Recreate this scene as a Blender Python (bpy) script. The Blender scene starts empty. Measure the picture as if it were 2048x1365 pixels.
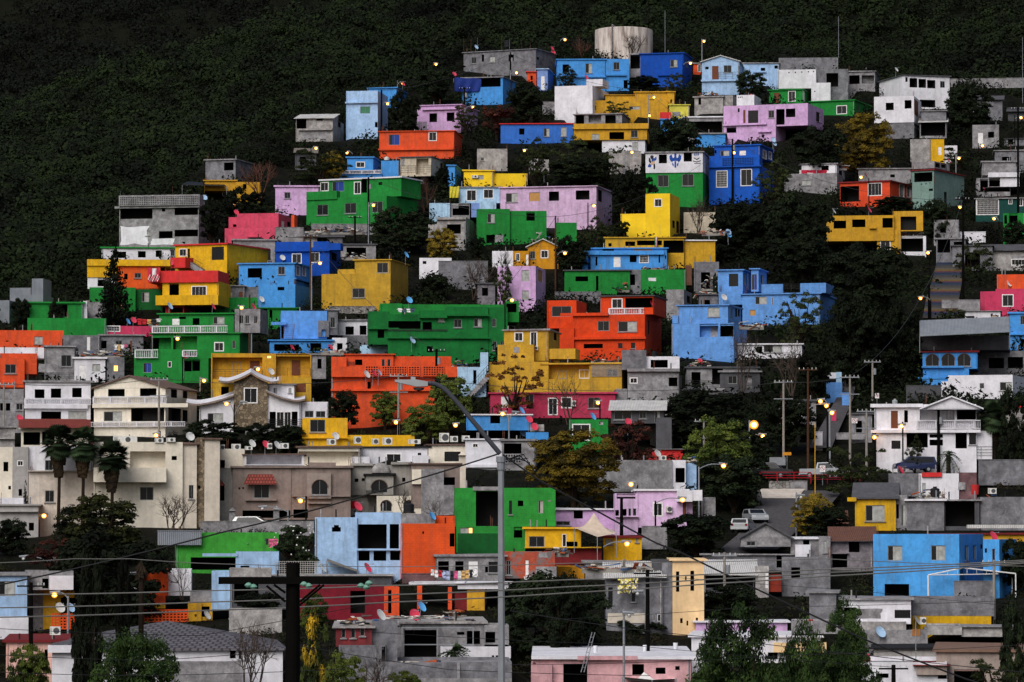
import bpy, math, random
import numpy as np
from mathutils import Vector, Matrix
random.seed(7); RNG = np.random.default_rng(7)
SC = bpy.context.scene
COL = SC.collection
# ------------------------------------------------------------------ camera model
F, CX, CY, HY = 7680.0, 1024.0, 682.5, 1060.0
PITCH = math.atan((HY-CY)/F); CP, SP = math.cos(PITCH), math.sin(PITCH)
def ray(u, v):
    s = (u-CX)/F; t = (CY-v)/F; k = CP-t*SP
    return s/k, (SP+t*CP)/k
def at(u, v, D):
    a, b = ray(u, v)
    return Vector((a*D, D, b*D))
KV = [-400,50,200,600,900,1150,1365,1500]
KS = 1.55                                      # scale of the place: doors come out about 2 m tall
KD = [k*KS for k in (640,525,480,370,290,235,195,172)]
YN = 172*KS
def Dof(v): return float(np.interp(v, KV, KD))
def rowz(D):                                   # ground height seen at that distance
    v = np.interp(-np.asarray(D,float), -np.array(KD,float), KV)
    t = (CY-v)/F
    return np.asarray(D)*(SP+t*CP)/(CP-t*SP)
RU = [-400,0,180,235,330,410,590,690,800,910,1110,1200,1420,1560,1700,1900,2060,2400]
RV = [640,600,520,430,380,330,235,190,175,120,95,75,90,110,140,165,205,240]
def ground0(x, y):
    x = np.asarray(x,float); y = np.asarray(y,float)
    u = CX+F*x/np.maximum(y,1)*0.999
    Dr = np.interp(np.interp(u, RU, RV), KV, KD)+4.0
    yy = np.minimum(y, Dr)
    z = rowz(np.maximum(yy,YN))
    near = np.clip((YN-y)/120,0,1)
    z = z*(1-near)+near*-16
    z = z-0.22*np.maximum(y-Dr,0)
    return z
TERR = []                                      # footprints levelled into the slope
def gz(x, y):
    z = float(ground0(x,y))
    return z
cam = bpy.data.cameras.new('camera'); co = bpy.data.objects.new('camera', cam); COL.objects.link(co)
cam.sensor_width = 36; cam.lens = 36*F/2048; cam.clip_end = 4000; cam.clip_start = 1
co.location = (0,0,0); co.rotation_euler = (math.pi/2+PITCH,0,0); SC.camera = co
# ------------------------------------------------------------------ materials
def lin(h):
    if isinstance(h,str): h = tuple(int(h[i:i+2],16)/255 for i in (0,2,4))
    return tuple(c/12.92 if c<=.04045 else ((c+.055)/1.055)**2.4 for c in h)
MATS = {}
def nt(name):
    m = bpy.data.materials.new(name); m.use_nodes = True
    t = m.node_tree; b = t.nodes['Principled BSDF']; b.inputs['Roughness'].default_value = .85
    b.inputs['Specular IOR Level'].default_value = .25
    return m, t, b
def N(t, ty, **k):
    n = t.nodes.new(ty)
    for a, v in k.items():
        if a in n.inputs: n.inputs[a].default_value = v
        else: setattr(n, a, v)
    return n
def objvec(t, scale=(1,1,1)):
    tc = N(t,'ShaderNodeTexCoord'); oi = N(t,'ShaderNodeObjectInfo')
    mu = N(t,'ShaderNodeMath', operation='MULTIPLY'); t.links.new(oi.outputs['Random'], mu.inputs[0]); mu.inputs[1].default_value = 91
    ad = N(t,'ShaderNodeVectorMath', operation='ADD'); t.links.new(tc.outputs['Object'], ad.inputs[0]); t.links.new(mu.outputs[0], ad.inputs[1])
    mp = N(t,'ShaderNodeMapping'); t.links.new(ad.outputs[0], mp.inputs[0]); mp.inputs['Scale'].default_value = scale
    return mp.outputs[0], oi, tc
def ramp(t, src, a, b, ca=(0,0,0,1), cb=(1,1,1,1)):
    r = N(t,'ShaderNodeValToRGB'); r.color_ramp.elements[0].position = a; r.color_ramp.elements[1].position = b
    r.color_ramp.elements[0].color = ca; r.color_ramp.elements[1].color = cb
    t.links.new(src, r.inputs[0]); return r.outputs[0]
def mix(t, fac, a, b, bt='MIX'):
    m = N(t,'ShaderNodeMix', data_type='RGBA', blend_type=bt)
    for s, i in ((fac,0),(a,6),(b,7)):
        if isinstance(s,(int,float)): m.inputs[i].default_value = s
        elif isinstance(s,tuple): m.inputs[i].default_value = s if len(s)==4 else s+(1,)
        else: t.links.new(s, m.inputs[i])
    return m.outputs[2]
def wallmat(name, hexc, kind='paint', dirt=.5):
    m, t, b = nt(name); c = lin(hexc)
    v, oi, tc = objvec(t)
    big = N(t,'ShaderNodeTexNoise', Scale=.45, Detail=5, Roughness=.6); t.links.new(v, big.inputs['Vector'])
    v2, _, _ = objvec(t, (1.6,1.6,.16))
    st = N(t,'ShaderNodeTexNoise', Scale=1.3, Detail=4, Roughness=.65); t.links.new(v2, st.inputs['Vector'])
    v3, _, _ = objvec(t, (1,1,1))
    fine = N(t,'ShaderNodeTexNoise', Scale=5, Detail=6, Roughness=.7); t.links.new(v3, fine.inputs['Vector'])
    base = mix(t, ramp(t, big.outputs[0], .3, .7), tuple(x*.8 for x in c), tuple(min(1,x*1.07) for x in c))
    md = N(t,'ShaderNodeTexNoise', Scale=1.5, Detail=6, Roughness=.72, Distortion=.6); t.links.new(v, md.inputs['Vector'])
    base = mix(t, 1.0, base, ramp(t, md.outputs[0], .32, .6, (1-.42*dirt,)*3+(1,), (1.04,1.04,1.04,1)), 'MULTIPLY')
    g = sum(c)/3
    grime = tuple(x*.35+g*.12 for x in c)
    f1 = ramp(t, st.outputs[0], .5, .74)
    mu = N(t,'ShaderNodeMath', operation='MULTIPLY'); t.links.new(f1, mu.inputs[0]); mu.inputs[1].default_value = dirt
    base = mix(t, mu.outputs[0], base, grime)
    hgt = fine.outputs[0]
    if kind in ('block','brick','paintblock'):
        br = N(t,'ShaderNodeTexBrick', Scale=1.0); br.offset = .5
        br.inputs['Brick Width'].default_value = .42 if kind!='brick' else .3; br.inputs['Row Height'].default_value = .22 if kind!='brick' else .13
        br.inputs['Mortar Size'].default_value = .016
        br.inputs['Color1'].default_value = (1,1,1,1); br.inputs['Color2'].default_value = (.72,.72,.74,1) if kind!='paintblock' else (.93,.93,.93,1)
        br.inputs['Mortar'].default_value = (.8,.8,.8,1) if kind=='paintblock' else (1.15,1.12,1.1,1) if kind=='brick' else (.75,.75,.76,1)
        t.links.new(tc.outputs['UV'], br.inputs['Vector'])
        base = mix(t, .85, base, br.outputs['Color'], 'MULTIPLY')
        if kind=='brick':                        # patches where render was smeared over the bricks
            base = mix(t, ramp(t, big.outputs[0], .52, .6), base, lin('6f6a6a'))
    if kind in ('rough','block'):                # bare cement: cloudy, water-stained
        base = mix(t, ramp(t, fine.outputs[0], .35, .7), tuple(x*.55 for x in c), base)
        cl = N(t,'ShaderNodeTexNoise', Scale=.9, Detail=7, Roughness=.7, Distortion=.4); t.links.new(v, cl.inputs['Vector'])
        base = mix(t, 1.0, base, ramp(t, cl.outputs[0], .34, .66, (.5,.49,.5,1), (1.22,1.22,1.22,1)), 'MULTIPLY')
    # flaked spots
    v4, _, _ = objvec(t, (1,1,1)); sp = N(t,'ShaderNodeTexNoise', Scale=1.7, Detail=8, Roughness=.75); t.links.new(v4, sp.inputs['Vector'])
    f2 = ramp(t, sp.outputs[0], .66, .70); mu2 = N(t,'ShaderNodeMath', operation='MULTIPLY'); t.links.new(f2, mu2.inputs[0]); mu2.inputs[1].default_value = .55*dirt
    base = mix(t, mu2.outputs[0], base, tuple(.5*x+.12 for x in grime))
    hs = N(t,'ShaderNodeHueSaturation'); t.links.new(base, hs.inputs['Color'])
    mr = N(t,'ShaderNodeMapRange'); t.links.new(oi.outputs['Random'], mr.inputs[0]); mr.inputs[3].default_value = .93; mr.inputs[4].default_value = 1.06
    t.links.new(mr.outputs[0], hs.inputs['Value'])
    t.links.new(hs.outputs[0], b.inputs['Base Color'])
    bp = N(t,'ShaderNodeBump', Strength=.35, Distance=.05); t.links.new(hgt, bp.inputs['Height']); t.links.new(bp.outputs[0], b.inputs['Normal'])
    return m
def sheetmat(name, hexc, rust=.3):               # corrugated sheet
    m, t, b = nt(name); c = lin(hexc); v, oi, tc = objvec(t)
    w = N(t,'ShaderNodeTexWave', Scale=1.7, Distortion=0.0); w.bands_direction = 'X'; t.links.new(tc.outputs['UV'], w.inputs['Vector'])
    n = N(t,'ShaderNodeTexNoise', Scale=.8, Detail=5); t.links.new(v, n.inputs['Vector'])
    base = mix(t, ramp(t, n.outputs[0], .35, .7), tuple(x*.75 for x in c), c)
    base = mix(t, ramp(t, n.outputs[0], .58, .7, (0,0,0,1), (rust,rust,rust,1)), base, lin('5a3a2c'))
    base = mix(t, .5, base, ramp(t, w.outputs[0], .1, .6, (.45,.45,.45,1), (1,1,1,1)), 'MULTIPLY')
    t.links.new(base, b.inputs['Base Color']); b.inputs['Roughness'].default_value = .6
    bp = N(t,'ShaderNodeBump', Strength=.8, Distance=.05); t.links.new(w.outputs[0], bp.inputs['Height']); t.links.new(bp.outputs[0], b.inputs['Normal'])
    return m
def tilemat(name, hexc):
    m, t, b = nt(name); c = lin(hexc); v, oi, tc = objvec(t)
    br = N(t,'ShaderNodeTexBrick', Scale=1.0); br.offset = .5
    k = 2.0 if name.startswith('charcoal') else 1.0
    br.inputs['Brick Width'].default_value = .3*k; br.inputs['Row Height'].default_value = .42*k; br.inputs['Mortar Size'].default_value = .045*k
    br.inputs['Color1'].default_value = c+(1,); br.inputs['Color2'].default_value = tuple(x*.75 for x in c)+(1,); br.inputs['Mortar'].default_value = tuple(x*.3 for x in c)+(1,)
    t.links.new(tc.outputs['UV'], br.inputs['Vector']); t.links.new(br.outputs['Color'], b.inputs['Base Color'])
    bp = N(t,'ShaderNodeBump', Strength=.7, Distance=.04); t.links.new(br.outputs['Fac'], bp.inputs['Height']); bp.invert = True; t.links.new(bp.outputs[0], b.inputs['Normal'])
    b.inputs['Roughness'].default_value = .7
    return m
def stonemat(name, a, bb):
    m, t, b = nt(name); v, oi, tc = objvec(t)
    vo = N(t,'ShaderNodeTexVoronoi', Scale=2.6); vo.feature = 'F1'; t.links.new(v, vo.inputs['Vector'])
    ve = N(t,'ShaderNodeTexVoronoi', Scale=2.6); ve.feature = 'DISTANCE_TO_EDGE'; t.links.new(v, ve.inputs['Vector'])
    base = mix(t, ramp(t, vo.outputs['Color'], .2, .8), lin(a), lin(bb))
    base = mix(t, ramp(t, ve.outputs['Distance'], .0, .09), lin('3c3630'), base)
    t.links.new(base, b.inputs['Base Color'])
    return m
def plain(name, hexc, rough=.7, spec=.25, metal=0, var=.15):
    m, t, b = nt(name); c = lin(hexc); v, oi, tc = objvec(t)
    n = N(t,'ShaderNodeTexNoise', Scale=2.2, Detail=4); t.links.new(v, n.inputs['Vector'])
    t.links.new(mix(t, ramp(t, n.outputs[0], .3, .7), tuple(x*(1-var) for x in c), tuple(min(1,x*(1+var*.6)) for x in c)), b.inputs['Base Color'])
    b.inputs['Roughness'].default_value = rough; b.inputs['Specular IOR Level'].default_value = spec; b.inputs['Metallic'].default_value = metal
    return m
def glow(name, hexc, s):
    m, t, b = nt(name); b.inputs['Base Color'].default_value = lin(hexc)+(1,)
    b.inputs['Emission Color'].default_value = lin(hexc)+(1,); b.inputs['Emission Strength'].default_value = s
    return m
def leafmat(name, a, bb, cc=None, s1=.9, s2=.35):
    m, t, b = nt(name); g = N(t,'ShaderNodeNewGeometry')
    n = N(t,'ShaderNodeTexNoise', Scale=s1, Detail=3); t.links.new(g.outputs['Position'], n.inputs['Vector'])
    base = mix(t, ramp(t, n.outputs[0], .38, .62), lin(a), lin(bb))
    if cc:
        n2 = N(t,'ShaderNodeTexNoise', Scale=s2, Detail=2); t.links.new(g.outputs['Position'], n2.inputs['Vector'])
        base = mix(t, ramp(t, n2.outputs[0], .5, .65), base, lin(cc))
    oi = N(t,'ShaderNodeObjectInfo'); hs = N(t,'ShaderNodeHueSaturation'); t.links.new(base, hs.inputs['Color'])
    mr = N(t,'ShaderNodeMapRange'); t.links.new(oi.outputs['Random'], mr.inputs[0]); mr.inputs[3].default_value = .65; mr.inputs[4].default_value = 1.8; t.links.new(mr.outputs[0], hs.inputs['Value'])
    t.links.new(hs.outputs[0], b.inputs['Base Color']); b.inputs['Roughness'].default_value = .8; b.inputs['Specular IOR Level'].default_value = .1
    return m
WALLS = dict(sky='4a9ae6',pale='a6c8ee',pal2='aed2ee',peri='7f9cd8',corn='69a2ea',corn2='62a0ec',sky2='50a6ee',blu='3570cc',roy='0a4cb0',roy2='1558c0',
 org='e9562a',org2='e04c27',org3='de4314',orgy='e05a20',red='da3434',crim='7c1729',dimred='7c2f33',rustred='8a3020',
 must='d4a02a',must2='cea232',och='cb8c16',och2='cfa028',yel='eab41a',yel2='fdd026',yel3='dcab18',lime='d9cf50',
 grn='1d8a37',grn2='117031',grn3='2c983b',dgrn='0f5a26',lgrn='3c9a34',teal='7b978f',dteal='12443f',
 lil='d9b0df',lil2='dab8dc',lil3='e3c0e7',pink='de4e6c',pink2='c83c62',rasp='c43a5c',pinkpale='e0b3a6',pinkpale2='d3a3a8',
 wht='e4e3ea',wht2='e0e0e8',tan='c9bda8',cream='e6ddcc',cream2='d6cbbc',beige='cec3b7',grey2='aaa6a4',grey3='9c9892',taupe='8f7f78',taupe2='a09189',
 peach='f3cf9d',maroon='7a2326',brown='6f5a52',brown2='7d6254',black='1c1c1f',dgrey='55555a')
DIRT = dict(wht=.35,wht2=.3,taupe=.6,grey3=.5,cream=.3,cream2=.3,yel2=.15,peach=.25,dgrey=.6,crim=.9,dimred=.9,lgrn=.7)
def mat(k):
    if k in MATS: return MATS[k]
    if k in WALLS: m = wallmat('paint_'+k, WALLS[k], 'paintblock' if k in ('grn3','lil2','corn','grn','must2') else 'paint', DIRT.get(k,.62))
    elif k=='blk': m = wallmat('concrete_block','96969c','block',.75)
    elif k=='conc': m = wallmat('rough_concrete','adabae','rough',.8)
    elif k=='dirty': m = wallmat('stained_plaster','c4c0be','rough',.9)
    elif k=='dirty2': m = wallmat('dull_plaster','9a9298','rough',.8)
    elif k=='dirtpink': m = wallmat('dirty_pink_plaster','8e6a6e','rough',.8)
    elif k=='smear': m = wallmat('smeared_plaster','a3a2a4','rough',1)
    elif k=='brk': m = wallmat('orange_painted_brick','e4541e','paintblock',.4)
    elif k=='brk2': m = wallmat('hollow_clay_brick','b5533c','brick',.6)
    elif k=='brk3': m = wallmat('orange_patch','c98a4e','rough',.6)
    elif k=='grnb': m = wallmat('green_painted_block','2c983b','paintblock',.5)
    elif k=='stone': m = stonemat('grey_stone','6a6866','9a9692')
    elif k=='stone2': m = stonemat('brown_stone','5d5142','93836c')
    elif k=='metal': m = sheetmat('corrugated_metal','8f959e',.15)
    elif k=='white': m = sheetmat('white_sheet','dedcda',.25)
    elif k=='rust': m = sheetmat('rusty_sheet','77503f',.8)
    elif k=='rustsheet': m = sheetmat('weathered_sheet','8d8478',.6)
    elif k=='tile': m = tilemat('clay_tile','93443a')
    elif k=='chartile': m = tilemat('charcoal_tile','6c686e')
    elif k=='glass': m = plain('dark_glass','16181c',.22,.4)
    elif k=='curtain': m = plain('curtain','a9aaa6',.8,.2,0,.35)
    elif k=='greenpane': m = plain('green_shutter','3d7a5c',.5)
    elif k=='bluecurtain': m = plain('blue_curtain','1d3c8c',.6)
    elif k=='ply': m = plain('plywood','b98a52',.8)
    elif k=='lit': m = glow('lit_window','ffb45e',1.6)
    elif k=='frame_white': m = plain('white_frame','e8e6e6',.6)
    elif k=='frame_alu': m = plain('aluminium_frame','8d9092',.45)
    elif k=='frame_dark': m = plain('dark_frame','1b1b1d',.5)
    elif k=='door_brown': m = plain('brown_door','6b3a22',.6)
    elif k=='inner_shade': m = plain('painted_room_shade','2b2a2a',.9,.05)  # near-black colour paints in the shade of unlit rooms
    elif k=='iron': m = plain('pale_iron','b9b6b2',.6)
    elif k=='iron2': m = plain('rusty_iron','3c3c3e',.6)
    elif k=='lamp': m = glow('sodium_lamp','ffac44',26)
    elif k=='halo': m = halo_mat()
    elif k=='lamp_off': m = plain('lamp_glass','c9c9c9',.3)
    elif k=='pole_dark': m = plain('tarred_wood','0c0b0a',.9,.05)
    elif k=='pole_brown': m = plain('weathered_wood','4a3327',.9,.1)
    elif k=='pole_pale': m = plain('concrete_pole','8b867f',.85)
    elif k=='steel': m = plain('galvanised_steel','85898f',.5,.4)
    elif k=='ac': m = plain('ac_casing','d6d5d0',.6)
    elif k=='acfan': m = plain('fan_grille','4c4d50',.6)
    elif k=='soil': m = ground_mat()
    elif k=='bark': m = plain('bark','2a211b',.95,.1)
    elif k=='barkpale': m = plain('twig_bark','4a403a',.95,.1)
    else: m = plain('colour_'+k, k if len(k)==6 else '888888')
    MATS[k] = m
    return m
def halo_mat():                                 # glowing shell added round the bulb to give an orange halo
    m = bpy.data.materials.new('amber_halo'); m.use_nodes = True; t = m.node_tree; t.nodes.remove(t.nodes['Principled BSDF'])
    e = N(t,'ShaderNodeEmission'); e.inputs['Color'].default_value = (1,.30,.03,1); e.inputs['Strength'].default_value = 1.9
    tr = N(t,'ShaderNodeBsdfTransparent'); mx = N(t,'ShaderNodeMixShader'); mx.inputs[0].default_value = .45
    t.links.new(tr.outputs[0], mx.inputs[1]); t.links.new(e.outputs[0], mx.inputs[2]); t.links.new(mx.outputs[0], t.nodes['Material Output'].inputs[0]); return m
def ground_mat():
    m, t, b = nt('hill_soil'); g = N(t,'ShaderNodeNewGeometry')
    n = N(t,'ShaderNodeTexNoise', Scale=.25, Detail=8, Roughness=.7); t.links.new(g.outputs['Position'], n.inputs['Vector'])
    n2 = N(t,'ShaderNodeTexNoise', Scale=1.6, Detail=6, Roughness=.7); t.links.new(g.outputs['Position'], n2.inputs['Vector'])
    c = mix(t, ramp(t, n.outputs[0], .4, .62), lin('0c0e09'), lin('181812'))
    c = mix(t, ramp(t, n2.outputs[0], .55, .72), c, lin('2b2925'))
    t.links.new(c, b.inputs['Base Color']); b.inputs['Specular IOR Level'].default_value = .05
    bp = N(t,'ShaderNodeBump', Strength=.6, Distance=.3); t.links.new(n2.outputs[0], bp.inputs['Height']); t.links.new(bp.outputs[0], b.inputs['Normal'])
    return m
# ------------------------------------------------------------------ mesh helper
UP = Vector((0,0,1))
class MB:
    def __init__(s): s.v=[]; s.f=[]; s.uv=[]; s.mi=[]
    def poly(s, pts, mi=0, uv=None):
        i = len(s.v); pts = [Vector(p) for p in pts]; s.v += pts; s.f.append(tuple(range(i,i+len(pts)))); s.mi.append(mi)
        if uv is None:
            n = (pts[1]-pts[0]).cross(pts[-1]-pts[0])
            if n.length<1e-9: n = UP.copy()
            n.normalize()
            if abs(n.z)>.97: ux, uy = Vector((1,0,0)), Vector((0,1,0))
            else:
                ux = UP.cross(n).normalized(); uy = n.cross(ux)
                if ux.x<0: ux = -ux
            uv = [(p.dot(ux), p.dot(uy)) for p in pts]
        s.uv += uv
    def box(s, o, ex, ey, ez, mi=0):              # corner + three edge vectors
        o=Vector(o); a=o; b=o+ex; c=o+ex+ey; d=o+ey; A,B,C,D=[p+ez for p in (a,b,c,d)]
        for q in ((a,b,c,d),(A,B,C,D),(a,b,B,A),(b,c,C,B),(c,d,D,C),(d,a,A,D)): s.poly(q,mi)
    def tube(s, p, q, r0, r1=None, n=6, mi=0, cap=True):
        p=Vector(p); q=Vector(q); r1 = r0 if r1 is None else r1
        d=(q-p).normalized(); a=d.cross(Vector((.31,.2,.93)));
        if a.length<1e-6: a=d.cross(Vector((1,0,0)))
        a.normalize(); b=d.cross(a)
        A=[p+(a*math.cos(2*math.pi*i/n)+b*math.sin(2*math.pi*i/n))*r0 for i in range(n)]
        B=[q+(a*math.cos(2*math.pi*i/n)+b*math.sin(2*math.pi*i/n))*r1 for i in range(n)]
        for i in range(n): s.poly((A[i],A[(i+1)%n],B[(i+1)%n],B[i]),mi)
        if cap: s.poly(A,mi); s.poly(B,mi)
    def path(s, pts, r, n=6, mi=0):
        for a,b in zip(pts,pts[1:]): s.tube(a,b,r,r,n,mi)
    def lathe(s, o, prof, n=20, mi=0):            # prof: (radius, z)
        for (r0,z0),(r1,z1) in zip(prof,prof[1:]):
            for i in range(n):
                t0,t1=2*math.pi*i/n,2*math.pi*(i+1)/n
                P=[o+Vector((r*math.cos(t),r*math.sin(t),z)) for r,z,t in ((r0,z0,t0),(r0,z0,t1),(r1,z1,t1),(r1,z1,t0))]
                if r0<1e-6: P=P[1:] if False else [P[0],P[2],P[3]]
                elif r1<1e-6: P=P[:3]
                s.poly(P,mi)
    def build(s, name, mats, parent=None, base=None):
        me = bpy.data.meshes.new(name)
        b = parent.location if parent is not None and base is None else (base or Vector((0,0,0)))
        if parent is not None and parent.parent is not None: b = s_world(parent)
        me.from_pydata([p-b for p in s.v], [], s.f)
        uvl = me.uv_layers.new(name='UVMap'); uvl.data.foreach_set('uv', np.array(s.uv,dtype=np.float32).ravel())
        if not isinstance(mats,(list,tuple)): mats=[mats]
        for m in mats: me.materials.append(m)
        if len(mats)>1: me.polygons.foreach_set('material_index', s.mi)
        o = bpy.data.objects.new(name, me); COL.objects.link(o)
        if parent is not None: o.parent = parent
        elif base is not None: o.location = base
        return o
WORLD = {}
def s_world(o):
    p = Vector((0,0,0))
    while o is not None: p = p+o.location; o = o.parent
    return p
def tag(o, label=None, cat=None, group=None, kind=None):
    if label: o['label']=label
    if cat: o['category']=cat
    if group: o['group']=group
    if kind: o['kind']=kind
    return o
def empty(name, loc):
    o = bpy.data.objects.new(name, None); COL.objects.link(o); o.location = loc; o.empty_display_size = .5
    return o
PENDING = []                                    # things whose label may need left/right words
def want(o, label, cat, group, x): PENDING.append((o,label,x)); tag(o,None,cat,group)
ORD = ['leftmost','second from left','third from left','fourth from left','fifth from left','sixth from left','seventh from left','eighth from left','ninth from left']
NUM = ['','','two','three','four','five','six','seven','eight','nine','ten']
def settle():
    by = {}
    for o,l,x in PENDING: by.setdefault(l,[]).append((x,o))
    for l,L in by.items():
        L.sort(key=lambda q:q[0]); n=len(L)
        for i,(x,o) in enumerate(L):
            if n==1: o['label']=l
            elif n==2: o['label']=('left ' if i==0 else 'right ')+l
            else: o['label']=(ORD[i] if i<n-1 else 'rightmost')+' '+l
# ------------------------------------------------------------------ houses
HOUSES = []
class Vol: pass
def rp(vol, u, v, off=0.0, side=False):          # pixel ray meets the volume's front (or side) plane
    a,b = ray(u,v); d = Vector((a,1,b))
    n = vol.sn if side else vol.n
    o = (vol.SK if side else vol.O) - n*off
    t = o.dot(n)/d.dot(n)
    return d*t
def make_vol(L,T,R,B,S,d,o,parent=None,low=None):
    V = Vol(); V.px=(L,T,R,B,S)
    mid=(L+R)/2
    if parent is None:
        D = Dof(max(B,low or B))+o
        right = S is None or S>R
        ku = R if right else L
        K = at(ku, B, D)
        if S is not None:
            bx = ray(S,B)[0]
            val = (bx*K.y-K.x)/d
            if abs(val)>.8: d = abs(bx*K.y-K.x)/.8; val = math.copysign(.8,val)
            th = math.asin(max(-1,min(1,val/math.sqrt(1+bx*bx))))+math.atan(bx)
        else:
            th = math.atan(ray(mid,B)[0])+random.uniform(-.03,.03)
        V.fx=Vector((math.cos(th),-math.sin(th),0)); V.n=Vector((-math.sin(th),-math.cos(th),0))
        V.O=K.copy()
    else:
        V.fx,V.n = parent.fx, parent.n
        V.O = parent.O - V.n*o
        right = S is None or S>R
    pl = rp(V,L,B); pr = rp(V,R,B)
    V.zb = rp(V,mid,B).z; V.zt = rp(V,mid,T).z
    V.w = (pr-pl).dot(V.fx)
    V.O = Vector((pl.x,pl.y,0))
    K = Vector((pr.x,pr.y,0)) if right else V.O.copy()
    if parent is not None and S is not None:
        bx = ray(S,B)[0]; den = (-V.n.x)-bx*(-V.n.y)
        if abs(den)>1e-4:
            dd = (bx*K.y-K.x)/den
            if .3<dd<16: d = dd
    V.d=d; V.right=right; V.sn = V.fx if right else -V.fx; V.SK = K
    V.S=S
    return V
def gridwall(mb, P, ex, n, W, z0, z1, ops):
    xs=sorted(set([0,W]+[c for o in ops for c in (o[0],o[1])])); zs=sorted(set([z0,z1]+[c for o in ops for c in (o[2],o[3])]))
    pt=lambda x,z,dd=0: P+ex*x+UP*z-n*dd
    for xa,xb in zip(xs,xs[1:]):
        if xb-xa<1e-5: continue
        za0=None
        for za,zb in zip(zs,zs[1:]):
            cx,cz=(xa+xb)/2,(za+zb)/2
            if any(o[0]<cx<o[1] and o[2]<cz<o[3] for o in ops): continue
            if zb-za<1e-5: continue
            mb.poly((pt(xa,za),pt(xb,za),pt(xb,zb),pt(xa,zb)))
    for o in ops:
        x0,x1,a,b,dep,room,mi = o
        for q in (((x0,a),(x1,a)),((x1,a),(x1,b)),((x1,b),(x0,b)),((x0,b),(x0,a))):
            (xa,za),(xb,zb)=q
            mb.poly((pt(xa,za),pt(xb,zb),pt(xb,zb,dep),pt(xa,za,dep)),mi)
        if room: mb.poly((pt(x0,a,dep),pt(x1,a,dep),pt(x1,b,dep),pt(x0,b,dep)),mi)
def window(par, P, ex, n, x0,x1,z0,z1, st, dep):
    """frame + pane on the plane through P (already at the recess depth 'dep')"""
    pt=lambda x,z,dd=0: P+ex*x+UP*z-n*dd
    w,h=x1-x0,z1-z0
    fm = 'frame_white' if st in 'wGW' else 'frame_dark' if st=='g' else 'frame_alu'
    fw = (min(.13,w*.16) if st in 'wG' else min(.06,w*.1)); proud = .05 if st in 'wG' else -.02
    if st in 'DW':
        mb=MB(); mb.box(pt(x0,z0,dep), ex*w, n*.06, UP*h)
        mb.box(pt(x0+w*.2,z0+h*.55,dep-.06), ex*w*.6, n*.015, UP*h*.33); mb.box(pt(x0+w*.2,z0+h*.1,dep-.06), ex*w*.6, n*.015, UP*h*.35)
        o=mb.build('door', mat('frame_white' if st=='W' else 'door_brown'), par)
        mb=MB(); mb.box(pt(x0+w*.86,z0+h*.45,dep-.075), ex*.05, n*.05, UP*.12); mb.build('handle', mat('steel'), o)
        return
    mb=MB(); out=.0 if st not in 'wG' else fw*.55
    a0,a1,b0,b1=x0-out,x1+out,z0-out,z1+out; th=dep+proud if st in 'wG' else .06
    base=dep if st in 'wG' else dep
    def bar(xa,xb,za,zb,t=None):
        mb.box(pt(xa,za,base), ex*(xb-xa), n*(t or (dep+.03 if st in 'wG' else .05)), UP*(zb-za))
    bar(a0,a0+fw,b0,b1); bar(a1-fw,a1,b0,b1); bar(a0+fw,a1-fw,b0,b0+fw); bar(a0+fw,a1-fw,b1-fw,b1)
    m=.03
    if st in 'wtcBvl' and w>.45: bar((x0+x1)/2-m/2,(x0+x1)/2+m/2,b0+fw,b1-fw,.04)
    if st=='w' and w>2.0:
        for q in (.25,.75): bar(x0+w*q-m/2,x0+w*q+m/2,b0+fw,b1-fw,.04)
    if st in 'gG':
        k=max(2,int(w/.22))
        for i in range(1,k): bar(x0+w*i/k-.014,x0+w*i/k+.014,b0+fw,b1-fw,.045)
        for i in range(1,max(2,int(h/.35))): bar(x0+fw,x1-fw,z0+h*i/max(2,int(h/.35))-.012,z0+h*i/max(2,int(h/.35))+.012,.03)
    o=mb.build('window', mat(fm), par)
    if st in 'tcg' and random.random()<.6:
        sm=MB(); sm.box(pt(x0-.12,z0-.12,dep-.005),ex*(w+.24),n*(dep+.12),UP*.1); sm.build('sill',mat('conc'),o)
    pm={'c':'curtain','v':'greenpane','B':'bluecurtain','p':'ply','l':'lit'}.get(st,'glass')
    mb=MB()
    if st in 'cB' and w>.4:                      # one sash shows the dark room beside the curtain
        q=random.choice((.0,.35,.5)) if st=='c' else .3
        e=x0+fw*.5+(w-fw)*q
        if q: mb.poly((pt(x0+fw*.5,z0,dep-.01),pt(e,z0,dep-.01),pt(e,z1,dep-.01),pt(x0+fw*.5,z1,dep-.01)),1)
        mb.poly((pt(e,z0,dep-.01),pt(x1-fw*.5,z0,dep-.01),pt(x1-fw*.5,z1,dep-.01),pt(e,z1,dep-.01)),0)
        mb.build('pane',[mat(pm),mat('glass')],o)
    else:
        mb.poly((pt(x0,z0,dep-.01),pt(x1,z0,dep-.01),pt(x1,z1,dep-.01),pt(x0,z1,dep-.01)))
        mb.build('pane',mat(pm),o)
    if st=='w' and random.random()<.0: pass
def jag(P, ex, n, x0,x1,z0,z1,off):
    pts=[]; rr=random.Random(int(x0*100)+int(z0*10))
    k=4
    for i in range(k): pts.append((x0+(x1-x0)*i/k, z0+rr.uniform(0,.12)*(z1-z0)))
    for i in range(k): pts.append((x1-rr.uniform(0,.1)*(x1-x0), z0+(z1-z0)*i/k))
    for i in range(k): pts.append((x1-(x1-x0)*i/k, z1-rr.uniform(0,.08)*(z1-z0)))
    for i in range(k): pts.append((x0+rr.uniform(0,.1)*(x1-x0), z1-(z1-z0)*i/k))
    return [P+ex*a+UP*b+n*off for a,b in pts]
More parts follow.
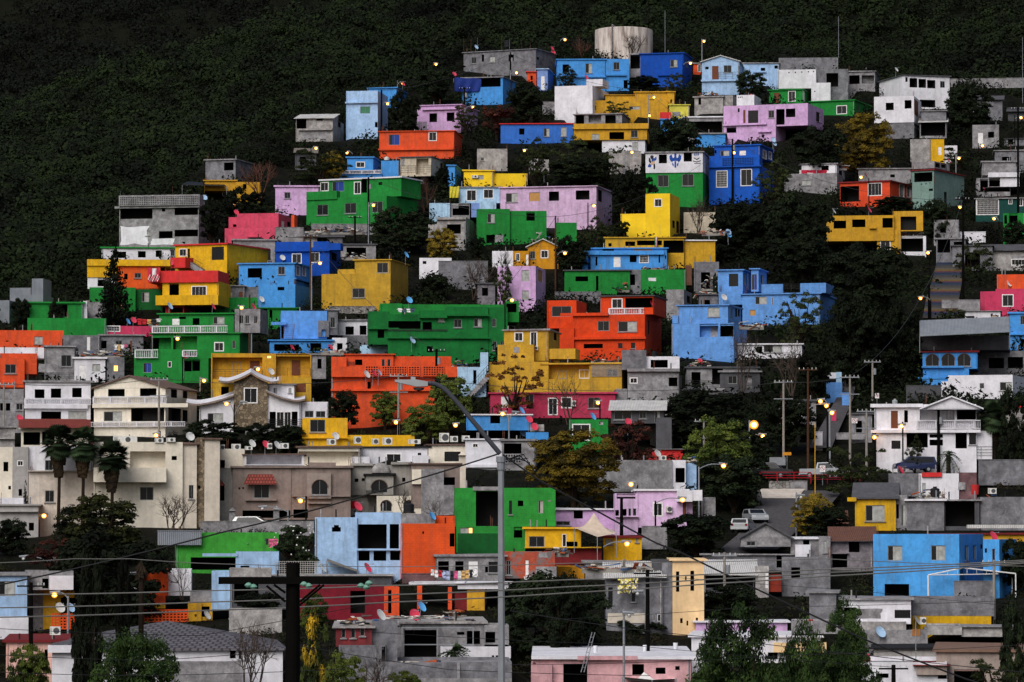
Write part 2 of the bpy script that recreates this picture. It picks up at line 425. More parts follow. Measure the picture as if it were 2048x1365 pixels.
def balusters(mb,P,ex,n,x0,x1,z0,z1,proj,sp=.24,bw=.1):
    pt=lambda x,z,dd=0: P+ex*x+UP*z+n*dd
    h=z1-z0; rail=min(.12,h*.16)
    mb.box(pt(x0,z1-rail,proj-.1),ex*(x1-x0),n*.2,UP*rail); mb.box(pt(x0,z0,proj-.1),ex*(x1-x0),n*.2,UP*rail*.8)
    k=max(2,int((x1-x0)/sp))
    for i in range(k+1):
        x=x0+(x1-x0-bw)*i/k
        wide = (i%9==0)
        if wide: mb.box(pt(x-.04,z0+rail*.8,proj-.08),ex*(bw+.08),n*.16,UP*(h-rail*1.8))
        else:
            c=pt(x+bw/2,z0+rail*.8,proj); hh=h-rail*1.8
            mb.tube(c,c+UP*hh*.45,bw*.28,bw*.52,5,cap=False); mb.tube(c+UP*hh*.45,c+UP*hh,bw*.52,bw*.25,5,cap=False)
def roof(vol, kind, root, rc, wallc, opt, mb):
    O,fx,n,w,d,zt = vol.O,vol.fx,vol.n,vol.w,vol.d,vol.zt
    pt=lambda x,y,z: O+fx*x-n*y+UP*z
    R=MB()
    if kind=='s':
        t=min(.2,(zt-vol.zb)*.1); ov=.28
        j=[random.uniform(-.07,.05) for _ in range(4)]; c4=[pt(-ov,-ov,zt+j[0]),pt(w+ov,-ov,zt+j[1]),pt(w+ov,d+ov,zt+j[2]),pt(-ov,d+ov,zt+j[3])]
        lo=[pt(-ov,-ov,zt-t),pt(w+ov,-ov,zt-t),pt(w+ov,d+ov,zt-t),pt(-ov,d+ov,zt-t)]
        R.poly(c4); R.poly(lo)
        for i in range(4): R.poly((lo[i],lo[(i+1)%4],c4[(i+1)%4],c4[i]))
        return R.build('roof',mat(rc),root), zt-t
    if kind=='f':
        hp=min(.35,(zt-vol.zb)*.2); t=.16
        for a in ((0,0,w,t),(0,d-t,w,t)): mb.poly((pt(a[0],a[1],zt),pt(a[0]+a[2],a[1],zt),pt(a[0]+a[2],a[1]+t,zt),pt(a[0],a[1]+t,zt)))
        for a in (0,w-t): mb.poly((pt(a,t,zt),pt(a+t,t,zt),pt(a+t,d-t,zt),pt(a,d-t,zt)))
        I=[(t,t),(w-t,t),(w-t,d-t),(t,d-t)]
        for i in range(4):
            (xa,ya),(xb,yb)=I[i],I[(i+1)%4]
            mb.poly((pt(xa,ya,zt),pt(xb,yb,zt),pt(xb,yb,zt-hp),pt(xa,ya,zt-hp)))
        R.poly([pt(x,y,zt-hp) for x,y in I])
        return R.build('roof',mat(rc or 'conc'),root), zt
    if kind in ('g','p','h','w'):
        pk = opt.get('peak')
        if pk is not None:
            a,b=ray((vol.px[0]+vol.px[2])/2,pk)
            yy=(pt(w/2,d/2 if kind in 'ph' else (d if kind=='w' else 0),0)).y
            zp=b*yy
        else: zp=zt+min(1.6,d*.22)
        zp=max(zp,zt+.15); ov=.35; t=.16
        if kind=='g':
            for sx in (0,1):
                e=-ov if sx==0 else w+ov
                drop=(zp-zt)*(ov/(w/2))
                q=[pt(w/2,-ov,zp),pt(w/2,d+ov,zp),pt(e,d+ov,zt-drop),pt(e,-ov,zt-drop)]
                R.poly([p+UP*t for p in q]); R.poly(q); 
                for i in range(4): R.poly((q[i],q[(i+1)%4],q[(i+1)%4]+UP*t,q[i]+UP*t))
            for y in (0,d): mb.poly((pt(0,y,zt),pt(w,y,zt),pt(w/2,y,zp)))
        elif kind in 'ph':
            r = 0 if kind=='p' else max(0,w-d)/2
            if opt.get('gable'): r=w/2+ov
            A=pt(w/2-r,d/2,zp); Bp=pt(w/2+r,d/2,zp)
            c=[pt(-ov,-ov,zt),pt(w+ov,-ov,zt),pt(w+ov,d+ov,zt),pt(-ov,d+ov,zt)]
            if opt.get('gable'):
                for x in (0,w): mb.poly((pt(x,0,zt),pt(x,d,zt),pt(x,d/2,zp)))
            R.poly((c[0],c[1],Bp,A)); R.poly((c[2],c[3],A,Bp))
            if not opt.get('gable'): R.poly((c[1],c[2],Bp)); R.poly((c[3],c[0],A))
            for i in range(4): R.poly((c[i],c[(i+1)%4],c[(i+1)%4]-UP*t,c[i]-UP*t))
            R.poly([p-UP*t for p in c])
        else:
            q=[pt(-ov,-ov,zt),pt(w+ov,-ov,zt),pt(w+ov,d,zp),pt(-ov,d,zp)]
            R.poly(q); R.poly([p-UP*.22 for p in q])
            for i in range(4): R.poly((q[i],q[(i+1)%4],q[(i+1)%4]-UP*.22,q[i]-UP*.22))
            for x in (0,w): mb.poly((pt(x,0,zt),pt(x,d,zp),pt(x,d,zt)))
        return R.build('roof',mat(rc),root), zt-.02
    if kind in ('m','t'):
        rise = .7 if kind=='m' else 1.0; ov=.5 if kind=='m' else 1.3
        z0 = zt-(rise if kind=='t' else .45)
        k = max(1,int(w/1.7)) if kind=='m' else 1; yb_=min(d,5) if kind=='m' else 1.2; mr=.9
        mb.poly((pt(0,0,z0-.01),pt(w,0,z0-.01),pt(w,d,z0-.01),pt(0,d,z0-.01)))
        rr=random.Random(int(w*100))
        for i in range(k):
            xa=-.3+(w+.6)*i/k; xb=-.3+(w+.6)*(i+1)/k+(.06 if k>1 else 0); dz=rr.uniform(-.03,.07) if kind=='m' else 0; oy=rr.uniform(0,.25) if kind=='m' else 0
            q=[pt(xa,-ov-oy,z0+dz-(0 if kind=='m' else .0)),pt(xb,-ov-oy,z0+dz+rr.uniform(-.04,.04)),pt(xb,yb_,zt+mr+dz if kind=='m' else zt),pt(xa,yb_,zt+mr+dz if kind=='m' else zt)]
            R.poly([p+UP*.05 for p in q]); R.poly(q)
            for j in range(4): R.poly((q[j],q[(j+1)%4],q[(j+1)%4]+UP*.05,q[j]+UP*.05))
        for x in (0,w): mb.poly((pt(x,0,z0),pt(x,yb_,zt+(mr if kind=='m' else 0)),pt(x,yb_,z0)))
        return R.build('roof',mat(rc),root), z0
    if kind in 'qQR':                             # upswept pagoda eaves
        def prof(x0,z0,x1,z1,lift,m=10):
            P=[]
            for i in range(m+1):
                s=i/m; P.append((x0+(x1-x0)*s, z0+(z1-z0)*s**1.9+lift*max(0,.28-s)**1.3*2.2))
            return P
        H=rp(vol,(vol.px[0]+vol.px[2])/2,opt['peak']).z-zt if opt.get('peak') else 1.25
        if kind=='Q': curves=[prof(-.9-.9,zt,w/2,zt+H,.55), prof(w+1.3,zt,w/2,zt+H,.55)]
        elif kind=='q': curves=[prof(-1.6,zt,w,zt+H,.7)]
        else: curves=[prof(w+.5,zt,-.2,zt+H,.7)]
        for P in curves:
            for (xa,za),(xb,zb_) in zip(P,P[1:]):
                dd=min(d,4.5); q=[pt(xa,-.7,za),pt(xb,-.7,zb_),pt(xb,dd,zb_+.65),pt(xa,dd,za+.65)]
                R.poly([p+UP*.22 for p in q],0); R.poly(q,1); R.poly((q[0],q[1],q[1]+UP*.22,q[0]+UP*.22),1)
                ca,cb=max(0,min(w,xa)),max(0,min(w,xb))
                if abs(cb-ca)>1e-4:
                    f=lambda x:za+(zb_-za)*(x-xa)/(xb-xa)
                    mb.poly((pt(ca,0,zt),pt(cb,0,zt),pt(cb,0,f(cb)),pt(ca,0,f(ca))))
        return R.build('roof',[mat(rc),mat('taupe')],root), zt
    return None, zt
def build_vol(root, vol, col, opts, wins, grounded):
    P,fx,n = vol.O,vol.fx,vol.n
    if vol.w<.1: return
    mb=MB(); zt=vol.zt; zb=vol.zb
    kind=opts.get('roof','f'); wcol=col
    rt,zw = roof(vol, kind, root, opts.get('rc') or ('conc' if kind=='f' else col), col, opts, mb)
    bays=[w for w in wins if w[0]=='k']
    fo=[]; so=[]; later=[]
    for st,x0,y0,x1,y1 in wins:
        cx,cy=(x0+x1)/2,(y0+y1)/2
        L,T,R,B,S=vol.px
        side = S is not None and ((cx>R) if vol.right else (cx<L))
        bay = next((b for b in bays if st not in 'krbLKsz' and b[1]<=cx<=b[3] and b[2]<=cy<=b[4]), None)
        off = 1.15 if (bay and vol.d>1.6) else 0
        a=rp(vol,x0,y1,off,side); b=rp(vol,x1,y0,off,side)
        # vertical extents along each edge averaged
        zz0=rp(vol,cx,y1,off,side).z; zz1=rp(vol,cx,y0,off,side).z
        if side:
            ex=-n; org=vol.SK; nn=vol.sn; W=vol.d
            xa,xb=sorted(((a-org).dot(ex),(b-org).dot(ex)))
        else:
            ex=fx; org=P; nn=n; W=vol.w
            xa,xb=(a-org).dot(ex),(b-org).dot(ex)
        loose = st in 'srbLKxXAzZSo'
        if not loose:
            xa=max(.03,xa); xb=min(W-.03,xb); zz0=max(zb+.03,zz0); zz1=min(zw-.03,zz1)
            if xb-xa<.12 or zz1-zz0<.12: continue
        later.append((st,side,ex,org,nn,xa,xb,zz0,zz1,off))
        if st in 'kdwtcgGBvplDWHo' and off==0:
            ops = so if side else fo
            dmax = (vol.d if not side else vol.w)-.25
            inner = st=='k' and any(w[0] not in 'krbLKs' and x0<=(w[1]+w[3])/2<=x1 and y0<=(w[2]+w[4])/2<=y1 for w in wins)
            if st=='o':
                xa=max(.05,(xa+xb)/2-.12); xb=xa+.24; zz0=(zz0+zz1)/2-.12; zz1=zz0+.24
                ops.append((xa,xb,zz0,zz1,min(.5,dmax),True,1)); continue
            if st=='k': dep=min(1.15 if inner else 3.2,dmax)
            elif st=='d': dep=min(1.8,dmax)
            else: dep=min(.12,dmax)
            if dmax<.15: dep=.1
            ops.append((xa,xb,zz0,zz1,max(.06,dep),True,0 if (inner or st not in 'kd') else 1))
    zlow = zb-2.2 if grounded else zb
    if not grounded: mb.poly([P+fx*x-n*y+UP*zb for x,y in ((0,0),(vol.w,0),(vol.w,vol.d),(0,vol.d))])
    gridwall(mb,P,fx,n,vol.w,zlow,zw,fo)
    # side walls: visible one with openings
    gridwall(mb,vol.SK,-n,vol.sn,vol.d,zlow,zw,so)
    oth = P if vol.right else P+fx*vol.w
    gridwall(mb,oth,-n,-vol.sn,vol.d,zlow,zw,[])
    q=P-n*vol.d; gridwall(mb,q,fx,-n,vol.w,zlow,zw,[])
    if kind in 'qQRgphw' : pass
    ms=[mat(col),mat('inner_shade')]
    wall=mb.build('wall',ms,root)
    TERR.append((P.copy(),fx.copy(),n.copy(),vol.w,vol.d,zb))
    rr=random.Random(int(vol.w*977)+int(abs(P.x)*31))
    if vol.w>3 and vol.d>3 and zt-zb>1.8:
        if kind in 'sf':
            for i in range(rr.randint(0,3)):     # vents and unfinished steel left standing on the slab
                q=P+fx*rr.uniform(.3,vol.w-.3)-n*rr.uniform(.3,2)+UP*(zt-.3); m=MB(); m.tube(q,q+UP*rr.uniform(.6,1.3),.07,.07,6); m.build('vent_pipe',mat(rr.choice(['steel','dirty','frame_dark'])),root)
            if rr.random()<.45:
                q=P+fx*(vol.w*rr.choice((.03,.97,.5)))-n*.3+UP*(zt-.2); m=MB()
                for a,b in ((0,0),(.16,0),(0,.16),(.16,.16)): m.tube(q+fx*a-n*b,q+fx*(a+rr.uniform(-.05,.05))-n*b+UP*rr.uniform(.7,1.4),.022,.022,4)
                for z in (.3,.6): m.box(q+UP*z-fx*.02+n*.02,fx*.2,-n*.2,UP*.02)
                m.build('rebar_stub',mat('rust'),root)
        if rr.random()<.5:
            x=rr.choice((.12,vol.w-.15)); m=MB(); m.tube(P+fx*x+n*.06+UP*zb,P+fx*x+n*.06+UP*(zw-.1),.055,.055,5); m.build('downpipe',mat(rr.choice(['steel','dirty',col])),root)
    for st,side,ex,org,nn,xa,xb,z0,z1,off in later:
        pt=lambda x,z,dd=0: org+ex*x+UP*z+nn*dd
        if st in 'wtcgGBvplDW':
            window(root, org-nn*off, ex, nn, xa,xb,z0,z1, st, .1 if off==0 else .02)
        elif st=='H':
            w_=xb-xa; rad=w_/2; mbh=MB(); m=10; zc=z1-min(rad,(z1-z0)*.6); ry=z1-zc
            for sgn in (0,1):                    # spandrels that turn the hole into an arch
                for i in range(m):
                    t0,t1=math.pi/2*i/m,math.pi/2*(i+1)/m
                    X=lambda t:(xa+rad-rad*math.cos(t)) if sgn==0 else (xa+rad+rad*math.cos(t))
                    mbh.poly((pt(X(t0),zc+ry*math.sin(t0),-.004),pt(X(t1),zc+ry*math.sin(t1),-.004),pt(X(t1),z1,-.004),pt(X(t0),z1,-.004)))
            mbh.build('arch',mat(col),root)
            window(root, org, ex, nn, xa,xb,z0,z1,'t',.1)
            mt=MB()
            for i in range(12):
                t0,t1=math.pi*i/12,math.pi*(i+1)/12
                p0=pt(xa+rad-rad*math.cos(t0),zc+ry*math.sin(t0),.02); p1=pt(xa+rad-rad*math.cos(t1),zc+ry*math.sin(t1),.02)
                mt.tube(p0,p1,.05,.05,4)
            mt.build('arch_trim',mat('brown'),root)
        elif st=='s':
            m=MB(); h=max(.08,z1-z0); m.box(pt(xa,z0,.004),ex*(xb-xa),nn*.42,UP*h)
            m.build('ledge',mat(opts.get('tc',col)),root)
        elif st=='r':
            m=MB(); balusters(m,org,ex,nn,xa,xb,z0,z1,.3); m.build('balustrade',mat(opts.get('bc','wht')),root)
        elif st=='b':
            m=MB(); k=max(2,int((xb-xa)/1.3))
            for i in range(k+1): m.tube(pt(xa+(xb-xa)*i/k,z0,.1),pt(xa+(xb-xa)*i/k,z1,.1),.025,.025,4)
            for i in range(4): m.tube(pt(xa,z0+(z1-z0)*(.25+.25*i),.1),pt(xb,z0+(z1-z0)*(.25+.25*i),.1),.02,.02,4)
            m.build('railing',mat(opts.get('rl','iron2')),root)
        elif st in 'LK':
            m=MB(); s_=.3 if st=='L' else .16; t_=.11 if st=='L' else .025; c_=mat(col if st=='L' else 'iron')
            nx=max(2,int((xb-xa)/s_)); nz=max(2,int((z1-z0)/s_))
            for i in range(nx+1): m.box(pt(xa+(xb-xa-t_)*i/nx,z0,.03),ex*t_,nn*.1,UP*(z1-z0))
            for i in range(nz+1): m.box(pt(xa,z0+(z1-z0-t_)*i/nz,.04),ex*(xb-xa),nn*.08,UP*t_)
            m.build('lattice' if st=='L' else 'screen',c_,root)
            if st=='L':
                m=MB(); m.poly((pt(xa,z0,.02),pt(xb,z0,.02),pt(xb,z1,.02),pt(xa,z1,.02))); m.build('lattice_back',mat('inner_shade'),root)  # dark sheet paints shade into the lattice holes
        elif st in 'xX':
            m=MB(); pl=jag(org,ex,nn,xa,xb,z0,z1,.015-off); m.poly(pl)
            m.build('plaster_patch',mat('conc' if st=='x' else 'wht'),root)
        elif st=='A': ac_unit(root,pt((xa+xb)/2,z0,.02),ex,nn,max(.6,xb-xa),max(.4,z1-z0),part=True)
        elif st=='z':
            m=MB(); pr=.9; q=[pt(xa,z0,pr),pt(xb,z0,pr),pt(xb-.5,z1,.02),pt(xa+.5,z1,.02)]
            m.poly(q); m.poly((q[0],q[3],pt(xa+.5,z0,.02),)); m.poly((q[1],q[2],pt(xb-.5,z0,.02)))
            m.poly((q[0],q[1],pt(xb-.5,z0,.02),pt(xa+.5,z0,.02)))
            m.build('tiled_awning',mat('tile'),root)
        elif st in 'ZS':
            m=MB(); k=12; r=MB()
            for i in range(k):
                s_=i/k; zz=(z1-(z1-z0)*s_) if st=='Z' else (z0+(z1-z0)*s_)
                x_=xa+(xb-xa)*s_; h=(z1-z0)/k
                m.box(pt(x_,zz-.9,.02),ex*((xb-xa)/k),nn*.9,UP*(.9 if st=='Z' else .9))
            a_=pt(xa,(z1 if st=='Z' else z0)+.9,.85); b_=pt(xb,(z0 if st=='Z' else z1)+.9,.85)
            r.tube(a_,b_,.025,.025,4); r.tube(a_-UP*.45,b_-UP*.45,.02,.02,4)
            for i in range(9): c=a_.lerp(b_,i/8); r.tube(c,c-UP*.95,.015,.015,4)
            m.build('outdoor_stairs',mat('conc'),root); r.build('stair_railing',mat('frame_dark'),root)
def ac_unit(par, p, ex, n, w, h, part=False, root=None):
    d=.35; m=MB(); m.box(p-ex*(w/2),ex*w,n*d,UP*h)
    f=MB(); c=p+n*(d+.012)+ex*(w*.12)+UP*(h*.5); r=min(w,h)*.38
    ring=[c+ex*(r*math.cos(2*math.pi*i/14))+UP*(r*math.sin(2*math.pi*i/14)) for i in range(14)]
    f.poly(ring)
    for i in range(5): f.box(p-ex*(w*.46)+n*d+UP*(h*(.15+.16*i)),ex*(w*.16),n*.01,UP*h*.05)
    if part:
        o=m.build('air_conditioner',mat('ac'),par); f.build('fan_grille',mat('acfan'),o); return o
    a=m.build('casing',mat('ac'),par); f.build('fan_grille',mat('acfan'),par)
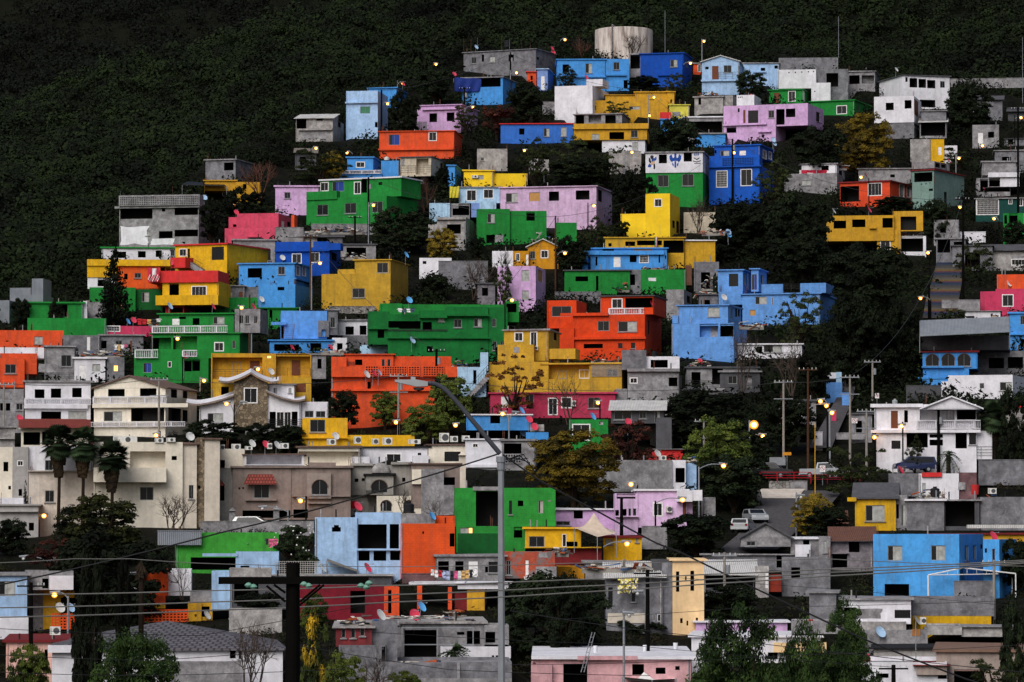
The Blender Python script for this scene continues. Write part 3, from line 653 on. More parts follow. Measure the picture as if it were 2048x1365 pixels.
DATA = """
T 880 20 5.689
H grey block house|on the ridge, rusty poles standing on its flat roof|blk|269 460 1090 745 1315|roof=s|t 357 540 415 612;c 565 535 627 598;d 475 510 502 590;d 780 510 840 585;d 1102 540 1126 568
H blue house under a navy tarp|with its open upper terrace shaded|sky|250 765 715 1062 870|roof=s rc=conc|k 262 775 690 880;t 800 800 825 900
H tiny orange house|with red eave squeezed between blue house and block house|org|990 700 1095 810 1128|roof=s rc=red|d 1030 750 1055 800
H narrow periwinkle house|with dark doorway right below the block house|peri|1105 668 1225 915 1290|roof=s rc=pale|W 1150 755 1190 910
H long sky blue house|with stepped ledges below the water tank|sky|1335 558 1880 900|roof=s d=8|d 1395 622 1467 716;c 1655 612 1730 720;s 1320 755 1885 772
V sky|1885 560 2154 905|o=.1|t 1974 597 2042 682;d 2090 800 2135 895;s 1885 735 2120 752
H blank white windowless house|standing below the long sky blue house|wht|1305 865 1735 1235 1918|d=9|
V wht|1665 790 1850 870 1918|o=1.5|
H blue house with a crimson roof edge|half hidden behind shrubs|blu|690 1290 1512 1500|roof=s rc=red d=8|c 1375 1335 1440 1440;d 900 1350 960 1420;c 1180 1350 1245 1440
H grey unfinished terrace house|with bare concrete posts and open bays|conc|1530 1180 2070 1335 2155|roof=s rc=conc|k 1545 1200 1640 1330;k 1690 1200 1835 1280;d 1880 1200 2000 1330;t 1745 1210 1830 1275
X grey block wall|below the periwinkle house|conc|1165 1050 1320 1170
C blue|navy blue tarp hanging from the blue terrace roof|165 765 470 930
D 412 425 pale
D 352 690 pale
D 903 625 pale
D 1275 440 red
D 1288 488 red
D 160 735 pink
D 1664 770 pink
M 270 325 470
M 352 330 465
M 425 320 460
M 700 325 460
M 790 330 445
M 930 345 455
M 1030 380 460
J 765 350 450 70 black
T 1200 20 5.689
H royal blue house|with plain facade and one window beside the dark bay|roy|460 490 950 870 1045|roof=s rc=roy|c 800 568 880 650;t 980 570 997 650;s 660 735 940 750
V conc|330 495 460 770|o=.4|k 345 510 455 670
H pale blue gabled house|with brown door, white hipped eave and balcony|pale|1160 590 1585 960 1625|roof=g rc=white peak=525 d=7|D 1275 640 1348 805;t 1408 633 1497 712;d 1197 648 1236 678;t 1570 640 1588 740;s 1150 795 1630 815;b 1350 710 1590 800
H low light blue house|with ladder leaning on its front on the ridge|pale|1610 600 2040 850|roof=s rc=conc|d 1985 635 2025 670;d 1830 660 1880 695;s 1740 700 1890 715
H little orange-red hut|with white door frame right of the royal blue house|org|1062 605 1150 710|roof=s rc=conc|w 1115 628 1150 705
H weathered grey white house|with stained blank front above red awnings|dirty|1075 985 1400 1180 1510|roof=s rc=conc|d 1120 990 1150 1080
V dirty|1400 975 1510 1100|o=.5|
V wht|1555 970 1755 1110|o=-.5|d 1570 990 1582 1004;d 1592 988 1604 1002;d 1612 985 1624 1000
H mustard house|with stacked roof slabs below the royal blue house|must|765 925 845 1210|d=8 roof=s rc=must|d 800 1020 820 1065
V must|60 965 420 1040|o=1 roof=s rc=must|
V must|400 930 770 1060|o=.5 roof=s rc=must|d 560 1020 620 1045
V must|-150 1030 770 1200|o=-.4|d -95 1090 -45 1140;d 440 1225 500 1290;c 330 1100 455 1135
H lime yellow low house|with red parapet panels beside the mustard house|lime|790 1075 1015 1230|roof=s rc=lime|x 820 1160 920 1215
V red|685 1165 808 1220|o=-.6|
H lilac house|with grilled window and open garage bay below white block house|lil|1405 1080 2365 1330 2545|d=8|g 1685 1145 1800 1298;t 1917 1145 1982 1230;k 2005 1130 2100 1308;d 2115 1125 2222 1222;d 1568 1120 1588 1165;g 2460 1165 2500 1275;D 1630 1140 1655 1290
V lil|1405 1310 2000 1500|o=-.3|k 1440 1325 1550 1400;s 1405 1295 1900 1315;s 1800 1380 1950 1395
H light blue corner house|with peeling wall behind the dense dark tree|sky|690 1240 960 1400|roof=s rc=sky|
H grey shelter house|with pale slab over a dark open porch|conc|950 1215 1398 1420|roof=s rc=wht|k 1000 1270 1390 1400
D 1725 985 red
M 740 5 465
M 2010 860 980
K 300 500 90 white water|round white concrete water tank stained with rust on the hilltop|-60 235 602 520
J 2090 1035 960 0 none
T 1540 20 5.689
H grey block roofed house|at the ridge under the tall mast|blk|100 545 775 680|d=6|
H white block house|with a row of round holes and broken grey side|wht|92 680 525 895|d=8|o 216 715;o 289 713;o 361 709;o 437 705;o 495 703
V blk|525 675 890 1010|o=.3|k 642 720 776 876
V wht|470 830 690 1015|o=-.8|o 510 930
H concrete balcony house|with two open arches facing downhill|conc|890 695 1195 920 1240|d=6 roof=s rc=conc|k 900 745 1020 845;k 1045 745 1185 840;g 1052 760 1175 835
H bright green house|with white framed window below the white block house|grn|-10 905 370 1065 470|roof=s rc=grn|w 210 928 288 1040;D 45 945 108 1060;W 372 920 396 1040
H lower green house|with wide white window beside the autumn tree|grn|460 1030 960 1200 1142|roof=s rc=grn d=8|w 760 1092 872 1184;t 990 1100 1016 1170;t 1060 1125 1105 1175
H large white ridge house|with three wide openings under a dark roof slab|wht|1510 745 2045 1120 1245|roof=s rc=dgrey d=8|d 1540 768 1565 820;k 1588 778 1675 884;k 1690 788 1775 888;k 1788 800 1880 894;t 1936 813 1990 888;k 1705 1025 1880 1110
H white corner house|with cream doorway and square dark window|wht|1185 985 1640 1285 1722|d=7|d 1318 1058 1407 1142;k 1532 1028 1610 1124;D 1640 1030 1690 1210
V blk|1310 1285 1640 1450 1700|o=.1|t 1640 1290 1690 1350
D 1436 680 white
M 780 75 545
T 560 140 5.689
H weathered shack|with white corrugated metal roof at the forest edge|dirty|180 530 600 805 725|roof=m rc=white|k 190 520 300 670;k 415 520 490 580;t 455 755 528 808;d 660 520 690 655;s 215 670 600 690;x 215 692 590 800
H tall pale blue house|with green shuttered window and stained cornice|pale|752 240 1112 770 1228|d=7|v 912 418 1026 498;s 745 365 1118 382;d 1080 595 1112 655
H bright blue house|with thin roof slab behind the tall pale blue house|sky|1005 200 1325 420 1440|roof=s rc=sky|W 1328 200 1385 250
H pink house with two square windows|above the wide orange house|lil|1560 395 2060 690 2250|roof=s rc=lil d=8|d 1700 495 1787 596;d 1897 485 1985 585;s 1620 440 2050 456
H wide orange house|with white framed windows and a long ledge|org|1130 690 1980 1000 2070|roof=s rc=org d=8|B 1238 737 1363 857;w 1695 711 1780 806;s 1120 895 1975 915
X grey pierced block wall|behind the wide orange house|perf|1325 590 1672 690
H small blue house|with white framed window behind the blue balustrade|sky|765 990 1060 1150 1140|roof=s rc=sky d=6|w 868 1050 963 1110
V sky|1150 1035 1355 1200|o=-.5|
V sky|655 1185 1160 1230|o=-1 d=2|r 655 1145 1155 1185
H patched balcony house|with tan sheeting and thin railing above stilts|tan|1370 985 1720 1200 1860|roof=s rc=dgrey d=6|k 1550 1010 1690 1190;c 1640 1085 1665 1180;d 1825 1060 1845 1155;b 1370 1090 1720 1190;s 1365 1195 1720 1215;x 1375 990 1420 1100
V conc|1600 1215 1640 1290|o=1 d=1|
H leaning light blue wall house|narrow and tall beside the dark tree|sky|1910 1080 1990 1310 2060|roof=s rc=sky|d 1950 1170 1968 1250
D 1398 160 pink
D 1980 50 pink
M 895 235 262
M 530 1010 1060
J 1215 1028 990 60 white
T 0 360 5.1125
H grey and white lattice terrace house|three storeys with pierced parapet and half painted front|conc|1218 270 2030 700 2200|roof=s rc=conc d=7|k 1228 285 1560 400;d 1655 290 1690 325;k 1785 262 2025 360;t 1315 538 1393 612;c 1490 530 1525 572;k 1625 525 1765 598;k 1785 510 2025 580;X 1222 470 1530 670;X 1530 600 1790 670;s 1180 268 2045 290
V conc|1215 155 2040 268|o=-.5 d=2|L 1225 165 2030 262
H white house with green fascia|below the lattice terrace house|wht|1040 690 1785 810|roof=s rc=grn d=6|k 1165 735 1290 800;d 1410 730 1490 795;d 1592 722 1655 790;t 1745 715 1785 780
H yellow and orange terraced house|with green lower storey behind the tall pine|orgy|1195 870 1690 1120|d=8|t 1375 953 1443 1005;d 1270 960 1305 1020;k 1640 890 1740 940
V yel|890 815 1740 880|o=-.3 d=6|
V yel|892 880 1200 998|o=-.1|
V wht|895 998 1200 1115|o=0|k 998 1000 1075 1090
V grn|915 1100 1385 1290|o=-.6|d 1270 1160 1310 1230
V dgrn|1385 1110 1660 1320|o=0|c 1450 1150 1525 1250
H red fascia yellow house|with barred window and outdoor stairs|yel|1790 655 2320 1080 2740|roof=s rc=red d=9|w 1835 708 1905 780;d 1920 705 1942 880;g 2165 685 2290 820;Z 1900 800 2100 930
V red|1740 795 1895 900|o=-2|
H orange and red balcony house|with thick red band and yellow walls|yel|1660 1040 2235 1280 2390|d=7|w 1960 1090 2110 1185;k 1732 1055 1830 1180
V red|1515 930 2230 1050|o=-.3|
V yel|1590 1180 2230 1280|o=-1|
V red|1690 1280 1880 1400|o=0|k 1740 1285 1870 1360
H corrugated shipping container stack|grey, on the far left slope|metal|325 1010 440 1250 525|d=4|
V metal|100 1105 320 1250|o=.5|
V metal|210 1175 440 1260|o=-3|
V metal|-60 1232 95 1420|o=-3|
H wide green house on the left edge|with a single dark garage opening|grn|300 1250 850 1535|d=8 roof=s rc=grn|k 525 1275 690 1400
V wht|850 1240 890 1535|o=.3 d=6|
X grey stained wall|under the grey corrugated shed roof|conc|890 1255 1080 1400
N sloping rusty corrugated sheet roof|beside the wide green house on the left edge|820 1215 1085 1335
D 1588 472 red
D 1745 850 red
D 1735 1293 pale
M 1230 115 190
M 1765 60 155
C redwhite|red and white printed banner hung on the orange front|1512 895 1632 1040
T 380 300 5.1125
H unfinished grey block house|with an empty window on the left hillside|blk|158 95 465 305 640|roof=s rc=conc d=6|k 348 130 445 210
H mustard yellow house under block storey|half hidden by a dark shrub|must|150 308 470 420|roof=s rc=must|
V must|470 330 725 520|o=-.5|d 540 350 578 400
N black shade canopy on posts|over the lattice terrace house roof|-80 325 375 450
H pink lilac house|with one small window below the bare trees|lil|872 368 1320 660|roof=s rc=lil|t 965 435 1027 497
H big green house with white fascia|and a row of aluminium windows|grn|1190 485 2010 800 2330|d=8|t 1298 562 1412 668;t 1582 545 1700 650;t 1862 530 1970 640
V grn|1190 425 1500 510|o=-.2 d=1|
V grn|1335 290 2160 490|o=3 roof=s rc=wht d=5|w 1335 335 1415 420;B 1455 325 1575 425;w 1680 330 1745 450;d 1928 330 1966 360;k 1750 300 1810 440
X rough concrete wall|supporting the big green house with white fascia|conc|1240 760 2050 850
H hot pink house|with orange splash and white side door|pink|480 650 905 800 1065|d=8|d 440 760 475 790;W 935 730 965 800;d 995 738 1025 808
V pink|395 690 480 800|o=.3|d 440 762 475 790
V pink|355 800 868 965 880|o=-1.5|k 610 890 725 940;s 590 885 730 897
V org|1035 670 1066 812|o=-.2 d=2|
X grey unplastered side wall|right of the hot pink house|conc|872 795 1160 960
H grey plastered row house|with three tall barred windows|conc|440 915 870 1160|roof=s rc=conc d=6|g 483 985 525 1105;g 604 1003 664 1120;g 758 1025 825 1130
H deep blue house|with white framed windows and laundry on its rail|roy|875 940 1425 1280 1540|d=7|w 1045 1065 1138 1160;w 1232 1052 1322 1152;d 1450 1055 1500 1135;s 870 1020 1430 1040
V roy|1425 955 1540 1025|o=-.4 d=2|
H light blue house with a black bay window|beside the royal blue house|sky|500 1155 1070 1420 1225|roof=s rc=sky|k 590 1210 735 1308;t 900 1195 970 1275;w 1085 1188 1125 1285;w 1148 1195 1185 1290;s 1060 1330 1220 1345
H scrap covered shack|under rusty sheets above the deep blue house|blk|980 870 1560 1000|roof=m rc=dgrey|k 1000 880 1140 950;c 1150 880 1280 950;d 1300 900 1400 950
H low concrete patio house|with scattered scrap beside the mustard block house|conc|1540 960 1900 1110|roof=s rc=dgrey|k 1600 1000 1800 1100
D 472 640 red
D 148 490 pale
D 1356 865 pale
D 1495 885 red
D 945 1105 white
D 232 1175 pale
M 863 690 800
M 1205 330 425
R 1180 780 1800 850 scattered boards
R 1560 1010 1800 1110 heaped scrap
T 780 300 5.1125
H cracked white graffiti house|above the small bright yellow house|dirty|890 -10 1200 200|d=6|t 930 80 960 110
H bright yellow house with an air conditioner|and thin yellow roof slab|yel2|755 205 1055 370|roof=s rc=yel2 d=7|c 900 260 958 305;A 835 262 900 290
V yel2|1055 243 1405 372|o=.6|
H pale blue house with two white windows|between green and pink houses|pal2|705 375 1125 545|roof=s rc=conc d=7|w 785 412 880 520;w 958 405 1055 495
V pal2|402 545 612 725|o=-2|
V pal2|915 530 1085 610|o=-2|
V conc|612 550 815 700|o=-1.5|k 700 555 810 670;d 640 600 705 670
V peri|830 545 915 690|o=-1.6|
H crumbling white house|with black window over a concrete band|dirty|480 690 775 1000 855|d=6|k 583 762 725 858;s 478 690 780 715
V dirty|390 760 480 900|o=.4|
H long pink house|with boarded and curtained windows in a row|lil2|1128 372 2110 790 2270|roof=s rc=lil2 d=9|c 1185 445 1303 535;p 1422 435 1533 527;d 1625 427 1728 522;d 1900 415 2040 510;d 2128 410 2165 530
H green stepped ruin house|with see-through windows and patched white base|grn|885 605 1225 960|d=6|c 995 655 1070 745;d 985 870 1072 955;x 1072 868 1160 950
V grn|1225 625 1600 950 1690|o=.4 d=4|k 1395 635 1480 725
V grn|1690 745 1910 930|o=1|
H ochre house with white pyramid roof|and white framed windows above the pink block|och|1410 990 1720 1200 1770|roof=g rc=white peak=918 d=6|w 1545 1030 1615 1105;t 1432 1038 1485 1115
V och|1258 1035 1420 1185|o=-.7|w 1288 1062 1325 1135;W 1390 1070 1415 1180
V wht|1045 1035 1258 1170|o=-.5|
H pink house with three torn windows|below the white pyramid roof|lil|1100 1190 1490 1630 1590|d=6|c 1170 1238 1240 1355;c 1345 1230 1425 1345;p 1515 1232 1562 1350;c 1160 1440 1240 1540;c 1350 1440 1420 1540
H small white patio house|with blue-white awning beside the mustard house|wht|495 1105 630 1290|d=5|
V wht|300 1105 495 1290|o=.2|d 335 1138 372 1168
X dark grey block wall|behind the bare grey bush|blk|495 1140 1000 1420
D 165 1075 sky
J 1740 930 885 40 white
M 1350 925 950
M 1575 265 330
C yelcloth|yellow cloth draped over the patio rail of the pale blue house|610 370 705 490
T 1120 200 5.1125
H mustard house with pale slab edge|and long dark window under the concrete posts|must|140 280 890 410 915|roof=s rc=conc d=7|k 505 330 655 405;t 725 312 795 385;c 325 350 400 405;s 140 245 905 300
V wht|430 412 870 530|o=.3|c 740 435 800 520
H white club mural house|with green lower storey and painted blue shield crest|wht|875 530 1460 745 1525|roof=s rc=conc d=8|d 1010 560 1093 650;d 1265 543 1348 632
V grn|880 735 1462 1080|o=.15 d=7|t 1000 770 1110 890;t 1250 760 1368 880
X white plastered wall|lit by the street lamp left of the club mural house|dirty|500 530 830 740
H vivid blue house|with pierced blue parapet and white framed windows|roy2|1525 680 2040 1050 2190|d=8|G 1600 728 1710 893;w 1850 712 1960 878;s 1520 675 2060 690
V roy2|1525 570 2040 690|o=-.2 d=2|L 1660 590 1980 665
V roy2|1580 460 2045 590 2180|o=2 d=6 roof=s rc=roy2|d 1555 515 1600 548;c 1640 520 1730 580;W 1835 520 1900 575;w 2075 520 2110 610;w 2135 535 2165 610
H bright canary yellow tower house|with one square window in its tall right wing|yel2|875 960 1125 1370 1225|d=6|w 968 1015 1040 1092;d 1150 1235 1172 1312;d 1190 1240 1215 1365
V yel2|620 1165 880 1400|o=.1|
H light blue porch house|in shadow behind the dense dark tree|sky|1385 340 1690 480|roof=s rc=conc|
H pale plastered house behind a tree|next to the canary yellow tower house|tan|1265 1150 1590 1340|d=6|
D 2005 395 pale
D 2190 450 pale
D 1720 1355 pale
R 1440 1300 1700 1370 small scrap
T 1500 230 5.1125
H white washed house with a banner|below the large dark tree|wht|528 495 885 620 970|roof=s rc=conc|d 730 520 805 570;d 908 520 940 620
V conc|350 600 890 760|o=-2|c 530 670 620 720
C crimson|crimson cloth with white lettering hung on a terrace|505 565 785 680
H red-orange corner house|with white framed windows on both fronts|org2|920 680 1430 940 1725|roof=s rc=maroon d=10|w 1210 700 1345 825;k 925 730 1115 890;w 1527 710 1575 840;w 1605 722 1638 842;W 1645 735 1690 905
H mustard open roof house|with empty window holes and broken right wall|must|782 1030 1475 1290|d=7|k 855 1083 982 1163;k 1045 1070 1180 1150;k 1355 1055 1475 1155;s 1220 1150 1290 1165
V must|1460 985 1770 1190|o=.5 d=1|k 1540 1040 1700 1180
V must|1300 1180 1540 1400|o=.2|w 1335 1285 1432 1380
V wht|1540 1240 1800 1420|o=.6|k 1545 1245 1770 1400
H teal green house|with brick red eave and vine covered front|teal|1660 690 1880 960 2190|roof=f d=9|d 1830 755 1870 780;w 1990 600 2100 710;d 1985 790 2010 900;o 1755 710;o 1800 705;o 1840 700
V teal|1650 560 1880 690 2190|roof=s rc=maroon o=.5 d=9|k 1680 590 1865 685
V conc|1655 480 1885 550 2040|o=2 d=6|d 1895 490 1940 540;d 1955 490 2000 545
H grey long plaster house|with bucket and pots along its roof edge|conc|1110 545 1645 690|roof=s rc=conc d=6|d 1435 610 1480 640
H slim yellow house|with white door by the glowing lamp|yel|1850 250 1985 470|d=5|W 1925 330 1960 410
V wht|1985 315 2120 470|o=.3 d=5|d 2030 335 2080 355
V dirty|1640 250 1848 480|o=.4 d=5|
D 855 985 white
D 1220 975 pink
D 1180 610 pink
D 2030 470 pink
D 235 258 pale
M 1270 400 530
J 1300 640 505 40 grey
J 1690 1140 1070 45 black
R 1560 1150 1760 1240 broken grey blocks
T 1748 130 6.827
H dark grey cellar house|with a sloping pale tin awning|blk|645 620 985 800 1010|roof=s rc=conc d=7|
V conc|625 760 990 980|o=-.6 roof=m rc=white|k 640 790 980 970
H dim grey shed|with sheet roof at the far right ridge|dgrey|1830 610 2060 740|roof=m rc=dgrey|
H dim corner house|grey and shadowed below the shed on the right|blk|1780 1000 2060 1100|roof=s rc=dgrey|d 1830 1020 1900 1090
W gravel track wall|pale stone strip climbing along the right ridge|1040 195 2060 300
T 1748 330 6.827
H pale grey plaster block|with white balcony slab on the right edge|conc|1480 -50 1940 140|roof=s rc=conc d=7|x 1480 60 1710 130
V wht|1560 105 1985 300|o=-1.5|k 1480 185 1720 370;s 1560 110 1985 170
V conc|1400 180 1860 400|o=-1.2|k 1450 190 1860 370
H dark teal house|with white framed windows under a concrete slab|dteal|1390 450 2060 760|roof=s rc=conc d=7|G 1400 480 1700 680;w 1840 460 1885 535;w 1965 430 2030 560;W 1388 470 1410 690
H green right edge house|with frameless openings beside a cream strip|grn|1765 660 2060 1130|d=7|k 1845 665 1960 800;k 1780 690 1815 805
X cream boundary wall|along the stepped lane on the right|wht|1165 920 1525 1045
H pale patched workshop|with roller shutter and drips on the right edge|dirty|1610 1140 2070 1420|roof=m rc=dgrey|w 1880 1290 2060 1370;x 1875 1240 2060 1290
H grey lane house|with pinkish blanket and white column|blk|850 1000 1250 1360|roof=s rc=conc|k 870 1010 1040 1200;d 1090 1050 1200 1150
D 1505 345 pink
T 1100 430 5.1125
H ochre yellow long house|with a rail of open bays and grey block side|och2|565 225 1370 530|roof=s rc=och2 d=8|k 770 273 870 320;k 890 263 1145 312;k 1160 262 1380 390;d 597 290 630 325
V och2|1375 255 1690 515 1885|o=.5 d=9 roof=s rc=wht|d 1728 293 1755 385;d 1793 295 1818 388
H two ledge light blue house|with white door and flag on its roof|sky|415 335 1195 555|roof=s rc=sky d=8|k 535 350 655 382;W 650 430 720 535;d 815 415 885 485;G 915 415 1005 490;d 1110 410 1125 490;d 1175 415 1188 450;d 465 430 485 520;s 350 370 1165 410;p 860 335 1045 370
V sky|280 425 385 555|o=-.8|
H dark green ruin house|with broken green walls and rubble|grn|150 560 815 780|roof=s rc=dgrey d=7|k 260 630 390 705;k 470 625 510 775
V grn|190 680 470 780|o=-2 d=.4|
V grn|495 610 685 780|o=-2 d=.4|
V grn|930 560 1390 765|o=0 d=5|X 1005 643 1088 680
V blk|755 560 930 760|o=.3 d=5|k 820 610 870 720
V rust|1395 515 1450 720|o=.1 d=3|
H vivid red-orange house|with red balustrade and white framed balcony windows|org3|515 820 1055 1020 1185|roof=s rc=dgrey d=7|w 635 860 737 955;k 770 850 1050 950;r 605 955 965 1018
V org3|235 1020 970 1460 1140|o=-.8 d=8|t 487 1087 605 1187;c 697 1090 888 1195;s 110 1005 600 1035;d 345 1320 540 1365;g 697 1312 740 1365;g 828 1308 872 1365;s 95 1250 985 1275;g 1000 1080 1018 1225
V org3|-30 875 270 1160|o=1 d=5|t 18 935 218 1040
V org3|95 1160 245 1460|o=-1.2 d=6|k 100 1040 235 1160
X grey block parapet|over the vivid red-orange house roof|blk|50 790 520 880
H grey patched rear house|with rough plaster right of the red-orange house|conc|1190 765 1370 1080 1450|d=6|d 1400 830 1430 905
H cornflower blue house|with curtained window and open ground bays|corn|1305 915 1820 1110 1955|roof=s rc=corn d=7|c 1615 948 1733 1042;t 1840 950 1868 1060;d 1895 958 1912 1045;d 1922 962 1938 1040
V corn|1245 1110 1880 1460|o=-.5 d=7|k 1530 1115 1720 1250;x 1640 1115 1718 1260;k 1740 1115 1880 1245
V corn|1250 1030 1310 1110|o=-.3|
D 1045 905 pink
D 1780 850 white
D 1828 205 sky
M 1125 100 210
M 310 385 430
C flag|small green white and red flag on a pole above blue roof|1070 220 1100 325
R 690 670 820 775 broken block rubble
R 950 530 1180 555 low junk
T 1400 500 6.827
R 20 300 230 540 piled planks
R 300 950 900 1060 jumbled sheets
H wide two tier cornflower house|with roof terrace wall and blue door|corn|580 590 1640 1010 1840|roof=s rc=corn d=9|c 755 640 912 745;w 980 650 995 750;p 680 820 762 900;c 365 620 480 715
V corn|245 265 585 570 720|o=.8 d=5 roof=s rc=corn|g 395 328 522 500;c 595 325 628 490;W 645 325 668 545
V corn|700 250 800 570 910|o=1.2 d=5 roof=s rc=corn|B 705 335 780 550;c 830 345 875 470
V corn|840 470 1135 590|o=-.2 d=.3|
V corn|1370 455 1720 590 1830|o=-.2 d=3|b 1135 470 1360 550
V corn|255 570 580 750|o=.3|
H white flat house|low and long behind bare trees|wht|110 1280 1390 1460 1430|roof=s rc=wht d=7|d 770 1320 850 1400;c 870 1300 1120 1400
D 325 650 white
T 0 580 5.1125
H long orange house at the left edge|with one curtained window behind bare twigs|org|-20 415 650 600|d=7|c 350 478 437 555
H rough orange house with pointed gables|at the left edge under a white roof strip|org|-20 700 250 1010|d=6|t 50 762 165 855;s -20 940 250 1000
V org|-10 650 375 860|o=.5|
V wht|-20 590 450 700|o=2 d=3|
V conc|-20 1015 245 1420|o=-1 d=7|d 0 1160 40 1235;d 60 1160 105 1235;t 165 1160 235 1230
H green lower flat|beneath the wide green house with a thin ledge|grn|280 290 1085 455|o=-1 d=5|
H crimson patio wall house|with little barred gate and laundry line behind it|pink2|995 370 1560 450|d=5|G 1090 335 1225 425
H green balcony house|with white balusters on two curved terraces|grn|1625 235 2390 640 2560|d=8 roof=s rc=grn|W 1760 295 1835 360;d 1970 290 2040 360;c 2180 275 2295 350;d 1830 275 1900 300
V grn|1550 435 2450 700|o=-.9 d=6 roof=s rc=grn|k 1490 490 1750 605;k 1770 475 2015 690;w 2195 540 2285 625;t 2375 520 2410 600;r 1560 368 2330 442
V grn|1370 610 1860 920|o=-1.8 d=6|B 1462 748 1550 848;w 1718 735 1752 790;r 1385 612 1620 698;r 1870 617 2020 685
V grn|1870 700 2130 910|o=-1.5 d=6|k 1865 715 1960 835;k 1965 715 2045 830
V conc|2400 195 2660 440|o=-.2 d=4|t 2445 262 2490 345;t 2505 262 2550 345;t 2595 270 2635 345
H grey block stair house|with laundry, a tall white door and stained slab|blk|1020 455 1465 640|roof=s rc=conc d=6|k 1035 520 1090 600;t 1180 520 1250 600;D 1330 520 1352 665
V blk|640 465 1020 630|o=-.4 d=5|W 888 480 922 620
H grey two storey block house|with white balcony bay beside the pointed orange house|conc|455 570 760 920|roof=s rc=conc d=7|t 625 668 730 785;x 390 755 580 850;b 370 850 930 920
V wht|760 690 1075 915|o=-.5 roof=s rc=wht|W 805 770 880 915;c 945 760 1025 835
V blk|1090 690 1270 920 1365|o=-.2|l 1160 770 1208 835
H white balustrade house|with dark openings, a maroon band and carport|wht|255 930 925 1430|roof=s rc=conc d=8|k 355 1018 455 1110;k 520 1010 625 1105;d 738 1003 835 1100;r 250 1110 930 1175;s 245 1175 895 1215;k 420 1245 625 1330;c 700 1240 885 1320
V tile|245 1320 890 1400|o=-3 d=3|
H cream gabled balcony house|with brown eaves and long stone balustrades|cream|960 1005 1690 1480 2010|roof=g rc=brown peak=885 d=9|d 1105 1015 1275 1090;d 1432 1003 1600 1088;r 960 1090 1710 1165;s 955 1165 1930 1205;c 1060 1245 1248 1345;k 1340 1210 1680 1345;d 1748 1000 1810 1105;d 1870 1005 1915 1110;d 1868 1230 1918 1350;k 1720 1210 1850 1345;r 880 1350 1900 1400
D 1307 325 sky
D 1365 312 red
D 1887 675 red
D 200 1312 red
C laundry|row of hanging laundry beside the crimson patio wall|1420 290 1630 355
C laundry|dark blue and red clothes on the grey stair house|1185 552 1285 615
R 850 600 1250 680 old sheets and tubs
T 380 500 5.1125
R 80 440 330 570 broken blocks
H lower light blue wing|joined below the light blue house with a black bay window|sky|700 355 1075 612 1255|d=7|d 895 380 965 415;d 1095 340 1115 360
H grey slab house|with rough block terrace walls above a green parapet|blk|250 360 560 490|roof=s rc=conc d=6|c 358 430 435 488;D 500 430 540 480
V blk|560 380 1080 580|o=.4 d=4|
V grn|255 488 690 580|o=-1.2 d=1|
H green veranda house|with lattice rail and dark doorways under a slab|grn|480 585 1100 800|roof=s rc=grn d=7 o=.5|k 720 590 790 695;d 812 615 842 730;L 715 695 830 800
H mustard stepped wall house|tall and plain with two small windows|must2|1345 245 2050 600 2230|d=8|t 1660 395 1788 490
V must2|1510 200 1700 260|o=.2|
V must2|1685 95 2050 260 2230|o=.2 roof=s rc=must2|t 1912 133 2025 235
X rough stone wall|below the mustard stepped wall house|stone|1420 580 1900 625
H cornflower blue brick house|with a wooden ladder leaning on its front|corn2|930 625 1400 910|d=7|k 860 780 960 915;s 830 740 985 770
V blk|1310 725 1420 890|o=-.3|d 1345 815 1385 885
V blk|1400 605 1510 870|o=.2 roof=s rc=conc|t 1435 690 1485 795
V sky|815 920 1455 1045|o=-2 roof=s rc=sky|k 860 965 1115 1035;d 1230 955 1342 1035
V wht|1455 900 1605 1045|o=-1.9|d 1503 955 1560 1040
H small white and grey house|half sunk behind hedges right of the ladder house|wht|1515 710 1820 875|roof=s rc=conc d=5|d 1590 785 1675 870;d 1735 775 1815 870
V blk|1560 875 1825 970|o=-1|
H mustard double balcony house|with laundry, thin rails and small lit window|must|215 1060 1240 1420|d=8|k 232 1100 740 1320;k 878 1065 1228 1290;l 785 1080 833 1112;c 435 1145 522 1305;D 612 1135 712 1240;D 1040 1130 1128 1285;b 232 1225 740 1315;b 878 1210 1230 1290
V conc|1240 1060 1390 1320 1440|o=.2 roof=s rc=conc|d 1303 1115 1345 1215
V must2|215 1420 1240 1580|o=0|
H bright orange terraced house|with pierced parapets and three satellite dishes|org|1590 1060 2080 1200|roof=s rc=org d=6|d 1688 1122 1762 1180;t 1960 1120 1992 1195;t 2020 1120 2050 1195;b 1560 1145 1680 1185
V org|1445 1095 1600 1200|o=-.4|
V org|2080 1090 2670 1200|o=.3|
V org|1445 1195 2730 1300|o=-1.5 d=1|L 1790 1185 1930 1295;L 1960 1190 2220 1290;L 2230 1190 2350 1290;L 2380 1190 2600 1290
V org|1445 1295 2500 1760|o=-1 d=7|d 1815 1350 1850 1420;s 1440 1425 2500 1445
D 235 582 red
D 648 585 red
D 1041 1000 red
D 1434 998 red
D 827 1247 white
D 1805 1275 white
D 1878 1262 red
D 1934 1258 pale
D 730 508 white
J 280 1210 1265 0 none
M 695 330 410
M 845 318 400
T 720 580 5.1125
H dark green rambling house|four uneven levels with a clothes line on top|grn2|285 250 1310 720|d=8|t 960 302 1040 385;c 1165 295 1245 378;k 640 330 735 415;c 800 290 860 325;s 275 485 1330 500;k 290 320 620 400;d 683 577 745 640;b 285 405 890 425
V grn|205 140 430 300|o=1 d=4|
V grn|430 150 1470 260|o=2.5 d=4|
V grn2|85 220 290 560|o=.3 d=6|d 180 408 247 493;s 80 390 400 404
V grn2|610 210 895 285|o=-.1|s 605 275 890 290
V grn2|890 175 1310 265|o=-.15|s 885 255 1320 270
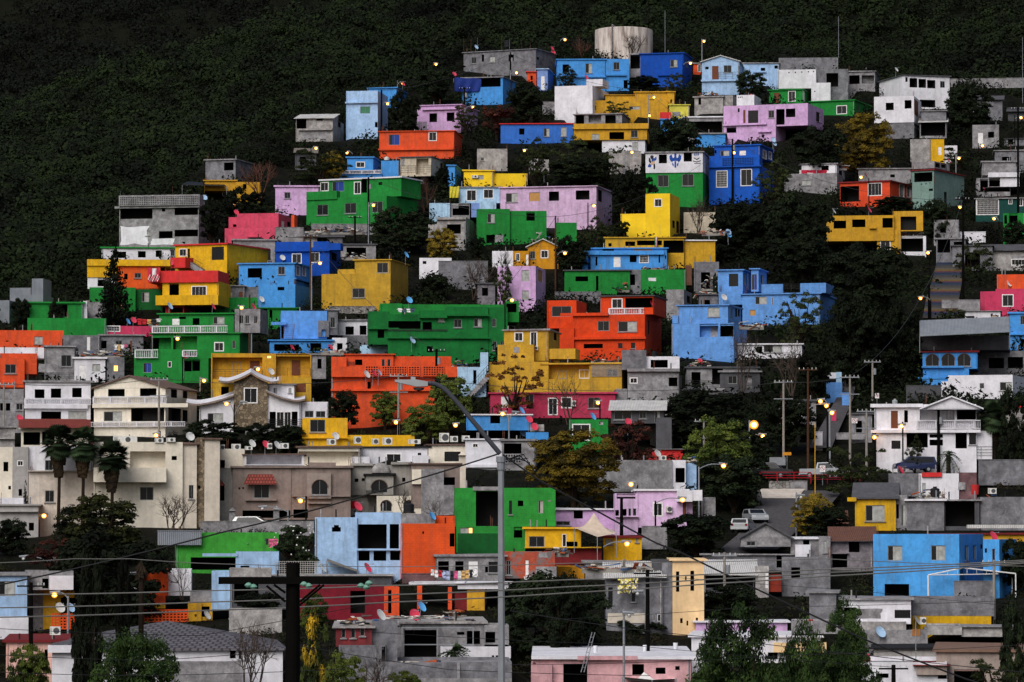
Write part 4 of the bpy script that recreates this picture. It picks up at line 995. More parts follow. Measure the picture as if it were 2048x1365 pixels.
V grn2|1310 180 1510 720|o=.1 d=5|t 1350 295 1392 380;t 1355 525 1400 620;t 1435 530 1475 570
V grn|1490 115 1625 330|o=1 d=5|k 1495 140 1600 230
H pale sky blue low house|with one square hole above the orange terraced house|pal2|0 565 595 690|d=6|d 498 583 523 625;b 350 670 580 690
H pale blue stair house|with tall dark doorway and steep outdoor stairs|pal2|995 790 1290 1080|d=5|d 1158 822 1190 960;S 1100 830 1320 1070
V pal2|1230 640 1310 830|o=.4 d=3|
D 503 107 sky
D 533 517 pale
C laundry|small clothes pegged on a line above the dark green house|402 185 545 240
M 455 405 545
R 940 690 1100 790 stone and pipe rubble
T 960 640 5.1125
H mustard upper house|with roof slab, white door and rounded lower terrace|must2|245 95 700 420 815|roof=s rc=conc d=7|w 357 133 437 217;w 517 125 582 292;d 755 130 783 210;A 553 270 590 310
V must2|180 255 550 440|o=-1.2 d=2|x 342 278 405 342
V must2|710 295 975 400|o=-.4 d=3|
V must2|90 430 700 740|o=-2 d=6|
V must2|640 440 1450 715|o=-1.9 d=8 roof=s rc=must2|k 705 450 1118 605;c 805 520 888 603;w 1018 513 1117 597;K 1140 435 1445 580;t 1295 505 1405 578
H raspberry pink long house|with white framed door and air conditioner below mustard house|rasp|105 740 1385 985|roof=s rc=pink2 d=8|W 215 785 295 900;t 460 765 550 860;w 700 803 790 970;w 835 795 935 900;A 930 825 978 885;t 1105 795 1225 905
V conc|1390 705 1505 870|o=.4|
H grey plaster block house|with small framed window and open roof patio|conc|1510 510 2035 830|d=7|w 1535 595 1607 648;d 1930 590 2030 680;s 1505 500 2040 530
V blk|1450 310 1700 510|o=1|
V wht|1620 375 2040 500|o=1.5|k 1745 410 1920 490
H dark tin roofed shack|with white rippled roof sheets and dim windows|dgrey|1340 890 1880 1060|roof=m rc=white|t 1370 930 1550 1020;t 1630 920 1700 1010;c 1785 910 1840 1060
V dgrey|1800 1000 1960 1290|o=-.5|
H bright blue low house|with thin white roof edge behind a double lamp post|sky|-140 960 520 1130|roof=s rc=wht d=6|k 105 980 205 1060;c 205 990 210 1060
V dirty|515 1070 655 1140|o=-.4 d=3|
V sky|470 1150 700 1200|o=-.8 d=3|
H small green house|with white framed blue gate behind the yellow tree|grn|910 1020 1310 1320|d=6|w 948 1070 1122 1230;c 1215 1040 1260 1075
D 425 930 sky
D 502 1020 red
D 555 1095 red
D 438 1160 pale
D 727 395 red
D 1152 990 sky
D 1515 1045 red
J 1780 370 320 60 black
R 1150 385 1400 440 scrap sheets
T 1340 640 5.1125
R 200 390 420 480 rusty pieces
H grey balcony house|with rusty scrap on its roof under the white flat house|conc|170 480 900 720|roof=s rc=dgrey d=7|k 220 535 312 690;d 430 500 540 660;b 165 620 440 700;s 90 700 560 725
H shadowed grey house|behind the leaning bare tree|dgrey|-20 570 120 740|d=5|k 0 580 80 680
H blue stair side wall house|at the head of the sloping lane|corn|1600 640 1760 820|d=4|
V pal2|1700 535 1755 650|o=.5 d=2|
V wht|1565 540 1700 600|o=1 d=3|
X low blue stair wall|stepping down beside the sloping lane|corn|1760 750 1840 900
X magenta wall end|beside the lane under the glowing lamps|pink2|1650 930 1700 1060
X white sloping lane wall|under the tall street lamp poles|wht|1480 1150 1560 1310
X pale lane kerb wall|right of the sloping lane|conc|1700 1160 1990 1190
D 305 428 red
T 1700 500 5.885
H orange topped pink house|with white framed window at the right edge|pink2|1715 460 2070 710|d=6|w 1795 530 1920 665
V org|1730 290 2070 460|o=.3|
V pink2|1535 490 1715 700|o=.2|
H low white house|with brown blind above the big metal roof|wht|1355 715 1770 805|roof=s rc=conc d=5|d 1365 780 1465 805;p 1660 770 1750 790
H blue arched house|with three arched windows and brick red cornice|sky|855 1190 1500 1400|roof=s rc=maroon d=8|H 890 1228 1048 1370;H 1078 1222 1235 1370;H 1265 1222 1420 1370;s 845 1370 1340 1390;k 1580 1140 1780 1185
V sky|860 1390 1400 1500|o=.05|s 800 1500 1360 1520
V sky|830 1520 1360 1600|o=-.2|
V dgrey|840 1010 1880 1180|o=2|
N large grey corrugated metal roof|sloping over the blue arched house|820 785 1880 1015
H right edge blue house|with white ledge and thin windows|sky|1880 735 2070 1165|roof=s rc=sky|t 2005 775 2060 880;s 1875 990 2060 1005;d 2010 1050 2060 1150
X grey lane wall|along the painted stairs on the right|conc|1080 595 1530 700
D 1868 400 white
T 1648 690 5.1125
H grey concrete shell house|with open square bays right of the blue arches|conc|1425 65 2060 305|d=6|k 1480 145 1535 190;k 1685 135 1840 240;k 1880 125 2035 240;x 1450 150 1660 240
H white sloped side house|below the grey concrete shell with a long parapet|wht|1270 310 1930 540 2060|d=7|t 1592 393 1637 447;c 1798 382 1922 468
V wht|1200 375 1275 520|o=.3 d=4|
X dark plank fence wall|at the foot of the white sloped side house|dgrey|840 420 1200 600
H white balcony house|with long white balusters and central gable|wht|520 610 1560 1290|d=9|D 685 675 755 855;d 820 670 858 795;k 980 660 1335 770;k 1358 655 1555 765;c 1255 665 1330 765;r 945 770 1600 860;s 480 870 1600 900;g 690 980 782 1065;d 1080 915 1215 950;d 1080 970 1215 1030;k 1345 890 1460 1060;g 1483 890 1578 1020;k 845 890 1060 1050;s 475 605 1010 640
V wht|1010 650 1600 660|o=-1.2 roof=g rc=wht peak=535 d=9|
V wht|1490 880 1720 1170|o=.3|b 1490 1040 1720 1160
H low red and white front house|behind the palm at the right edge|dirty|1850 625 2060 840|roof=s rc=red|b 1930 745 2060 820
X grey block yard wall|at the right edge below the palms|blk|1580 1180 2060 1400
D 780 1282 red
J 725 630 555 55 grey
J 1095 575 515 0 none
T 0 820 5.1125
H cream modern house|with a deep balcony, stone edged tower and air conditioners on top|cream|955 330 1865 1180|d=9|k 1330 425 1692 590;d 1440 480 1630 585;d 1755 473 1808 515;t 1430 790 1570 925
V cream|955 590 1700 740|o=-1 d=1.2|
V cream2|1865 335 2010 1180|o=.3 roof=s rc=brown|t 1930 770 1980 910
V stone2|2010 285 2090 1180|o=.6 d=6|d 2022 775 2050 808
V cream2|2090 285 2245 1180|o=.1 roof=s rc=brown d=6|
H beige flat house with two storeys|behind the palms, white upper wall and dark tall windows|beige|290 630 960 1180|d=8|t 460 825 555 945;s 285 622 960 632
V wht|285 372 950 630|o=.6 d=6|t 460 515 540 620
V grey2|125 380 285 1180|o=.2|w 180 522 235 572;d 190 810 225 880
V cream|-20 380 125 1000|o=.4|d 35 533 85 630;d 85 778 112 815
H grey modern house|with one square window at the left edge|grey2|-20 960 390 1290|roof=s rc=grey2 d=7|d 295 1155 347 1235;s -20 1035 390 1045
V wht|-20 900 240 970|o=1|
H tiled porch house|with red clay roof and two arches above the palms|cream|215 100 900 370|roof=t rc=tile d=5|k 240 230 410 360;k 430 225 560 360;s 190 185 890 200
H white patched house|low at the left edge beside the white balustrade house|dirty|-20 165 150 375|roof=s rc=conc|s -20 290 150 300
X grey corrugated yard fence|below the bare bushes|metal|1610 1240 2060 1340
D 1942 280 white
Q 1585 292 1672 338
Q 1703 287 1795 328
Q 1160 270 1405 342
T 340 720 5.1125
H pagoda roofed house|with a brown stone tower and upswept white eaves|wht|300 480 650 720|roof=q rc=wht d=8 swoop=L|c 385 548 545 640
V stone2|650 250 1000 690|o=-.3 roof=Q rc=wht|w 760 290 890 440
V wht|1000 240 1270 440|o=.5 roof=s rc=conc|c 1058 288 1092 358;c 1212 290 1242 340
V wht|1000 440 1340 690|o=-.1 roof=R rc=wht|d 1018 532 1085 680;w 1088 532 1165 680;w 1168 532 1238 680;d 1240 530 1305 670;b 790 610 1350 695
V wht|1345 430 1615 680|o=.2|t 1378 522 1468 590;t 1492 525 1590 590
V conc|770 695 1080 730|o=-1 d=2|
V must2|470 230 650 450|o=3.5 d=3|d 523 275 602 358
V must2|1270 190 1440 425|o=2.5 d=3|D 1290 245 1390 332
H bright yellow garage house|with one grey boarded square window|yel|1355 595 1815 900|d=7|t 1432 612 1588 740;s 1350 795 1900 805
V yel|1810 770 2500 910|o=.3 d=6|
D 205 788 white
D 838 858 white
D 978 868 red
D 1093 875 white
Q 995 853 1045 912
Q 1128 853 1215 908
Q 510 868 562 925
Q 630 862 725 922
Q 768 885 845 922
Q 1605 810 1700 870
Q 1880 785 1955 858
D 1692 782 white
T 640 820 5.1125
Q 530 295 600 355
Q 640 285 740 358
Q 905 303 1030 350
Q 1220 238 1320 330
Q 1330 270 1410 330
Q 1450 265 1530 325
H cream terraced row house|with recessed porch and curved parapet ends|cream|-225 370 410 600|o=3.5 d=6 roof=s rc=brown|k -220 425 410 570;d 65 455 235 565
H long white terraced row house|with brown grille window and pale sconces|wht|415 370 1115 560|o=4 d=6 roof=s rc=black|w 680 450 828 530;d 1000 440 1035 465
V cream|1110 345 1485 560|o=-.1 d=6 roof=s rc=brown|g 1272 428 1438 528
V wht|325 480 510 550|o=-2|
V wht|950 468 1120 545|o=-2|
H white cube house|beside the street lamp pole with a tiny square window|wht2|1485 290 1860 570|roof=s rc=wht2 d=7|w 1562 347 1615 384;s 1490 560 1860 590
H grey canopy house|with dark soffit right of the white cube house|conc|1860 300 2200 600|roof=s rc=conc d=7|k 1880 345 2060 450;L 1890 450 2060 550
H grey dome house|with a white half dome over an arched window|grey3|315 565 930 1010|d=8|d 355 703 392 738;d 427 700 457 730;d 840 695 873 735;s 315 548 540 572;s 725 535 930 560;s 315 862 600 874
V grey3|470 650 750 870|o=-1.5 d=2 roof=s rc=black|H 520 715 692 850;b 475 825 640 858
H brown townhouse|with gabled brick niche and square turret|taupe|930 540 1430 1000|roof=s rc=brown d=7|k 1265 690 1380 770
V cream|940 610 1040 760|o=-.3|
V conc|1035 605 1265 1050|o=-1|
V conc|1265 770 1370 1050|o=-1.1|
H cream porch house|with sloping brown roof and twin arches behind bare branches|cream|580 880 1045 1050|d=6|H 618 925 735 1040;H 855 925 960 1040
X thin pale gate column|beside the brown townhouse|cream2|1420 465 1490 765
Y 520 722 540 645 white half dome
J 908 1055 945 110 black
C redflag|red and blue pennant cloth beside the satellite dish|290 930 370 1010
D 385 990 red
D 1145 1088 sky
T 440 900 5.1125
H taupe townhouse with tiled awning|over its square double window|taupe|130 165 725 700|roof=s rc=taupe d=8|t 345 355 505 495;z 240 250 585 355;s 258 500 580 520;k 230 620 720 710;d 190 385 208 405;d 228 382 246 402
V grey3|-120 195 128 700|o=.4|k 0 355 45 520;z -60 310 60 370
V taupe|725 165 1335 700|o=.1 roof=s rc=taupe d=8|H 935 305 1105 460;k 750 610 900 710;s 895 480 1135 500;s 735 470 1330 480;s 895 535 1135 552
V taupe|905 130 1185 180|o=.1|
V taupe2|890 240 1135 470|o=-.2 d=1 roof=f|H 935 305 1105 460
V cream|-120 -10 250 190|o=3.5 d=5|d 0 105 50 190
V wht|250 40 860 160|o=3 d=6 roof=s rc=brown|k 270 40 835 150;d 500 85 660 145
X pale concrete street wall|in front of the townhouses|conc|-200 735 960 850
X white fence pier|with a pyramid cap in front of the townhouses|conc|95 625 155 740
X white street pier|under the taupe townhouse garage|conc|545 610 605 740
H lime green yard wall house|with pale curtain pole behind the dark bush|lgrn|-450 845 600 1230|d=4|k -300 1100 160 1230
H pale blue brick house|with a large open bay and ledge windows beneath|pale|970 690 1400 1250|d=8|d 1145 792 1235 838;d 1165 770 1215 792
V pale|1385 640 1850 1250|o=.2 d=7|k 1410 762 1705 1010;k 1735 760 1830 1010;k 1415 1035 1530 1135;k 1570 1035 1700 1135;k 1740 1035 1840 1130;s 1400 1012 1860 1028
V pale|160 1040 600 1220|o=-1.5 d=5|d 210 1185 300 1215
V pale|-180 1060 180 1090|o=-1.6 d=1|
X white lattice railing|on a rooftop behind the black crossarm|iron|560 1140 1040 1285
D 255 995 white
D 1052 1210 white
D 1505 1210 red
D 1528 1340 green
N rusty lean-to sheet roof|sloping down against the pale blue brick house|1090 1095 1410 1245
C laundry|pink and blue laundry beside the white blossom bush|480 905 575 995
T 800 940 5.1125
H orange brick house|rough unplastered front next to the pale blue brick house|brk|5 550 560 1065|d=8|d 508 650 560 785;d 228 630 246 655
V conc|10 450 360 550|o=1|
V brk|355 470 560 550|o=2|
H big green block house|with a tall dark doorway behind the street lamp pole|grn3|555 185 1590 580|d=9|k 775 215 1005 690;g 1115 315 1145 455;d 1205 315 1260 372;c 1415 315 1465 445;x 1510 310 1545 325
V grn3|575 580 1280 820|o=-.02 d=9|c 615 592 700 650;l 700 592 742 650;k 1165 580 1250 695
V dgrn|590 650 1010 820|o=-.5 d=.5|
V conc|745 172 1010 212|o=-.1 d=2|
H yellow flat house|with dark double window and maroon front band|yel|1280 585 1850 810|roof=s rc=yel d=6|t 1318 680 1478 790;w 1662 660 1698 785;d 1700 735 1815 785
V yel|1275 790 2060 800|o=-.8|
V maroon|1580 800 2060 920|o=-.3|
H long grey veranda house|with brick patches, laundry and pale slab roof|conc|375 865 1070 1160|roof=s rc=conc d=7|k 390 935 500 1050;d 565 935 650 1045;W 700 935 795 1090;g 905 940 1000 1050;d 870 990 900 1050
V brk2|1070 840 1510 1110|o=.2 d=6|t 1085 928 1135 1075;W 1283 925 1315 1090;x 1415 840 1510 900
V brk2|1510 835 1585 1000|o=.1|
V conc|1390 990 1600 1110|o=-.4|
H orange column patio house|with pale slab roof and mustard panel|wht|590 1155 1110 1220|roof=s rc=wht d=6 o=-.5|
V org|175 1185 225 1370|o=0 d=.4|
V org|490 1200 530 1370|o=0 d=.4|
V must|685 1215 865 1370|o=.2|
V maroon|560 1250 690 1370|o=.4|
V wht|90 1150 660 1180|o=0 d=5|
X dark pink yard wall|with white paint smear beside the orange brick house|dirtpink|20 1065 370 1160
C laundry|dark clothes and a red shirt on the line by the veranda house|330 1010 770 1110
D 327 475 sky
T 1080 860 5.1125
H pink flat annex|with dark square opening behind the tan tent|lil|160 800 765 1000|roof=s rc=wht d=6|k 345 825 438 908;t 160 935 308 978
H pale pink corner house|with white scalloped canopies and framed window|lil3|985 605 1500 1000|roof=s rc=wht d=8|w 1160 750 1250 880;A 1285 780 1350 845;D 1460 740 1500 875
V lil3|765 650 1000 1060|o=-.1|k 785 640 975 705;d 770 820 808 890;d 850 810 885 880;t 905 805 930 880;t 950 805 985 880;s 770 880 1010 892
V lil3|1410 730 1560 890|o=.4|D 1458 740 1500 875
V wht|1400 620 1560 735|o=-.8 d=2|
V wht|1560 615 1660 725|o=-.7 d=2|
V conc|1680 690 1795 920|o=1|
H smeared grey wall house|with faint graffiti scrawl and air conditioner on top|smear|610 310 1350 600|d=7|
V wht|1350 310 1490 610|o=.3|k 1385 390 1480 540
V pale|1490 340 1600 610|o=1|
H dark red roof house|half hidden by the tall dark bush|red|1120 190 1460 310|roof=s rc=conc|
H yellow box house|with maroon roof trim in front of the pink corner house|yel|650 1085 1040 1320|roof=s rc=maroon d=5|c 668 1120 740 1175;c 980 1105 1005 1150
N beige tent canopy|peaked fabric beside the yellow flat house|350 850 780 1095
D 1200 245 white
Q 1215 265 1290 312
J 1275 290 195 70 black
X grey shop front|below the pale pink corner house|conc|1040 990 1300 1180
R 1500 250 1600 345 red plastic crates
T 1400 900 6.012
H grey hip roof house|with a white membrane on one slope beside the lane|conc|490 1060 1090 1165|roof=g rc=dgrey peak=890 d=7|t 558 1100 668 1155
V conc|1090 1050 1430 1420|o=.3 roof=s rc=wht|d 1240 1085 1315 1145
V conc|1430 1040 1570 1420|o=-.1|c 1490 1095 1520 1235
H long grey block workshop|with sagging slab edge and gate frame|blk|30 1250 1100 1420|roof=s rc=conc d=7|k 920 1150 1085 1420;b 60 1300 300 1420
V wht|1145 1140 1330 1300|o=-.5|k 1290 1250 1340 1300
H dirty pink plaster house|with one dark square opening and rusted sheets on top|dirty2|1575 1045 2080 1420|roof=m rc=rust d=7|d 1790 1100 1918 1232;s 1580 1240 1790 1250;k 1590 1255 1770 1420
X rough stone retaining wall|above the lane under red railings|stone|830 385 1075 500
X plain concrete retaining wall|right of the rough stone retaining wall|conc|1075 380 1290 500
T 1648 920 5.1125
H yellow cottage with grey gabled roof|and one wide curtained window|yel3|318 385 735 700|roof=h rc=dgrey d=7|c 425 465 620 628
V yel3|238 385 330 425|o=-.3|
V conc|735 360 850 680|o=.4|d 740 455 765 600;c 790 460 835 680
H grey block lean-to house|with black water tank on its pale roof|blk|850 400 1230 680|roof=s rc=wht d=6|
V dgrey|1240 400 1590 690|o=.3 roof=s rc=conc|k 1240 415 1540 680
V blk|1600 380 2060 700|o=.6|
H white and red patchwork house|with plastic tanks and tarps on its terrace|wht|970 140 1380 345|roof=f d=6|c 1005 240 1040 345;x 1370 230 1450 310
V red|1000 130 1205 175|o=-.2 d=1|
V dirtpink|1370 130 1560 340|o=.2|
V blk|660 140 970 360|o=.2|
H mustard band house|behind the big light blue house with a maroon cornice|must|1080 750 2060 900|roof=s rc=maroon d=6|
V white|1460 665 2060 700|o=0 d=2|
H big light blue house|with three curtained windows and a dark garage door|sky2|505 760 1385 1400 1630|d=9|c 650 878 800 1032;c 1093 875 1240 1030;c 1440 873 1480 1028;c 1525 870 1560 1025;k 620 1270 870 1400;d 1600 865 1620 910
V sky2|1630 815 1795 1400|o=1 d=7|d 1645 905 1665 950;t 1720 910 1748 1080
X grey roof block|with slab cap in front of the big light blue house|blk|1330 1245 1740 1400
N white steel frame canopy|leaning against the big light blue house|1065 1095 1960 1180
J 1135 380 278 95 black
D 1730 785 red
D 780 108 red
Q 1675 290 1760 348
J 1545 355 255 85 red
T 0 1098 5.1125
H pale blue flat house|with brown curtained window at the bottom left edge|pale|-20 250 275 830|d=7 roof=s rc=conc|c -10 330 155 485
V conc|280 225 750 420|o=.8 d=5|d 432 305 495 405
V wht|505 275 750 420|o=.3|
V wht|-20 690 290 850|o=-1|
H mustard side house|behind the leaning cable pole at the lower left|must|440 410 620 790|d=7 roof=s rc=must|
V must|620 405 760 500|o=.2|k 622 500 758 650
V conc|325 410 440 790|o=.3|
H vivid orange house|with red brick lattice terrace behind the dark trunks|org|1120 245 1470 560|roof=s rc=conc d=7|W 1325 350 1415 500;s 1075 485 1185 500
V brk|1470 215 1720 480|o=.2|
V org|1465 480 1690 610|o=-.4 d=4|
V wht|1720 210 1955 480|o=.8 d=5|
V must|1465 560 1690 610|o=-.6 d=1|
V must|1920 545 2060 700|o=-.2|d 1990 670 2012 695
X orange lattice brick fence|with pierced holes left of the dark trunks|brk|525 660 760 825
X orange pierced brick parapet|behind the dark tiled roof|brk|1355 620 1925 750
H pale pink flat house|with maroon fascia at the bottom left|pinkpale|60 930 800 1300|roof=s rc=maroon d=12|d 455 1030 490 1200
H dark tiled roof house|white walls under a broad charcoal hip roof|wht|530 1020 2890 1560|roof=h rc=chartile d=15 peak=735|d 2350 1000 2410 1120;t 2440 1005 2475 1130;t 2695 985 2730 1090;s 490 985 1000 1060
V conc|1700 1160 2480 1500|o=-3 d=2|
J 185 825 715 80 grey
Q 515 795 622 880
D 1098 168 red
D 718 605 pale
D 612 605 white
T 380 1098 5.1125
H low grey rooftop shack|with pots and a wire cage behind the black crossarm|dirty|400 200 830 290|d=5|
V pale|220 230 410 620|o=.5|
V dgrey|410 285 985 620|o=.3|k 450 330 700 560
V conc|0 440 240 560|o=.8|
V must|0 545 230 700|o=.6|k 100 590 200 700
H black ledge house|under the pale blue brick house with a long pale slab|dgrey|840 265 2060 400|roof=s rc=dirty d=8 o=1|
H crimson fronted house|behind the black utility pole with weathered red wall|crim|1100 385 1985 700|d=7|d 1640 430 1790 660
V org|1985 390 2140 690|o=-.2 d=5|k 2025 420 2060 660
H dim red stucco house|with three shuttered windows and timber heap on its roof|dimred|1490 790 1860 1000|roof=s rc=dirty d=10|t 1550 820 1590 910;t 1645 810 1690 910;t 1740 800 1785 890
V blk|1520 985 2000 1365|o=-.5|d 1960 1000 2000 1150
V blk|1860 740 2120 1180|o=.4|
H white walled house|with grey wall tops under the dark tiled roof|wht|-20 1130 540 1480|d=1|d 130 1290 180 1365
D 170 680 white
D 1360 200 pale
Q 560 680 790 790
Q 400 705 550 770
X old grey parapet wall|behind the air conditioners on the tiled roof|dirty|400 615 940 830
R 1560 640 1980 780 pile of timber
T 740 1098 5.1125
H brick and block ruin|with orange hollow bricks above grey blocks|blk|-20 760 330 1150|roof=s rc=conc d=7 o=.5|
V brk2|45 770 230 860|o=-.1|
V conc|230 740 330 1160|o=-.1|
H cluttered rooftop house|with a dark steel trellis and junk under a white slab|conc|330 740 1170 1160|roof=s rc=dirty d=12|k 340 830 680 1110;k 990 840 1125 975;d 890 850 965 880
V wht|720 1000 1440 1120|o=-1|d 1245 1090 1270 1110;d 1285 1090 1325 1110
V conc|1170 780 1420 980|o=-.3|k 1180 850 1280 960
H long grey block front|along the bottom behind the grey lamp pole|blk|60 1160 1450 1330|roof=f d=8 o=-1|
V conc|890 1165 920 1330|o=-.1 d=.3|
V conc|60 1325 1450 1500|o=-.3|
X steel trellis frame|tall rusty grid in front of the cluttered rooftop house|iron2|320 800 1060 1160
D 457 680 red
D 525 595 sky
D 108 680 white
N crumpled white tarpaulin sheets|on the cluttered rooftop house beside the red dish|160 680 720 720
R 720 580 1060 740 jumble of broken furniture
T 1020 1098 5.1125
R 700 150 1450 215 torn bags and sheets
H storm damaged grey house|with torn white roofing and yellow foam hanging down|blk|985 250 1560 810|roof=m rc=white d=7|g 1005 395 1050 565;g 1245 440 1280 540;w 1465 670 1480 740;w 1510 670 1538 740
V cream2|1000 660 1390 760|o=-.05 d=5|
V blk|1555 140 1660 820|o=.3|
H peach tower house|tall and narrow with two thin slit windows|peach|1662 100 1985 815|d=7 roof=s rc=peach|d 1698 232 1730 440;d 1845 225 1882 430;d 1740 710 1765 760;d 1805 735 1822 785;d 1900 705 1922 750;d 1790 282 1806 320
V dgrey|1450 110 1660 240|o=1|
H low grey slab house|with long rough slab above the storm damaged house|conc|770 125 1500 300|roof=s rc=conc d=6|
V och|470 180 760 290|o=.3|
H pale pink house with broad white roof|and buckets standing on it at the bottom|pinkpale2|265 1100 1850 1470|roof=w rc=wht d=13 peak=995|k 545 1175 790 1400;k 1250 1180 1370 1290;d 1490 1215 1590 1280;d 1690 1200 1735 1240;s 690 1095 1300 1135
V pinkpale2|215 1180 430 1420|o=-.5|
N rippled white roofing sheets|beside the storm damaged house|140 265 450 315
N torn yellow insulation foam|hanging from the storm damaged house|1100 290 1310 450
N white hip canopy|at the bottom below the dark pole|1150 1260 1700 1340
J 873 1062 992 46 bucket
J 1378 1052 985 40 bucket
J 1692 1028 962 48 bucket
T 1340 1098 5.1125
H carport house|with rippled white awning and rusty sheets beside the peach tower|dgrey|345 220 860 480|roof=m rc=white d=6|k 360 230 850 400
V dirty|875 180 1010 470|o=-.3|W 975 245 1005 400
V rustred|1015 270 1140 440|o=0|
H bluish grey block house|with unplastered block front beside the red gate|blk|1145 90 1640 470|d=7|k 1240 190 1330 300
H grey block tank tower|slim and windowless above the leafy tree|blk|1425 430 1700 760|roof=s rc=conc d=4|
H pink low house|half hidden behind the foreground tree with a red bucket|lil|265 740 1200 880|roof=s rc=wht d=6|
H white long low house|behind the foreground leafy tree|wht|220 880 1540 1140|roof=s rc=wht d=8|d 1000 1060 1100 1130
V conc|1240 740 1900 870|o=.5|
V peach|1060 960 1600 1060|o=-.5|
J 1440 755 722 50 red
T 1648 1098 5.1125
H white utility house|with two fan units and dark barred window|wht|185 500 645 770|roof=s rc=conc d=7|k 170 600 330 720;x 325 610 600 715
V wht|645 500 890 770|o=-.1 roof=s rc=conc|g 722 625 885 710
V dirty|150 745 840 830|o=-1|
H dark block house with yellow base|right of the white utility house|blk|900 500 1740 690|d=6|
V yel3|905 685 1710 770|o=0|
H grey bottom right house|with orange patch and flat pale roofs|conc|300 830 1060 960|roof=f d=9|
V brk3|900 825 985 890|o=-.03 d=1|
V dirty|1060 790 1410 880|o=0 d=6|
V dirty|1405 790 1990 900|o=.2 roof=s rc=conc|
H grey shed with a tarred roof|at the bottom right above the white roof|grey2|510 1010 1180 1160|roof=s rc=black d=11|
H beige flat roof house|with brown fascia at the bottom right corner|taupe2|1150 1030 2060 1470|roof=s rc=brown2 d=12|k 1330 1235 1640 1400
V pinkpale|1170 1115 2060 1250|o=.1|
H white painted roof house|with a fan unit and ridged roof at the bottom right|wht|380 1160 1260 1500|roof=f d=9|k 530 1275 660 1320;k 1165 1280 1330 1330
V taupe2|945 1185 1255 1290|o=-.3 roof=s rc=maroon|
Q 520 680 620 750
Q 980 700 1040 770
Q 850 1165 942 1290
D 575 855 pale
D 420 1110 red
D 945 735 white
D 1825 195 red
M 680 590 745
M 938 740 1200
T 0 0 1
H small grey ruin hut|with a dark gap right of the dark green ruin|blk|1388 524 1438 585|d=5|k 1402 545 1420 580
H tiny block shed|between the cornflower house and the grey rear house|blk|1398 588 1436 628|d=4 roof=s rc=dgrey|d 1408 600 1420 620
H shadowed block hut|on the slope above the mustard open roof house|conc|1600 330 1652 372|d=5 roof=s rc=dgrey|d 1612 345 1624 360;c 1632 342 1642 356
H little grey hut|below the gravel track at the far right|blk|1946 196 2005 236|d=5 roof=m rc=dgrey|d 1960 214 1976 234
H dim plaster hut|with a pale door on the far right slope|conc|1945 250 1998 292|d=5|W 1956 266 1966 292;d 1976 264 1988 276
H grey cube hut|right of the glowing lamp on the far right slope|blk|1990 300 2052 345|d=5 roof=s rc=conc|d 2004 314 2022 330
H pale stone walled hut|beside the dark teal house|conc|1868 440 1918 486|d=5|d 1880 452 1892 466
H grey block terrace hut|above the painted lane stairs|blk|1905 490 1985 540|d=5 roof=s rc=dgrey|k 1930 505 1960 535
H faded white hut|below the mustard house slab on the dark slope|dirty|1058 318 1098 348|d=4|d 1070 326 1080 338
H grey hut with tin roof|on the left slope by the brown pole|dgrey|590 302 632 335|d=4 roof=m rc=rustsheet|d 600 314 612 330
H narrow grey hut|left of the torn window pink house|blk|955 566 990 606|d=4 roof=s rc=dgrey|d 964 576 976 592
H small plaster house|beneath the leafless trees on the right|conc|1560 800 1632 850|d=5 roof=s rc=dgrey|d 1574 814 1588 836;t 1604 812 1620 828
H dark block house|beside the sloping lane under the grey balcony house|dgrey|1440 742 1520 782|d=5 roof=s rc=conc|t 1456 752 1474 768;d 1490 752 1504 778
H grey yard hut|left of the white balcony house by the lane|conc|1700 826 1744 880|d=4 roof=s rc=dgrey|d 1712 842 1724 866
H low shed|with a rusty roof left of the yellow cottage|dgrey|1640 1040 1692 1062|d=4 roof=m rc=rust|
H grey backyard shed|between the smeared wall house and the red roof|conc|1300 842 1346 878|d=4 roof=m rc=rustsheet|d 1312 854 1324 876
R 1060 455 1112 486 spilled rubble
R 1392 578 1440 596 broken boards
R 1640 318 1696 338 scattered scrap
R 1395 178 1440 196 jumbled planks
R 1740 470 1790 486 broken bricks
R 1085 1092 1140 1108 old boards
R 1560 1128 1640 1142 low scrap
R 1830 975 1890 996 dark scrap
R 1960 985 2020 1010 red crates and tubs
R 770 1322 900 1334 loose boards
R 640 690 690 706 odds and ends
R 300 640 330 652 odds and ends
T 0 0 1
P dense|1298 230 1408 345|352|dense dark round tree left of the club mural house
P dense|1222 340 1318 450|455|black-green tree below the club mural house and above the yellow tower
P dense|1575 245 1700 360|372|broad dark tree under the lilac house
P autumn|1665 222 1790 345|360|rust orange autumn tree beside the lower green house
P dense|1010 160 1090 262|262|tall dark green tree right of the navy tarp
P dense|775 180 842 285|272|dark leafy tree right of the tall pale blue house
P dense|832 128 912 210|214|dark forest edge tree left of the navy tarp
P red|955 205 1032 262|268|maroon leafed bush between the pink and crimson edged houses
P loose|902 205 962 262|266|thin dark shrub in front of the pink two window house
P loose|1108 132 1160 172|178|scraggy bush in front of the long sky blue house
P dense|1252 150 1325 190|194|low dark bush below the dark bay of the royal blue house
P loose|1326 142 1372 192|196|light green bush against the royal blue house
P dense|1470 140 1535 192|198|dark green bush right of the pale blue gabled house
P loose|1205 198 1262 232|238|rounded olive bush above the concrete post terrace
P bare|1225 66 1300 120|122|leafless tree in front of the white water tank
P barered|1138 68 1192 120|122|rusty leafless tree left of the white water tank
P loose|1030 275 1110 365|372|olive tree below the crimson edged blue house
P loose|1095 265 1180 350|362|grey green tree left of the mustard house slab
P loose|1165 290 1250 368|374|wide dull olive shrub left of the lit plaster wall
P dense|1090 310 1230 372|382|long dark thicket above the long pink house
P bare|1355 375 1440 470|476|bare tree with a dark leaning trunk beside the yellow tower
P dense|1415 398 1560 540|520|wide black-green tree mass below the vivid blue house
